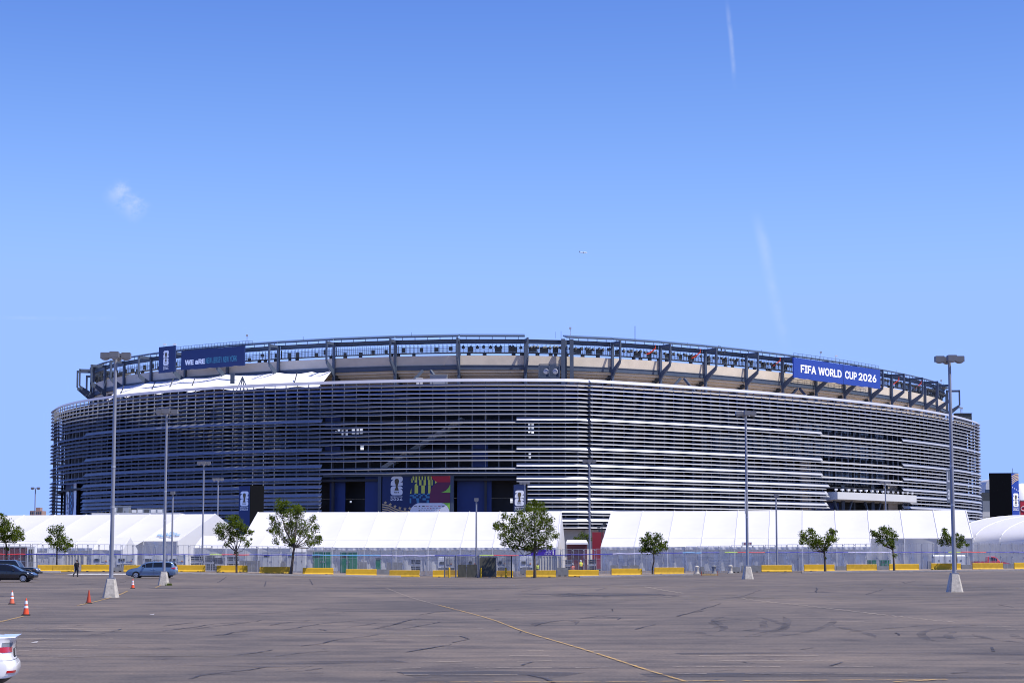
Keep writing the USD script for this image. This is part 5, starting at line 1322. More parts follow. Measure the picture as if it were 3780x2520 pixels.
# ------------------------------------------------------------------ trees
def tree(label, k, ox, oy, clumps, trunk, Y, leaf, base_z=None, seed=1, dens=1.0, size=.19, tr=.13):
    """clumps: (x, y, r) in zoomed px; trunk: zoomed px from the foot to the fork."""
    rng = np.random.default_rng(seed)
    W = lambda x, y, dy=0.0: at_depth(ox + x / k, oy + y / k, Y + dy)
    foot = W(*trunk[0]); foot[2] = gz(foot[0], Y) if base_z is None else base_z
    t = thing('plane_tree', label, 'tree', foot)
    scale = Y / FPX / k
    pts = [np.zeros(3)] + [W(*p) - foot for p in trunk[1:]]
    fork = pts[-1]
    m = MB(); n = len(pts)
    m.tube([pts[0] - [0, 0, .1]] + pts[1:], [tr * 1.35] + list(np.linspace(tr, tr * .72, n - 1)) if n > 1 else tr, 8)
    obj('trunk', m, mt['bark'], t, smooth=True)
    V, F, cnt = [], [], 0
    C = []
    xs = [c[0] for c in clumps]; spread = (max(xs) - min(xs)) * scale / 2
    for (x, y, r) in clumps:
        dy = rng.uniform(-.75, .75) * spread
        c = W(x, y, 0) - foot + [0, dy, 0]; C.append((c, r * scale))
    limbs = MB()
    order = sorted(range(len(C)), key=lambda i: -C[i][1])
    for i in order[:max(9, len(C) * 2 // 3)]:
        c, r = C[i]
        mid = fork * .45 + c * .55 + rng.normal(0, .12, 3) - [0, 0, .25 * np.linalg.norm(c[:2] - fork[:2])]
        limbs.tube([fork - [0, 0, .15], mid, c], [tr * .45, tr * .28, .018], 5)
        for _ in range(3):
            e = c + rng.normal(0, r * .6, 3); limbs.tube([mid * .4 + c * .6, e], [.03, .012], 4)
    obj('limbs', limbs, mt['bark'], t)
    for c, r in C:
        nl = int(95 * dens * (r / .30) ** 1.7)
        d = rng.normal(0, 1, (nl, 3)); d /= np.linalg.norm(d, axis=1, keepdims=True)
        rad = r * rng.random(nl) ** .6 * 1.34
        sub = rng.normal(0, 1, (5, 3)); sub = c + sub / np.linalg.norm(sub, axis=1, keepdims=True) * r * .75
        p = np.where(rng.random(nl)[:, None] < .6, c + d * rad[:, None] * [1, 1, .85], sub[rng.integers(0, 5, nl)] + d * rad[:, None] * .5)
        u = rng.normal(0, 1, (nl, 3)); u /= np.linalg.norm(u, axis=1, keepdims=True)
        nn = rng.normal(0, .8, (nl, 3)) + [.5, -.3, 1.2]; w = np.cross(u, nn); w /= np.maximum(np.linalg.norm(w, axis=1, keepdims=True), 1e-6)
        s = size * rng.uniform(.55, 1.15, nl)[:, None]
        droop = np.array([0, 0, -.25]) * s
        quad = np.stack([p - u * s * .5, p + w * s * .45 + droop * .3, p + u * s * .5 + droop, p - w * s * .45 + droop * .3], 1)
        V.append(quad.reshape(-1, 3)); i0 = cnt + 4 * np.arange(nl)
        F += [np.stack([i0, i0 + 1, i0 + 2], 1), np.stack([i0, i0 + 2, i0 + 3], 1)]; cnt += 4 * nl
    obj('crown', (np.vstack(V), np.vstack(F)), leaf, t)
    return t


Z1 = (2.851, 0, 1600); Z2 = (2.851, 700, 1650); Z3 = (2.851, 1400, 1650); Z4 = (2.851, 2000, 1650); Z5 = (2.852, 2700, 1650); Z6 = (2.852, 3180, 1650)
tree('slender tree cut by the left edge, above the black cars', *Z1, [(20, 890, 48), (60, 950, 60), (110, 1005, 60), (165, 1020, 50), (160, 1060, 50), (215, 1075, 50), (10, 1080, 60), (70, 1095, 50), (130, 1110, 50), (190, 1115, 36), (0, 990, 60), (70, 1205, 26), (40, 1020, 40), (-60, 1000, 60), (-80, 1080, 60), (235, 1100, 25)], [(65, 1440), (65, 1340), (68, 1200), (60, 1130)], 254, mt['leaf0'], seed=1)
tree('small slim tree between the slim post and the walking person', *Z1, [(560, 1005, 45), (645, 995, 42), (600, 1060, 62), (540, 1110, 40), (660, 1110, 55), (720, 1160, 42), (700, 1205, 42), (580, 1160, 45), (512, 1115, 24), (742, 1110, 14), (620, 1200, 30), (640, 1150, 40), (755, 1170, 20)], [(598, 1440), (598, 1330), (600, 1220), (605, 1150)], 254, mt['leaf0'], seed=2, tr=.10)
tree('medium tree with a thin pale trunk in front of the low small tent', *Z2, [(450, 765, 55), (330, 850, 55), (390, 835, 55), (500, 795, 65), (570, 830, 50), (590, 875, 50), (640, 895, 30), (345, 935, 48), (425, 970, 42), (560, 950, 45), (605, 1015, 38), (283, 880, 34), (400, 1025, 32), (490, 735, 30), (480, 1112, 24), (440, 890, 55), (510, 890, 50), (645, 965, 14), (660, 880, 15)], [(495, 1326), (492, 1200), (490, 1090)], 246, mt['leaf0'], seed=3, tr=.11)
tree('tall tree with a leaning trunk before the long tent, beside the blue tower', *Z2, [(930, 600, 50), (1010, 610, 55), (1100, 630, 55), (1180, 660, 55), (960, 680, 65), (1060, 700, 65), (850, 740, 40), (1150, 740, 62), (1280, 750, 42), (900, 800, 52), (1000, 800, 62), (1100, 820, 65), (1220, 820, 62), (1310, 850, 52), (830, 870, 36), (930, 900, 60), (1040, 900, 55), (1150, 900, 52), (1270, 930, 52), (1350, 965, 42), (900, 985, 36), (1000, 970, 45), (1250, 1000, 42), (1100, 980, 34), (1060, 1030, 26), (935, 555, 24), (1300, 1005, 36), (1330, 1000, 28), (1380, 945, 18)],
     [(1063, 1328), (1080, 1220), (1092, 1100), (1105, 1040)], 246, mt['leaf1'], seed=4, tr=.17)
tree('biggest tree with a full dense crown, standing before the purple sign', *Z3, [(1620, 590, 46), (1690, 610, 46), (1560, 640, 46), (1630, 680, 75), (1720, 690, 56), (1480, 690, 46), (1320, 730, 42), (1400, 760, 56), (1500, 770, 66), (1600, 780, 76), (1700, 780, 76), (1780, 770, 56), (1260, 820, 54), (1350, 840, 66), (1450, 850, 76), (1560, 870, 76), (1680, 870, 76), (1800, 860, 56), (1300, 910, 54), (1400, 940, 66), (1520, 960, 76), (1640, 970, 76), (1760, 950, 66), (1850, 930, 38), (1330, 1000, 50), (1430, 1030, 55), (1560, 1050, 55), (1680, 1050, 55), (1790, 1050, 36), (1230, 840, 34), (1640, 560, 20), (1215, 815, 18)],
     [(1637, 1366), (1636, 1260), (1633, 1150), (1632, 1080)], 244, mt['leaf1'], seed=5, tr=.16)
tree('small round tree on a bent thin trunk between two yellow barriers', *Z4, [(1130, 935, 42), (1055, 975, 30), (1215, 945, 48), (1160, 1000, 65), (1085, 1030, 48), (1240, 1010, 56), (1290, 1040, 42), (1060, 1080, 36), (1130, 1070, 55), (1210, 1085, 48), (1302, 1000, 20), (1100, 990, 40)], [(1168, 1328), (1163, 1280), (1180, 1200), (1177, 1110)], 249.5, mt['leaf2'], seed=6, tr=.10)
tree('forked tree whose crown splits in two lobes, in front of the third long tent', *Z5, [(760, 915, 46), (848, 895, 46), (800, 970, 55), (735, 995, 34), (880, 960, 50), (905, 1010, 55), (985, 960, 46), (1060, 900, 42), (1092, 890, 36), (1080, 960, 42), (1030, 980, 46), (970, 1020, 46), (830, 1020, 46), (980, 1075, 34), (990, 1165, 14), (855, 870, 22), (1075, 860, 18), (950, 1000, 35)], [(988, 1327), (986, 1230), (980, 1150), (978, 1090)], 243, mt['leaf0'], seed=7, tr=.13)
tree('tree whose crown leans out to one side, between two yellow barriers near the green boxes', *Z6, [(120, 905, 36), (170, 920, 42), (220, 870, 46), (280, 865, 46), (330, 900, 46), (250, 940, 55), (330, 960, 46), (190, 980, 42), (290, 1005, 36), (332, 1040, 30), (340, 1140, 22), (98, 885, 18), (230, 1025, 22), (360, 930, 25)], [(345, 1316), (342, 1220), (335, 1130), (328, 1060)], 243, mt['leaf2'], seed=8, tr=.12)
tree('loose airy tree partly hidden by the near lamp post with the lot sign', *Z6, [(890, 868, 28), (870, 930, 42), (915, 960, 46), (850, 1000, 38), (930, 1010, 36), (1000, 990, 42), (1060, 950, 38), (1080, 1000, 36), (1020, 1030, 34), (1110, 1027, 22), (890, 905, 30), (960, 950, 40), (985, 915, 22)], [(992, 1292), (995, 1180), (990, 1080), (985, 1030)], 247, mt['leaf2'], seed=9, tr=.11)
tree('pale green tree far behind the fence, below the stadium corner', *Z4, [(420, 915, 30), (470, 930, 34), (440, 960, 34), (490, 960, 34), (360, 955, 26), (395, 965, 26), (495, 990, 26)], [(450, 1120), (450, 1040), (450, 980)], 320, mt['leaf2'], base_z=0, seed=10, tr=.12, dens=.7)
tree('low dark tree behind the arched tent at the foot of the stadium', *Z6, [(1150, 830, 26), (1180, 840, 26), (1210, 825, 22), (1130, 845, 20)], [(1170, 1000), (1170, 900), (1170, 860)], 345, mt['leaf2'], base_z=0, seed=11, tr=.12, dens=.8)
# weeds at a post foot
w0 = post_at(606, 166); rng = np.random.default_rng(8); V = []; F = []
for k in range(60):
    b = w0 + [.5 + rng.normal(0, .1), -.35 + rng.normal(0, .12), 0]; a = rng.uniform(0, 6.3); h = rng.uniform(.1, .34)
    e = b + [math.cos(a) * h * .6, math.sin(a) * h * .6, h]; s_ = np.array([-math.sin(a), math.cos(a), 0]) * .03
    V += [b - s_, b + s_, e]; F.append([3 * k, 3 * k + 1, 3 * k + 2])
obj('weeds', (np.array(V), F), mt['leaf1'], '/World', 'tuft of weeds at the concrete foot of the post before the minivan', 'weeds', kind='stuff')

# ------------------------------------------------------------------ things behind and before the fence (px corners at a depth)
def px_box(name, label, cat, x0, x1, y0, Y, mk, deep=1.2, y1=None, group=None, extra=None):
    a, b = at_depth(x0, y0, Y), at_depth(x1, y0, Y); g0 = gz((a[0] + b[0]) / 2, min(Y, 270)) if y1 is None else at_depth(x0, y1, Y)[2]
    w, h = b[0] - a[0], a[2] - g0
    t = thing(name, label, cat, ((a[0] + b[0]) / 2, Y + deep / 2, g0), 0, group)
    if extra: extra(t, w, h, deep, mk)
    else: obj('body', MB().box([0, 0, h / 2], (w, deep, h)), mt[mk], t)
    return t


def cabinet(t, w, h, d, mk):
    obj('body', MB().box([0, 0, h / 2 + .04], (w, d, h - .12)).box([0, 0, h - .03], (w + .1, d + .1, .06)), mt[mk], t)
    for s_ in (-1, 1):
        obj('door', MB().box([s_ * w * .245, -d / 2 - .025, h / 2], (w * .45, .05, h * .84)), mt[mk], t)
        obj('handle', MB().box([s_ * .09, -d / 2 - .07, h * .55], (.05, .05, .22)), mt['galv'], t)
    obj('vent', MB().box([-w * .245, -d / 2 - .06, h * .8], (w * .3, .03, h * .10)), mt['steel_dark'], t)


def generator(t, w, h, d, mk):
    obj('hood', MB().box([0, 0, h * .68], (w, d, h * .60)).box([0, 0, h - .02], (w * .9, d * .9, .06)), mt['gen_white'], t)
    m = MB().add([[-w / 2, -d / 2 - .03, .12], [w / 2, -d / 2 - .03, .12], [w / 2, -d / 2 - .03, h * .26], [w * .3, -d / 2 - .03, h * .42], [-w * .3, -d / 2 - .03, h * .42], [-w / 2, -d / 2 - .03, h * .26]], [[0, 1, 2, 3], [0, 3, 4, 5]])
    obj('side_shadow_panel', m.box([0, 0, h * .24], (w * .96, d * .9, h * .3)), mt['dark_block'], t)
    obj('vent_panel', MB().box([-w * .22, -d / 2 - .03, h * .66], (w * .34, .05, h * .16)), mt['steel_dark'], t)
    obj('door_panel', MB().box([w * .22, -d / 2 - .02, h * .74], (w * .36, .04, h * .36)), mt['grey_cab'], t)
    obj('warning_label', MB().box([w * .32, -d / 2 - .05, h * .6], (.18, .02, .14)), mt['amber'], t)
    for s_ in (-1, 1): obj('wheel', MB().tube([[s_ * w * .28, -d / 2, .25], [s_ * w * .28, -d / 2 + .2, .25]], .25, 14), mt['rubber'], t)


def container(t, w, h, d, mk):
    n = max(6, int(w / .35)); V = []
    for k in range(n * 2 + 1):
        x = -w / 2 + w * k / (n * 2); y = -d / 2 - (.07 if (k // 1) % 2 else 0)
        V += [[x, y, .12], [x, y, h - .1]]
    obj('corrugated_side', MB().add(V, [[2 * k, 2 * k + 2, 2 * k + 3, 2 * k + 1] for k in range(n * 2)]), mt[mk], t)
    obj('frame', MB().box([0, 0, h - .05], (w + .1, d + .1, .12)).box([0, 0, .06], (w + .1, d + .1, .14)).box([-w / 2, -d / 2, h / 2], (.14, .2, h)).box([w / 2, -d / 2, h / 2], (.14, .2, h)).box([0, .1, h / 2], (w - .05, d - .2, h - .1)), mt[mk], t)


def crates(t, w, h, d, mk):
    n = max(2, int(h / .26)); rng = np.random.default_rng(int(w * 100)); c = max(1, int(w / 1.1))
    for a in range(c):
        for k in range(n - int(rng.integers(0, 2))):
            x = -w / 2 + (a + .5) * w / c + rng.uniform(-.04, .04); hh = h / n
            obj('crate', MB().box([x, 0, (k + .5) * hh], (w / c - .12, d, hh * .80)).box([x, 0, (k + .93) * hh], (w / c - .06, d + .06, hh * .10)), mt['crate' if (k + a) % 4 else 'grey_cab'], t)


def block(t, w, h, d, mk):
    obj('body', MB().hexa([[-w / 2, -d / 2, 0], [w / 2, -d / 2, 0], [w / 2, d / 2, 0], [-w / 2, d / 2, 0], [-w / 2 + .03, -d * .36, h], [w / 2 - .03, -d * .36, h], [w / 2 - .03, d * .36, h], [-w / 2 + .03, d * .36, h]]), mt[mk], t)
    for s_ in (-1, 1): obj('lifting_slot', MB().box([s_ * w * .25, -d / 2, .06], (min(.3, w * .2), .06, .12)), mt['rubber'], t)


def toilet(t, w, h, d, mk):
    obj('cabin', MB().box([0, 0, h * .45], (w, d, h * .9)), mt['grey_cab'], t)
    rf = trimesh.creation.cylinder(radius=d / 2, height=w, sections=20); rf.apply_transform(trimesh.transformations.rotation_matrix(math.pi / 2, [0, 1, 0])); rf.vertices[:, 2] *= .35; rf.apply_translation([0, 0, h * .9])
    obj('roof', rf, mt['gen_white'], t)
    obj('door', MB().box([0, -d / 2 - .025, h * .43], (w * .74, .05, h * .78)), mt['gen_white'], t); obj('door_sign', MB().box([0, -d / 2 - .06, h * .6], (.24, .02, .2)), mt['grey_wall'], t)


px_box('switch_cabinet', 'pale grey double-door cabinet nearest the medium tree', 'cabinet', 968, 1035, 2036, 264, 'grey_cab', extra=cabinet)
px_box('switch_cabinet', 'pale grey double-door cabinet right beside the leaning trunk', 'cabinet', 1058, 1128, 2036, 264, 'grey_cab', extra=cabinet)
px_box('switch_cabinet', 'green double-door cabinet just right of the leaning trunk', 'cabinet', 1155, 1220, 2036, 264, 'green_cab', extra=cabinet)
px_box('switch_cabinet', 'second green double-door cabinet, farther from the leaning trunk', 'cabinet', 1256, 1317, 2037, 264, 'green_cab', extra=cabinet)
px_box('switch_cabinet', 'low green box left of the leaning crown tree', 'cabinet', 3206, 3235, 2066, 263, 'green_cab', extra=cabinet)
px_box('switch_cabinet', 'green box directly behind the leaning crown tree', 'cabinet', 3252, 3287, 2066, 263, 'green_cab', extra=cabinet)
px_box('waste_bin', 'dark green bin standing alone between green cabinets and crates', 'bin', 1386, 1405, 2058, 262, 'green_cab', extra=lambda t, w, h, d, mk: (obj('body', MB().box([0, 0, h * .46], (w * .92, d, h * .92)), mt[mk], t), obj('lid', MB().box([0, 0, h * .95], (w, d + .1, h * .08)), mt['steel_dark'], t)))
for (x0, x1, y0, lb) in ((343, 403, 2045, 'white generator at the slim post near the small peaked tent'), (431, 498, 2044, 'white generator just left of the minivan windscreen'), (529, 597, 2045, 'white generator behind the minivan roof'), (620, 684, 2045, 'white generator right of the short post behind the minivan'),
                         (1617, 1676, 2054, 'white generator behind the left leaf of the fenced gate'), (1729, 1758, 2052, 'narrow white generator behind the middle of the fenced gate'), (1838, 1868, 2052, 'narrow white generator behind the right end of the fenced gate'), (1920, 1966, 2052, 'white generator left of the purple sign')):
    px_box('generator', lb, 'generator', x0, x1, y0, 265, 'gen_white', deep=1.4, extra=generator)
px_box('shipping_container', 'beige corrugated container behind the walking person', 'container', 242, 309, 2045, 266, 'corr', deep=2.4, extra=container)
px_box('shipping_container', 'beige corrugated container under the purple sign', 'container', 1986, 2072, 2050, 266, 'corr', deep=2.4, extra=container)
px_box('site_cabin', 'white cabin with a plain door beside the slim tree near the walking person', 'cabin', 140, 232, 2042, 268, 'gen_white', deep=2.4, extra=lambda t, w, h, d, mk: (obj('wall', MB().box([0, 0, h / 2], (w, d, h)), mt['vinyl_wall'], t), obj('roof', MB().box([0, 0, h + .06], (w + .3, d + .3, .14)), mt[mk], t), obj('door', MB().box([w * .12, -d / 2 - .03, h * .45], (.95, .06, h * .85)), mt['grey_cab'], t), obj('air_unit', MB().box([-w * .05, 0, h + .4], (.9, .8, .55)), mt['grey_cab'], t)))
px_box('trailer', 'dark red food trailer at the left edge behind the black cars', 'trailer', -60, 98, 2018, 268, 'maroon', deep=2.6, y1=2104, extra=lambda t, w, h, d, mk: (obj('body', MB().box([0, 0, h * .55], (w, d, h * .9)), mt['maroon'], t), obj('roof', MB().box([0, 0, h + .05], (w + .1, d + .1, .15)), mt['grey_cab'], t), obj('stripe', MB().box([0, -d / 2 - .02, h * .40], (w * .98, .04, .10)), mt['grey_cab'], t), obj('hatch', MB().box([w * .1, -d / 2 - .03, h * .30], (w * .5, .04, h * .22)), mt['steel_dark'], t),
        [obj('wheel', MB().tube([[s_, -d / 2 - .02, .2], [s_, -d / 2 + .2, .2]], .32, 12), mt['rubber'], t) for s_ in (-1, 1)]))
px_box('site_door', 'dark doorway of a white hut right of the dark red trailer', 'hut', 100, 128, 2016, 267, 'gen_white', deep=1.5, extra=lambda t, w, h, d, mk: (obj('wall', MB().box([0, 0, h / 2], (w, d, h)), mt['gen_white'], t), obj('door', MB().box([w * .05, -d / 2 - .03, h * .45], (w * .6, .05, h * .88)), mt['olive'], t)))
for (x0, x1, y0, lb) in ((704, 750, 2052, 'stack of dark plastic crates right of the minivan tail'), (757, 828, 2050, 'wide stack of dark plastic crates left of the medium tree trunk'), (838, 880, 2054, 'stack of dark plastic crates just behind the medium tree trunk'), (1516, 1552, 2057, 'stack of grey crates left of the fenced gate'),
                         (2086, 2116, 2058, 'tall stack of grey crates right of the beige container'), (2172, 2202, 2056, 'stack of dark crates right of the site worker')):
    px_box('crate_stack', lb, 'crates', x0, x1, y0, 262, 'crate', deep=1.0, extra=crates)
for (x0, x1, y0, lb) in ((882, 960, 2068, 'low grey block between the crates and the pale cabinets'), (1037, 1056, 2070, 'narrow grey block between the two pale cabinets'), (1318, 1354, 2073, 'low grey block right of the second green cabinet'), (1425, 1486, 2074, 'wide low grey block right of the dark green bin'),
                         (2254, 2284, 2085, 'low grey block left of the small round tree'), (2298, 2320, 2087, 'small grey block beneath the small round tree'), (2324, 2360, 2085, 'grey block just left of the bent thin trunk'), (2585, 2600, 2090, 'small grey block behind the first bollard'), (2704, 2732, 2092, 'grey block right of the third bollard'),
                         (2739, 2812, 2086, 'long grey block behind the post foot near the bollards'), (3087, 3125, 2088, 'grey block right of the forked tree'), (3237, 3290, 2088, 'grey block behind the leaning crown tree barrier'), (3425, 3440, 2070, 'narrow grey block left of the portable toilets'), (3549, 3590, 2083, 'grey block right of the near lamp post foot'), (3703, 3742, 2080, 'grey block at the far end of the fence'),
                         (410, 455, 2093, 'grey block between two barriers left of the minivan'), (2055, 2098, 2094, 'grey block right of the biggest tree'), (1390, 1436, 2100, 'grey block behind the gap right of the dark bin barrier')):
    px_box('concrete_block', lb, 'block', x0, x1, y0, 255 if y0 > 2080 else 261, 'dark_block', deep=.7, extra=block)
for (x0, x1, lb) in ((3446, 3485, 'portable toilet on the left of three'), (3488, 3524, 'portable toilet in the middle of three, behind the near lamp post'), (3530, 3563, 'portable toilet on the right of three')):
    px_box('portable_toilet', lb, 'portable toilet', x0, x1, 2047, 266, 'gen_white', deep=1.2, extra=toilet)
# metal rack behind the bollards
a, b = at_depth(2621, 2060, 256.8), at_depth(2696, 2060, 256.8); g0 = gz(a[0], 250)
t = thing('metal_rack', 'grey metal rack of crossbars standing behind the grey bollards', 'rack', (a[0], 256.8, g0)); w = b[0] - a[0]; h = EYE - 22 * 256.8 / FPX - g0
for x in (0, w / 2, w): obj('upright', MB().box([x, 0, h / 2], (.07, .07, h)), mt['galv'], t)
for k in range(4): obj('crossbar', MB().box([w / 2, -.06, h * (.35 + .2 * k)], (w, .05, .05)), mt['galv'], t)
# grey bollards and a low rack on the ground before them
for i, (px, lb) in enumerate(((2573, 'first of three grey waisted bollards, beside a yellow barrier'), (2636, 'middle one of three grey waisted bollards'), (2697, 'third grey waisted bollard, next to the lamp post foot'))):
    p = at_depth(px, 2110, 247); g0 = gz(p[0], 247); t = thing('bollard', lb, 'bollard', (p[0], 247, g0), 0, 'grey bollards at the driveway')
    prof = [[0, 0], [.33, 0], [.30, .12], [.22, .34], [.22, .62], [.28, .82], [.31, .93], [.10, 1.06], [0, 1.08]]
    obj('body', trimesh.creation.revolve(prof, sections=8), mt['dark_block'] if i % 2 else mt['cbase'], t); obj('foot', MB().box([0, 0, .04], (.78, .78, .08)), mt['cbase'], t)
a, b = on_ground(2590, 2124), on_ground(2672, 2125)
t = thing('ground_rack', 'low yellow metal rack lying on the asphalt before the bollards', 'rack', a); w = b[0] - a[0]
for dy in (0, 1.2): obj('rail', MB().bar([0, dy, .12], [w, dy, .12], .06), mt['yellow2'], t)
for k in range(13): obj('bar', MB().bar([k * w / 12, 0, .15], [k * w / 12 + .12, 1.2, .15], .035), mt['yellow2'], t)
for x in (0, w): obj('end_post', MB().bar([x, 0, 0], [x, 0, .55], .06), mt['cone_old'], t)
# purple direction sign
a, b = at_depth(1960, 2027.5, 257.6), at_depth(2050, 2048, 257.6)
t = thing('direction_sign', 'purple direction sign with small white lines of text and arrows on the fence', 'sign'); w, h = b[0] - a[0], a[2] - b[2]
obj('board', MB().box([(a[0] + b[0]) / 2, 257.6, (a[2] + b[2]) / 2], (w, .06, h)), mt['sign_purple'], t)
m = MB()
for (u0, u1, v) in ((.62, .87, .80), (.58, .84, .52), (.56, .84, .24), (.16, .34, .78), (.12, .26, .5)):
    n = int((u1 - u0) / .028)
    for k in range(n):
        if (k * 7 + int(v * 10)) % 5: m.poly(sbox(u0 * w + k * .028 * w, v * h - .045, u0 * w + k * .028 * w + .055, v * h + .045), [a[0], 257.55, b[2]], [1, 0, 0], [0, 0, 1])
obj('lettering', m, mt['ink_white'], t)
for v in (.8, .52, .24): obj('arrow_tile', MB().poly(sbox(.89 * w, v * h - .08, .89 * w + .16, v * h + .08), [a[0], 257.55, b[2]], [1, 0, 0], [0, 0, 1]), mt['ink_white'], t)
for x in (a[0] + .2, b[0] - .2): obj('post', MB().box([x, 257.72, 1.2], (.06, .06, 2.6)), mt['galv'], t)
# exit sheet
a, b = at_depth(2738, 2000, 257.5), at_depth(2776, 2012, 257.5)
t = thing('exit_sign', 'white sheet lettered EXIT in red, partly behind the lamp post near the bollards', 'sign'); w, h = b[0] - a[0], a[2] - b[2]
obj('sheet', MB().box([(a[0] + b[0]) / 2, 257.5, (a[2] + b[2]) / 2], (w, .03, h)), mt['vinyl'], t)
obj('lettering', MB().poly(fit(text_shape('EXIT'), w * .25, h * .2, w * .95, h * .85), [a[0], 257.47, b[2]], [1, 0, 0], [0, 0, 1]), mt['sign_red'], t)
# red board in the gap below the corner, with lamps above
a, b = at_depth(2186, 1963, 330), at_depth(2228, 2030, 330)
t = thing('red_board', 'plain red board standing in the gap left of the third long tent', 'board'); obj('panel', MB().box([(a[0] + b[0]) / 2, 330, a[2] / 2], (b[0] - a[0], .4, a[2])), mt['sign_red'], t)
obj('support', MB().box([(a[0] + b[0]) / 2, 330.5, a[2] / 2], (.2, .4, a[2] - .4)), mt['galv'], t)
p = at_depth(2222, 1946, 318)
t = thing('lighting_mast', 'short dark mast with flood lamps beside the third long tent', 'mast', (p[0], 318, 0)); obj('mast', MB().bar([0, 0, 0], [0, 0, p[2]], .18), mt['steel_dark'], t)
for k, (dx, dz) in enumerate(((-.5, .1), (.1, .35), (-.3, -.5), (.4, .6))): obj('flood_lamp', MB().box([dx, -.1, p[2] + dz], (.5, .35, .4), k), mt['steel_dark'], t)

# chain-link gate enclosure by the middle of the kerb
Yg = 246.2; GP = lambda px: at_depth(px, 2100, Yg)[0]
gt = thing('chain_gate', 'chain-link double gate with dark screens and steel posts at the driveway', 'gate')
gb0 = lambda x: gz(x, Yg); GH = 3.05; ztop_g = EYE - 13 * Yg / FPX
for px in (1641, 1683, 1762, 1768, 1831, 1888):
    x = GP(px); obj('gate_post', MB().tube([[x, Yg, gb0(x) - .1], [x, Yg, ztop_g + (.08 if px in (1683, 1768) else 0)]], .075 if px not in (1683, 1768) else .095, 8), mt['lamp_box'] if px != 1888 else mt['steel_dark'], gt)
for (x0, x1) in ((1641, 1683), (1686, 1761), (1771, 1830), (1833, 1887)):
    a, b = GP(x0) + .08, GP(x1) - .08; zb = gb0((a + b) / 2) + .08
    m = MB()
    for z in (zb, ztop_g - .05, zb + (ztop_g - zb) * .45): m.bar([a, Yg, z], [b, Yg, z], .05)
    if x0 == 1686: m.bar([(a + b) / 2, Yg, zb], [(a + b) / 2, Yg, ztop_g], .06)
    obj('gate_frame', m, mt['galv'], gt)
    obj('chain_link', MB().add([[a, Yg + .02, zb], [b, Yg + .02, zb], [b, Yg + .02, ztop_g], [a, Yg + .02, ztop_g]], [[0, 1, 2, 3]]), mt['dark_mesh'], gt)
for (x0, x1, f0, f1) in ((1690, 1721, 0, .60), (1723, 1760, 0, .60), (1771, 1829, .03, .94)):
    a, b = GP(x0), GP(x1); zb = gb0((a + b) / 2) + .05; hh = ztop_g - zb
    n, k = 9, 7; V = [[a + (b - a) * u / (n - 1), Yg - .08 + .012 * math.sin(u * 1.7 + v), zb + hh * (f0 + (f1 - f0) * v / (k - 1))] for u in range(n) for v in range(k)]
    obj('privacy_screen', (np.array(V), [[u * k + v, (u + 1) * k + v, (u + 1) * k + v + 1, u * k + v + 1] for u in range(n - 1) for v in range(k - 1)]), mt['olive'], gt, smooth=True)
for px, lb in ((1658.5, 'yellow guard post at the left leaf of the fenced gate'), (1776, 'yellow guard post at the middle of the fenced gate'), (1867.5, 'yellow guard post near the right end of the fenced gate')):
    x = at_depth(px, 2100, 245.6)[0]; t = thing('guard_post', lb, 'guard post', (x, 245.6, gz(x, 245.6)), 0, 'yellow guard posts at the fenced gate')
    obj('body', MB().tube([[0, 0, -.1], [0, 0, 1.12]], .115, 12), mt['yellow'], t, smooth=40); obj('cap', trimesh.creation.icosphere(2, .115).apply_translation([0, 0, 1.12]), mt['yellow'], t, smooth=True)
# crowd barriers behind the kerb at the left
for (x0, x1, lb) in ((105, 145, 'steel crowd barrier right of the dark doorway'), (700, 776, 'low steel crowd barrier before the dark crates by the minivan tail')):
    a, b = at_depth(x0, 2080, 254), at_depth(x1, 2080, 254); g0 = gz(a[0], 250); t = thing('crowd_barrier', lb, 'crowd barrier', (a[0], 254, g0)); w = b[0] - a[0]
    obj('frame', MB().bar([0, 0, 1.1], [w, 0, 1.1], .045).bar([0, 0, .25], [w, 0, .25], .045).bar([0, 0, 0], [0, 0, 1.1], .045).bar([w, 0, 0], [w, 0, 1.1], .045), mt['galv'], t)
    for k in range(1, 12): obj('bar', MB().bar([k * w / 12, 0, .25], [k * w / 12, 0, 1.1], .02), mt['galv'], t)

# ------------------------------------------------------------------ traffic cones
def cone(label, loc, mat, collars, h=.72):
    t = thing('traffic_cone', label, 'traffic cone', loc, .2)
    obj('base', MB().box([0, 0, .02], (.37, .37, .04)).box([0, 0, .045], (.31, .31, .02)), mt['rubber'], t)
    r = lambda z: .135 - (.135 - .028) * z / h
    obj('body', trimesh.creation.revolve([[r(0), .05], [r(h * .5), h * .5], [r(h), h - .01], [.015, h], [0, h]], sections=24), mat, t, smooth=40)
    for z0, z1 in collars:
        obj('collar', trimesh.creation.revolve([[r(z0) + .003, z0], [r(z0) + .006, z0 + .003], [r(z1) + .006, z1 - .003], [r(z1) + .003, z1]], sections=24), mt['cone_white'], t, smooth=40)
    return t


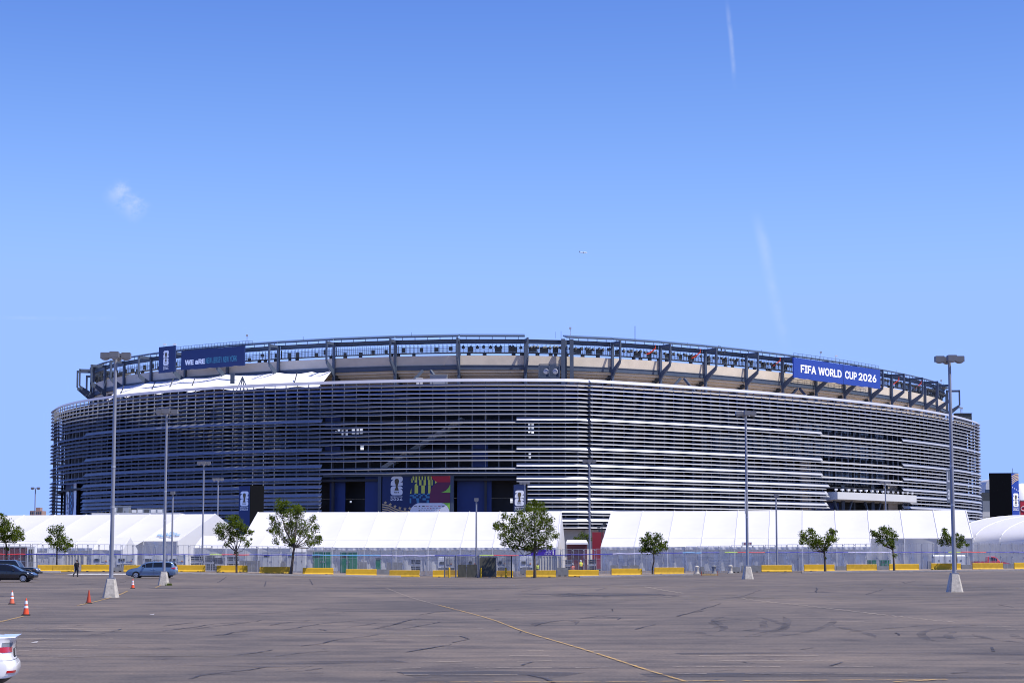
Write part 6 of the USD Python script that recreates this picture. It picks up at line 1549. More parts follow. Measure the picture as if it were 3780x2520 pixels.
cone('bright orange cone with worn white collars, closest to the white car', on_ground(95.5, 2270), mt['cone'], ((.31, .41), (.48, .62)))
cone('pale orange cone with two white collars at the left edge', on_ground(43.7, 2229), mt['cone_pale'], ((.29, .38), (.45, .62)), .70)
cone('faded dark orange cone without collars, left of the tall lamp post', on_ground(327.5, 2226), mt['cone_old'], (), .70)
cone('orange cone with two white collars in front of the minivan', on_ground(490, 2171), mt['cone'], ((.28, .39), (.46, .60)))
for i, (x, y) in enumerate(((126, 2372), (560, 2268))):
    p = on_ground(x, y); m = MB().add([p + [-.09, -.03, .02], p + [.10, -.06, .03], p + [.11, .06, .05], p + [-.06, .08, .03]], [[0, 1, 2, 3]])
    obj('paper_scrap', m, mt['vinyl'], '/World', ['scrap of white paper on the asphalt near the white car', 'scrap of white paper on the asphalt right of the faded cone'][i], 'litter')

# ------------------------------------------------------------------ vehicles: lofted bodies with wheel arches cut out, glazing, lamps and wheels
def to_mani(V, F):
    return manifold3d.Manifold(manifold3d.Mesh(np.asarray(V, np.float32), np.asarray(F, np.uint32)))


def vehicle(label, cat, L, Wd, bottom, belt, roof, paint_m, wheels, wr, loc, rz, narrow=.80, name='parked_car', ends=(.86, .90), spoke=5):
    """profiles along x from tail (0) to nose (L): lists of (x, z). belt: shoulder line; roof: top line (equals the belt over bonnet and boot)."""
    t = thing(name, label, cat, loc, rz)
    xs = np.unique(np.concatenate([np.linspace(roof[0][0], L, 60), [p[0] for p in roof], [p[0] for p in belt]]))
    f = lambda pr, x: np.interp(x, [p[0] for p in pr], [p[1] for p in pr])
    rings = []
    for x in xs:
        zb, zl, zt = f(bottom, x), f(belt, x), f(roof, x); zt = max(zt, zl + .012)
        e = min(x / .55, 1), min((L - x) / .75, 1); k = (ends[0] + (1 - ends[0]) * math.sin(e[0] * math.pi / 2)) * (ends[1] + (1 - ends[1]) * math.sin(e[1] * math.pi / 2))
        hw = Wd / 2 * k; up = zt - zl; nr = 1 - (1 - narrow) * min(up / .45, 1)
        half = [(0, zb), (hw * .86, zb), (hw * .97, zb + (zl - zb) * .22), (hw, zb + (zl - zb) * .55), (hw * .985, zl - .06), (hw * .955, zl), (hw * nr * .99, zl + up * .82), (hw * nr * .90, zl + up * .96), (hw * nr * .62, zt), (0, zt + min(up, .2) * .04)]
        rings.append([[x, -y, z] for y, z in half] + [[x, y, z] for y, z in half[-2:0:-1]])
    n = len(rings[0]); V = np.array(rings).reshape(-1, 3); m = len(xs); F = []
    for i in range(m - 1):
        for k in range(n):
            a, b = i * n + k, i * n + (k + 1) % n
            F += [[a, a + n, b + n], [a, b + n, b]]
    for k in range(1, n - 1): F += [[0, k, k + 1][::1], [(m - 1) * n, (m - 1) * n + k + 1, (m - 1) * n + k]]
    body = trimesh.Trimesh(V, F, process=True); body.fix_normals()
    cut = to_mani(body.vertices, body.faces)
    for wx in wheels:
        c = trimesh.creation.cylinder(radius=wr * 1.16, height=.62, sections=32); c.apply_transform(trimesh.transformations.rotation_matrix(math.pi / 2, [1, 0, 0]))
        for s_ in (-1, 1):
            c2 = c.copy(); c2.apply_translation([wx, s_ * Wd / 2, wr * 1.0]); cut = cut - to_mani(c2.vertices, c2.faces)
    obj('body', cut, paint_m, t, smooth=32)
    hwid = lambda x, fz: None
    # side glazing: bands just proud of the cabin sides
    def glass(x0, x1, lo=.06, hi=.80, side=(-1, 1), nm='side_window', sk=0.0):
        for s_ in side:
            Vg = []; q = np.linspace(0, 1, 9)
            for a in q:
                for b in (0, 1):
                    x = x0 + (x1 - x0) * a + (sk * b)
                    zl, zt = f(belt, x), f(roof, x); up = zt - zl
                    e = min(x / .55, 1), min((L - x) / .75, 1); k = (ends[0] + (1 - ends[0]) * math.sin(e[0] * math.pi / 2)) * (ends[1] + (1 - ends[1]) * math.sin(e[1] * math.pi / 2))
                    hw = Wd / 2 * k; nr = 1 - (1 - narrow) * min(up / .45, 1); fz = lo + (hi - lo) * b
                    y = hw * .955 + (hw * nr * .99 - hw * .955) * fz / .82
                    Vg.append([x, s_ * (y + .008), zl + up * fz])
            Fg = [[2 * k, 2 * k + 2, 2 * k + 3, 2 * k + 1] for k in range(8)]
            if s_ > 0: Fg = [r[::-1] for r in Fg]
            obj(nm, (np.array(Vg), Fg), mt['car_glass'], t)
    def across(x0, x1, nm, mat, wfr=.86, lift=.012):
        Vg = []
        for a in np.linspace(0, 1, 7):
            x = x0 + (x1 - x0) * a; zl, zt = f(belt, x), f(roof, x); up = zt - zl; nr = 1 - (1 - narrow) * min(up / .45, 1)
            for b in np.linspace(-1, 1, 7): Vg.append([x, b * Wd / 2 * nr * .80 * wfr, zt + lift + .004 * (1 - b * b)])
        obj(nm, (np.array(Vg), [[i * 7 + k, i * 7 + k + 1, (i + 1) * 7 + k + 1, (i + 1) * 7 + k] for i in range(6) for k in range(6)]), mat, t, smooth=True)
    for i, wx in enumerate(wheels):
        for s_ in (-1, 1):
            y = s_ * (Wd / 2 - .13)
            ty = trimesh.creation.revolve([[wr * .64, -.10], [wr * .92, -.115], [wr, -.08], [wr, .08], [wr * .92, .115], [wr * .64, .10]], sections=32)
            R = trimesh.transformations.rotation_matrix(math.pi / 2, [1, 0, 0]); ty.apply_transform(R); ty.apply_translation([wx, y, wr])
            w = obj('wheel', ty, mt['rubber'], t, smooth=40)
            m2 = MB(); yo = y + s_ * .085
            for q in range(spoke):
                a = q * 2 * math.pi / spoke + .3; d = np.array([math.cos(a), 0, math.sin(a)])
                m2.bar(np.array([wx, yo, wr]) + d * .03, np.array([wx, yo, wr]) + d * wr * .64, .085, .03, up=(0, 1, 0))
            ring = trimesh.creation.revolve([[wr * .57, -.02], [wr * .66, -.02], [wr * .66, .02], [wr * .57, .02], [wr * .57, -.02]], sections=28); ring.apply_transform(R); ring.apply_translation([wx, yo, wr]); m2.tm(ring)
            obj('rim', m2, mt['chrome'], w)
            disc = trimesh.creation.cylinder(radius=wr * .6, height=.02, sections=20); disc.apply_transform(R); disc.apply_translation([wx, y + s_ * .04, wr]); obj('hub', disc, mt['plastic_black'], w)
    obj('underbody', MB().box([L / 2, 0, f(bottom, L / 2) - .02], (L * .8, Wd * .7, .10)), mt['plastic_black'], t)
    return t, glass, across, f


# blue grey minivan, nose to the left
p = on_ground(607, 2131.5); Lv = 5.08
p = np.array([(at_depth(465, 2100, 205.5)[0] + at_depth(647, 2100, 205.5)[0]) / 2, 206.4, gz(-37, 206)])
rot = math.pi
t, glass, across, f = vehicle('blue grey minivan parked side-on with its nose to the left, behind a lamp post', 'minivan', Lv, 1.95,
    [(0, .42), (.25, .28), (.8, .24), (4.3, .22), (4.85, .26), (Lv, .38)], [(0, .78), (.12, 1.02), (.5, 1.08), (1.5, 1.08), (3.4, 1.06), (3.9, 1.04), (4.4, .98), (4.78, .87), (4.95, .76), (Lv, .55)],
    [(0, .80), (.08, 1.20), (.25, 1.52), (.5, 1.68), (1.2, 1.73), (2.08, 1.73), (2.8, 1.67), (3.3, 1.50), (3.9, 1.08), (4.4, 1.0), (4.78, .89), (4.95, .78), (Lv, .56)], mt['blue_paint'], (.98, 4.03), .335, (0, 0, 0), rot, narrow=.84)
cx = math.cos(rot) * Lv / 2
t.GetAttribute('xformOp:translate').Set(Gf.Vec3d(float(p[0] + Lv / 2), float(p[1]), float(p[2])))
glass(.40, 1.22); glass(1.30, 2.28); glass(2.34, 3.05); glass(3.09, 3.45, .06, .72)
across(3.1, 3.88, 'windscreen', mt['car_glass'], .92); across(.10, .34, 'rear_window', mt['car_glass'], .9)
for s_ in (-1, 1):
    obj('headlight', MB().hexa([[4.45, s_ * .80, .80], [4.90, s_ * .66, .62], [4.90, s_ * .70, .74], [4.45, s_ * .84, .92], [4.45, s_ * .93, .80], [4.86, s_ * .86, .62], [4.86, s_ * .86, .72], [4.45, s_ * .935, .90]]), mt['amber'] if False else mt['lamp_clear'], t)
    obj('turn_lamp', MB().box([4.42, s_ * .945, .84], (.16, .02, .06)), mt['amber'], t)
    obj('tail_lamp', MB().hexa([[.02, s_ * .80, .95], [.10, s_ * .92, .95], [.50, s_ * .955, .98], [.12, s_ * .86, 1.0], [.0, s_ * .78, 1.10], [.10, s_ * .90, 1.12], [.46, s_ * .952, 1.06], [.1, s_ * .84, 1.12]]), mt['tail_red'], t)
    obj('mirror', MB().box([3.28, s_ * 1.06, 1.10], (.14, .22, .16)).bar([3.3, s_ * .92, 1.05], [3.3, s_ * 1.0, 1.08], .05), mt['blue_paint'], t)
    obj('roof_rail', MB().tube([[.55, s_ * .62, 1.74], [.7, s_ * .62, 1.80], [2.3, s_ * .62, 1.81], [2.5, s_ * .62, 1.74]], .025, 6), mt['plastic_black'], t)
    for x in (2.26, 1.16): obj('door_seam', MB().box([x, s_ * .978, .68], (.012, .014, .62)), mt['plastic_black'], t)
    obj('door_handle', MB().box([2.42, s_ * .982, .90], (.18, .03, .035)), mt['chrome'], t); obj('door_handle', MB().box([2.12, s_ * .982, .91], (.18, .03, .035)), mt['chrome'], t)
    obj('side_trim', MB().box([2.5, s_ * .965, .335], (2.3, .03, .035)), mt['chrome'], t)
obj('rear_spoiler', MB().box([.20, 0, 1.70], (.32, 1.25, .04)), mt['blue_paint'], t)

# black crossover at the left edge, nose to the right
Ls = 4.46; nose = at_depth(128, 2120, 178)[0]
t, glass, across, f = vehicle('black crossover car nearer the camera of two at the left edge', 'car', Ls, 1.80, [(0, .45), (.3, .30), (1, .26), (3.6, .26), (4.2, .30), (Ls, .42)],
    [(0, .85), (.2, 1.0), (.9, 1.04), (2.6, .98), (3.3, .96), (4.1, .84), (Ls, .62)], [(0, .86), (.2, 1.16), (.5, 1.46), (.9, 1.56), (1.8, 1.58), (2.3, 1.50), (2.8, 1.25), (3.2, 1.02), (3.4, .98), (4.1, .85), (Ls, .63)], mt['black_paint'], (.82, 3.50), .345, (nose - Ls, 178.6, gz(nose - 2, 178)), 0.0, narrow=.80, spoke=5)
glass(.55, 1.25); glass(1.32, 2.0); glass(2.06, 2.62, .06, .72); across(2.25, 3.1, 'windscreen', mt['car_glass'], .92); across(.15, .45, 'rear_window', mt['car_glass'], .9)
for s_ in (-1, 1):
    obj('headlight', MB().hexa([[3.95, s_ * .82, .72], [4.30, s_ * .70, .70], [4.28, s_ * .70, .80], [3.9, s_ * .82, .86], [3.9, s_ * .90, .74], [4.26, s_ * .80, .70], [4.24, s_ * .80, .79], [3.85, s_ * .90, .84]]), mt['lamp_clear'], t)
    obj('arch_trim', MB().tube([[3.50 + .42 * math.cos(a), s_ * .895, .345 + .42 * math.sin(a)] for a in np.linspace(0.1, 3.04, 14)], .03, 6), mt['plastic_black'], t)
    obj('mirror', MB().box([2.62, s_ * .98, 1.08], (.13, .2, .14)), mt['black_paint'], t); obj('roof_rail', MB().tube([[.7, s_ * .58, 1.57], [.8, s_ * .58, 1.63], [2.0, s_ * .58, 1.60], [2.1, s_ * .58, 1.55]], .022, 6), mt['plastic_black'], t)
    for x in (2.02, 1.28): obj('door_seam', MB().box([x, s_ * .902, .68], (.012, .012, .6)), mt['rubber'], t)
# black boxy off-roader behind it
Lj = 4.6; nose = at_depth(134, 2110, 192)[0]
t, glass, across, f = vehicle('black boxy off-roader behind the black crossover, steep windscreen', 'car', Lj, 1.86, [(0, .55), (.4, .48), (4.0, .48), (4.4, .52), (Lj, .60)],
    [(0, 1.0), (.2, 1.12), (2.9, 1.12), (3.1, 1.12), (4.2, 1.08), (4.45, .98), (Lj, .75)], [(0, 1.02), (.12, 1.70), (.3, 1.80), (2.3, 1.82), (2.55, 1.74), (2.95, 1.16), (3.1, 1.14), (4.2, 1.10), (4.45, 1.0), (Lj, .76)], mt['black_paint'], (.85, 3.75), .40, (nose - Lj, 193, gz(nose - 2, 192)), 0.0, narrow=.88)
glass(.3, 1.1); glass(1.2, 1.95); glass(2.02, 2.6, .06, .74); across(2.56, 2.94, 'windscreen', mt['car_glass'], .95)
obj('bumper', MB().box([Lj + .08, 0, .62], (.22, 1.6, .20)), mt['plastic_black'], t)
for s_ in (-1, 1):
    obj('fender', MB().tube([[3.75 + .50 * math.cos(a), s_ * .98, .42 + .50 * math.sin(a)] for a in np.linspace(0, 3.14, 12)], .07, 6), mt['plastic_black'], t)
    obj('headlight', MB().tube([[4.50, s_ * .55, .90], [4.60, s_ * .55, .90]], .10, 12), mt['lamp_clear'], t); obj('turn_lamp', MB().box([4.36, s_ * .86, .92], (.12, .06, .06)), mt['amber'], t)
    obj('windscreen_frame', MB().bar([2.98, s_ * .80, 1.16], [2.58, s_ * .74, 1.76], .06), mt['chrome'], t)

# white saloon in the near corner: its tail enters the frame
Lw = 4.60; tail = at_depth(76, 2400, 39.6)[0]
t, glass, across, f = vehicle('white saloon car entering at the bottom left corner, only its tail showing', 'car', Lw, 1.72, [(.12, .44), (.2, .30), (.6, .24), (4.0, .22), (4.5, .25), (Lw, .35)],
    [(.12, .80), (.15, .96), (.2, 1.03), (.6, 1.04), (1.0, 1.02), (3.4, .92), (4.3, .78), (Lw, .58)], [(.12, .81), (.15, .97), (.2, 1.045), (.6, 1.09), (1.0, 1.20), (1.6, 1.40), (2.1, 1.45), (2.6, 1.42), (3.2, 1.18), (3.6, .98), (4.3, .80), (Lw, .60)], mt['white_paint'], (1.0, 3.75), .33, (tail, 41.0, gz(tail, 41)), math.pi + .12, narrow=.80, ends=(.90, .90))
glass(1.05, 1.5); glass(1.55, 2.3); glass(2.36, 2.95); across(.95, 1.65, 'rear_window', mt['car_glass'], .9); across(2.65, 3.4, 'windscreen', mt['car_glass'], .9)
# rounded tail: one shell for boot lid and bumper, wrapped round both corners
RP = [(.15, .30), (.22, .14), (.31, .02), (.34, -.03), (.40, -.06), (.48, -.075), (.56, -.065), (.61, -.03), (.645, .0), (.70, .02), (.80, .028), (.90, .03), (.98, .015), (1.03, -.012), (1.055, -.03)]
def tail_pt(u, z, lift=0.0):
    """u: -1..1 across the tail, beyond that along the sides."""
    x = float(np.interp(z, [q[0] for q in RP], [q[1] for q in RP])); a = abs(u); sg = 1 if u >= 0 else -1
    hw = .895 - (.05 if z > .66 else 0) * min((z - .66) / .3, 1) - (.05 if z < .3 else 0)
    if a <= 1: 
        k = (1 - (1 - a ** 3.4) ** (1 / 3.4)) if a < 1 else 1.0
        return np.array([x + .34 * k - lift, sg * (hw * a + lift * a ** 3), z])
    return np.array([x + .34 + (a - 1) * .9, sg * (hw + lift + .01), z])
US = np.concatenate([[-1.35, -1.15], -np.linspace(1, .8, 10)[:-1], np.linspace(-.8, .8, 15), np.linspace(.8, 1, 10)[1:], [1.15, 1.35]])
def shell(name, us, zs, mat, lift, parent):
    V = [tail_pt(u, z, lift) for u in us for z in zs]; n = len(zs)
    return obj(name, (np.array(V), [[i * n + k, i * n + k + 1, (i + 1) * n + k + 1, (i + 1) * n + k] for i in range(len(us) - 1) for k in range(n - 1)]), mat, parent, smooth=35)
shell('boot_lid', US, [.64, .70, .76, .82, .88, .94, 1.0, 1.03, 1.055], mt['white_paint'], .006, t)
shell('bumper', US, [.31, .34, .37, .40, .44, .48, .52, .56, .59, .615, .632], mt['white_paint'], .006, t)
shell('diffuser', US, [.15, .18, .22, .27, .308], mt['plastic_black'], .004, t)
for sg in (-1, 1):
    us = np.concatenate([np.linspace(.52, 1, 14), [1.08, 1.18, 1.30]]) * sg
    if sg < 0: us = us[::-1]
    shell('tail_lamp', us, [.785, .81, .835, .86, .885], mt['tail_red'], .014, t)
    shell('reverse_lamp', us, [.89, .91, .935, .955], mt['grey_wall'], .012, t)
    shell('chrome_strip', us, [.956, .968], mt['chrome'], .014, t)
    uf = np.linspace(.62, .97, 8) * sg
    shell('fog_reflector', uf if sg > 0 else uf[::-1], [.405, .42, .435, .45], mt['tail_red'], .013, t)
shell('plate_recess', np.linspace(-.30, .30, 7), [.67, .72, .78, .84], mt['plastic_black'], .010, t)
shell('number_plate', np.linspace(-.18, .18, 5), [.70, .75, .80, .835], mt['lamp_clear'], .022, t)
obj('boot_spoiler', MB().hexa([[-.045, -.70, 1.060], [.26, -.72, 1.045], [.26, .72, 1.045], [-.045, .70, 1.060], [-.055, -.69, 1.075], [.26, -.70, 1.07], [.26, .70, 1.07], [-.055, .69, 1.075]]), mt['white_paint'], t)
# slide the car so that its bumper just reaches the place where the photograph shows it
rw = math.pi + .165; cw, sw = math.cos(rw), math.sin(rw)
pts_ = np.array([tail_pt(u, z, .006) for u in US for z in (.44, .48, .52)]); Yw = 38.6
for _ in range(6):
    tr_ = np.array([tail, Yw, gz(tail, Yw)]); q = np.column_stack([pts_[:, 0] * cw - pts_[:, 1] * sw, pts_[:, 0] * sw + pts_[:, 1] * cw, pts_[:, 2]]) + tr_
    tail += (77 - float(to_px(q)[0].max())) * Yw / FPX
t.GetAttribute('xformOp:translate').Set(Gf.Vec3d(float(tail), Yw, float(gz(tail, Yw))))
t.GetAttribute('xformOp:rotateZ').Set(math.degrees(rw))
# red pickup behind the fence
Lp = 5.0; nose = at_depth(3690, 2070, 268)[0]
t, glass, across, f = vehicle('red pickup truck behind the fence near the right end', 'pickup', Lp, 1.9, [(0, .55), (.4, .45), (4.4, .45), (Lp, .55)], [(0, 1.10), (.1, 1.12), (2.0, 1.12), (3.4, 1.10), (4.3, 1.0), (Lp, .80)],
    [(0, 1.12), (.1, 1.14), (1.9, 1.14), (2.0, 1.72), (2.2, 1.80), (2.9, 1.80), (3.2, 1.60), (3.6, 1.14), (4.3, 1.02), (Lp, .82)], mt['red_paint'], (1.0, 3.95), .38, (nose - Lp + 1.5, 269, .35), 0.0, narrow=.84)
glass(2.15, 2.75); glass(2.8, 3.2, .06, .7); across(2.95, 3.5, 'windscreen', mt['car_glass'])

# ------------------------------------------------------------------ people
def hull(points):
    parts = []
    for (a, ra), (b, rb) in points:
        A = manifold3d.Manifold.sphere(ra, 16).translate(list(map(float, a))); B = manifold3d.Manifold.sphere(rb, 16).translate(list(map(float, b)))
        parts.append(manifold3d.Manifold.batch_hull([A, B]))
    return parts


def union(parts, fine=.03, it=6):
    m = manifold3d.Manifold.batch_boolean(parts, manifold3d.OpType.Add).refine_to_length(fine).to_mesh()
    tm = trimesh.Trimesh(m.vert_properties[:, :3], m.tri_verts); trimesh.smoothing.filter_taubin(tm, iterations=it); return tm


def person(label, loc, rz, J, top, legs_m, shoe_m, hair_m=None, helmet=False, vest=None, name='person'):
    """J: joints in metres, x to the figure's left hand side as seen from behind, y backwards, z up."""
    t = thing(name, label, 'person', loc, rz)
    g = lambda *n: [np.array(J[k], float) for k in n]
    hd, nk, ch, pv = g('head', 'neck', 'chest', 'pelvis'); P = []
    P += hull([((hd + [0, 0, .03], .092), (hd + [0, -.02, -.05], .070)), ((nk + [0, 0, .07], .052), (nk, .058))])
    P += hull([((hd + [0, -.085, .0], .016), (hd + [0, -.105, -.025], .014)), ((hd + [-.09, .01, -.01], .018), (hd + [-.09, .01, .02], .02)), ((hd + [.09, .01, -.01], .018), (hd + [.09, .01, .02], .02)), ((hd + [-.02, -.088, -.055], .010), (hd + [.02, -.088, -.055], .010))])
    arms = []
    for s_ in ('l', 'r'):
        sh, el, wr_ = g('sh_' + s_, 'el_' + s_, 'wr_' + s_); d = unit(wr_ - el)
        arms += hull([((sh, .058), (el, .044)), ((el, .043), (wr_, .030))])
        side = unit(np.cross(d, [0, 1, 0.2])); fwd = np.cross(side, d)
        pal = wr_ + d * .085; arms += hull([((wr_ + d * .01, .026), (pal - fwd * .022, .020)), ((wr_ + d * .01, .026), (pal + fwd * .022, .020))])
        for q in range(4):
            k0 = pal + fwd * (-.03 + .02 * q); ln = (.062, .072, .068, .052)[q]; b = k0 + d * ln * .55 + side * .012; e = b + d * ln * .4 + side * .03
            arms += hull([((k0, .0095), (b, .009)), ((b, .009), (e, .0075))])
        th = wr_ + d * .035 - fwd * .03; arms += hull([((th, .011), (th + d * .04 - fwd * .022, .009)), ((th + d * .04 - fwd * .022, .009), (th + d * .065 - fwd * .02, .008))])
    legs = []
    for s_ in ('l', 'r'):
        hp, kn, an = g('hip_' + s_, 'kn_' + s_, 'an_' + s_)
        legs += hull([((hp, .088), (kn, .060)), ((kn, .058), (an, .042))])
    torso = hull([((np.array(J['sh_l']) * .8 + ch * .2, .075), (np.array(J['sh_r']) * .8 + ch * .2, .075)), ((ch + [-.07, 0, 0], .125), (pv + [-.05, 0, .04], .115)), ((ch + [.07, 0, 0], .125), (pv + [.05, 0, .04], .115)), ((nk, .06), (ch, .10))])
    obj('body', union(P + torso + arms + legs), mt['skin'], t, smooth=True)
    infl = lambda pts, d: [((a, ra + d), (b, rb + d)) for (a, ra), (b, rb) in pts]
    sl = []
    for s_ in ('l', 'r'):
        sh, el = g('sh_' + s_, 'el_' + s_); sl.append(((sh, .072), (sh * .35 + el * .65, .062)))
    cloth = hull([((np.array(J['sh_l']) * .8 + ch * .2, .088), (np.array(J['sh_r']) * .8 + ch * .2, .088)), ((ch + [-.07, 0, 0], .140), (pv + [-.06, 0, .05], .132)), ((ch + [.07, 0, 0], .140), (pv + [.06, 0, .05], .132))] + sl)
    obj('shirt', union(cloth), top, t, smooth=True)
    tr = []
    for s_ in ('l', 'r'):
        hp, kn, an = g('hip_' + s_, 'kn_' + s_, 'an_' + s_); tr += [((hp, .105), (kn, .082)), ((kn, .080), (an + [0, 0, .04], .072))]
    obj('trousers', union(hull(tr + [((np.array(J['hip_l']), .11), (pv, .12)), ((np.array(J['hip_r']), .11), (pv, .12))])), legs_m, t, smooth=True)
    for s_ in ('l', 'r'):
        an, toe = g('an_' + s_, 'toe_' + s_); obj('shoe', union(hull([((an + [0, .03, -.02], .052), (toe, .040)), ((an, .05), (an + [0, .02, -.05], .045))])), shoe_m, t, smooth=True)
    if helmet:
        h = trimesh.creation.icosphere(3, .125); h.vertices[:, 2] = np.maximum(h.vertices[:, 2], -.01); h.apply_translation(hd + [0, 0, .045]); obj('helmet', MB().tm(h).tube([hd + [0, -.02, .03], hd + [0, -.02, .045]], .15, 18), mt['helmet'], t, smooth=30)
    else:
        h = trimesh.creation.icosphere(3, .108); v = h.vertices; v[:, 2] = np.where(v[:, 1] < -.03, np.maximum(v[:, 2], .035), np.maximum(v[:, 2], -.06)); h.apply_translation(hd + [0, .012, .035]); obj('hair', h, hair_m or mt['hair'], t, smooth=True)
    if vest: obj('vest', union(hull([((ch + [-.08, 0, .10], .145), (pv + [-.06, 0, .12], .142)), ((ch + [.08, 0, .10], .145), (pv + [.06, 0, .12], .142))])), vest, t, smooth=True)
    return t


walk = dict(head=(0, -.03, 1.62), neck=(0, 0, 1.46), chest=(0, 0, 1.28), pelvis=(0, .01, .95), sh_l=(-.20, 0, 1.40), sh_r=(.20, 0, 1.40), el_l=(-.27, .05, 1.12), el_r=(.28, .04, 1.12), wr_l=(-.29, -.02, .88), wr_r=(.27, -.10, .88),
            hip_l=(-.09, .01, .92), hip_r=(.09, .01, .92), kn_l=(-.07, -.10, .50), kn_r=(.12, .02, .50), an_l=(-.06, -.06, .09), an_r=(.20, .34, .20), toe_l=(-.06, -.20, .04), toe_r=(.22, .30, .05))
px_ = on_ground(282.5, 2124.5)
pp = (at_depth(283.5, 2100, 208)[0], 208, gz(at_depth(283.5, 2100, 208)[0], 208))
person('person in black t-shirt and dark trousers walking over the car park with a thin stick', pp, math.pi * .92, {k: v for k, v in walk.items()}, mt['cloth_black'], mt['cloth_dark'], mt['rubber'])
a = np.array([pp[0] - .30, pp[1], pp[2] + .80]); obj('litter_stick', MB().tube([a + [.06, 0, .05], a + [-.55, .1, -.30]], .012, 6), mt['plastic_black'], '/World', 'thin dark stick held low in the hand of the walking person', 'stick')
stand = dict(walk, an_r=(.10, .0, .09), kn_r=(.10, -.01, .50), toe_r=(.11, -.14, .04), kn_l=(-.10, -.01, .50), an_l=(-.10, 0, .09), toe_l=(-.11, -.14, .04), wr_l=(-.22, -.20, 1.02), wr_r=(.30, -.05, .85))
xw = at_depth(2144, 2080, 259.5)[0]; hgt = EYE - (2068 - 2038) * 259.5 / FPX
person('site worker in white helmet and yellow vest over orange sleeves, seen through the fence', (xw, 259.5, hgt - 1.72), math.pi * 1.1, stand, mt['hivis_o'], mt['cloth_dark'], mt['rubber'], helmet=True, vest=mt['hivis'])
xw = at_depth(2113, 2080, 259.5)[0]
person('shorter-looking site worker in white helmet and orange top left of the yellow-vested one', (xw, 259.8, hgt - 2.12), .2, stand, mt['hivis_o'], mt['cloth_dark'], mt['rubber'], helmet=True)
xw = at_depth(1984, 2080, 261)[0]
person('person in yellow vest standing beside the beige container under the purple sign', (xw, 261, gz(xw, 250) - .1), .1, stand, mt['cloth_dark'], mt['cloth_dark'], mt['rubber'], helmet=False, vest=mt['hivis'])

# ------------------------------------------------------------------ far away
A = at_depth(2153, 932, 9200)
t = thing('airliner', 'tiny white airliner flying high above the stadium', 'aircraft', A, math.radians(4))
Lf = 38.0
obj('fuselage', MB().tube([[-19, 0, .4], [-16, 0, 0], [-8, 0, -.3], [12, 0, -.3], [17, 0, -.6], [19, 0, -.9]], [.4, 1.4, 2.0, 2.0, 1.6, .3], 14), mt['plane'], t, smooth=True)
for s_ in (-1, 1):
    obj('wing', MB().hexa([[-1, s_ * 1.5, -1.2], [6, s_ * 1.5, -1.2], [6, s_ * 1.5, -.7], [-1, s_ * 1.5, -.7], [-5, s_ * 17, 0.6], [-3, s_ * 17, .6], [-3, s_ * 17, .8], [-5, s_ * 17, .8]]), mt['plane'], t)
    obj('tailplane', MB().hexa([[-18, s_ * .5, .9], [-14.5, s_ * .5, .9], [-14.5, s_ * .5, 1.2], [-18, s_ * .5, 1.2], [-19, s_ * 6.5, 1.6], [-17.5, s_ * 6.5, 1.6], [-17.5, s_ * 6.5, 1.75], [-19, s_ * 6.5, 1.75]]), mt['plane'], t)
    obj('engine', MB().tube([[2, s_ * 5.6, -2.0], [6, s_ * 5.6, -2.0]], 1.1, 12), mt['grey_cab'], t)
obj('tail_fin', MB().hexa([[-18.5, -.2, 1], [-13, -.2, 1.2], [-13, .2, 1.2], [-18.5, .2, 1], [-20, -.1, 7.2], [-17.8, -.1, 7.2], [-17.8, .1, 7.2], [-20, .1, 7.2]]), mt['plane_blue'], t)
# brick block on the skyline at the left
for i, (x0, x1, y0, Y, lb) in enumerate(((109, 153, 1884, 1500, 'far brick apartment block on the skyline behind the two-headed lamp post'),)):
    a, b = at_depth(x0, y0, Y), at_depth(x1, y0, Y); w, h = b[0] - a[0], a[2]
    t = thing('apartment_block', lb, 'building', ((a[0] + b[0]) / 2, Y + 8, 0))
    obj('wall', MB().box([0, 0, h / 2], (w, 14, h)).box([w * .1, 0, h + 1.2], (w * .35, 8, 2.6)), mt['brick_far'], t)
    for r in range(7):
        for k in range(6): obj('window', MB().box([-w / 2 + w * (k + .5) / 6, -7.05, h - 1.6 - r * 2.9], (w / 11, .12, 1.5)), mt['window'], t)
tree('dark tree crown just above the first tent at the left edge', 2.851, 0, 1600, [(14, 850, 16), (0, 845, 14), (28, 856, 12)], [(14, 1000), (14, 900), (14, 860)], 340, mt['leaf2'], base_z=0, seed=12, dens=.8)
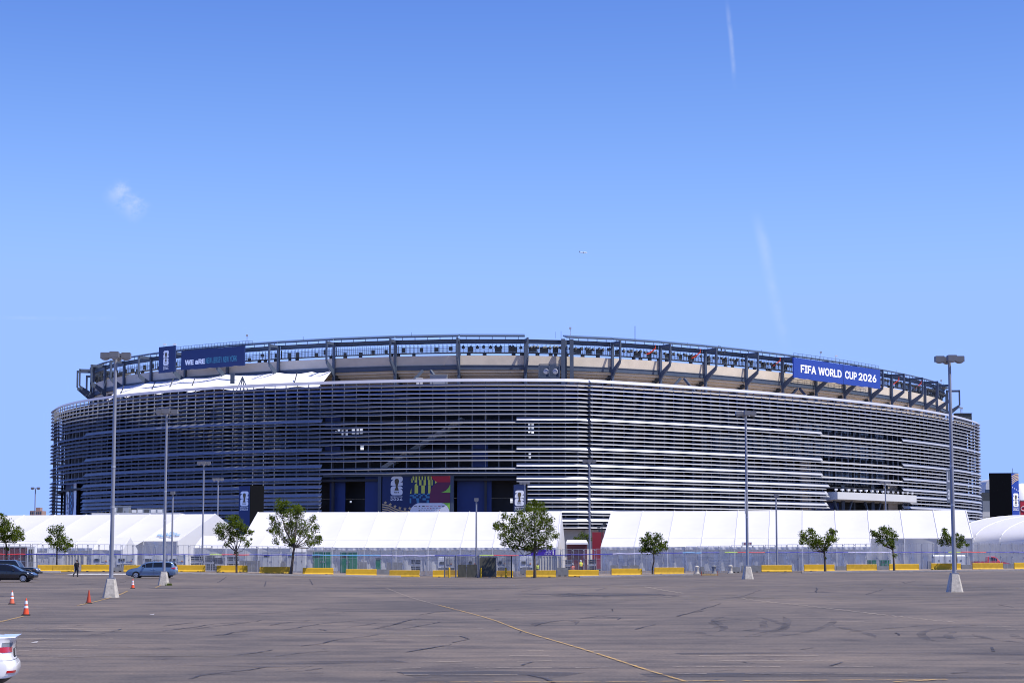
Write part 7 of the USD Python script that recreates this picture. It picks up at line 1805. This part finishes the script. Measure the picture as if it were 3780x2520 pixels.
# grey hall behind the dark tower
a, b = at_depth(3628, 1848, 620), at_depth(3840, 1848, 620); h = a[2]; w = b[0] - a[0]
t = thing('leisure_hall', 'grey clad hall with pale base behind the dark display tower', 'building', ((a[0] + b[0]) / 2, 640, 0))
h2 = rz_(1890, 620)
obj('wall', MB().box([0, 0, (h + h2) / 2], (w, 40, h - h2)), mt['grey_wall'], t); obj('base_wall', MB().box([0, -.2, h2 / 2], (w + .4, 40, h2)), mt['pale_wall'], t)
for k in range(5): obj('base_joint', MB().box([0, -20.45, h2 * (k + .5) / 5], (w, .1, .15)), mt['grey_wall'], t)
obj('roof_unit', MB().box([-w / 2 + 3.2, -10, h + 1.4], (3.4, 4, 2.8)), mt['steel_dark'], t)
a, b = at_depth(3766, 1850, 430), at_depth(3830, 1850, 430)
t = thing('red_hoarding', 'red printed hoarding at the right edge beside the dark display tower', 'hoarding'); hb = rz_(1849, 430)
obj('panel', MB().box([(a[0] + b[0]) / 2, 430, hb / 2], (b[0] - a[0], .5, hb)), mt['ink_red'], t); obj('cap_rail', MB().box([(a[0] + b[0]) / 2, 430, hb + .12], (b[0] - a[0], .6, .25)), mt['white_panel'], t)
m = MB(); o = np.array([a[0], 429.7, 0])
for k, (x, y, r) in enumerate(((.55, 1878, .5), (1.3, 1886, .55), (2.1, 1880, .5), (2.9, 1884, .55))):
    z = rz_(y, 430); m.tube([o + [x + r * math.cos(q), 0, z + r * .9 * math.sin(q)] for q in np.linspace(.6, 5.6, 12)], .05, 4)
obj('script_mark', m, mt['ink_white'], t)
# white dome roofs in the distance
t = thing('dome_roof', 'white curved roof shell rising behind the right edge hoarding', 'building', (at_depth(3775, 1850, 700)[0], 700, 0)); hd_ = rz_(1785, 700)
dm = trimesh.creation.icosphere(4, 1.0); dm.vertices *= [9.5, 12, hd_]; obj('shell', dm, mt['white_panel'], t, smooth=True)
t = thing('dome_roof', 'pale grey round-topped volume left of the dark display tower', 'building', (at_depth(3664, 1800, 720)[0], 720, 0)); hh = rz_(1769, 720)
obj('shell', MB().poly(unary_union([sbox(-2.4, 0, 2.4, hh - 2.4), Polygon([(2.4 * math.cos(q), hh - 2.4 + 2.4 * math.sin(q)) for q in np.linspace(0, 6.28, 40)])]), [0, 0, 0], [1, 0, 0], [0, 0, 1], 12), mt['pale_wall'], t)
obj('window_wall', MB().box([.4, -.2, rz_(1808, 720) / 2], (6.5, .2, rz_(1808, 720))), mt['window'], t)
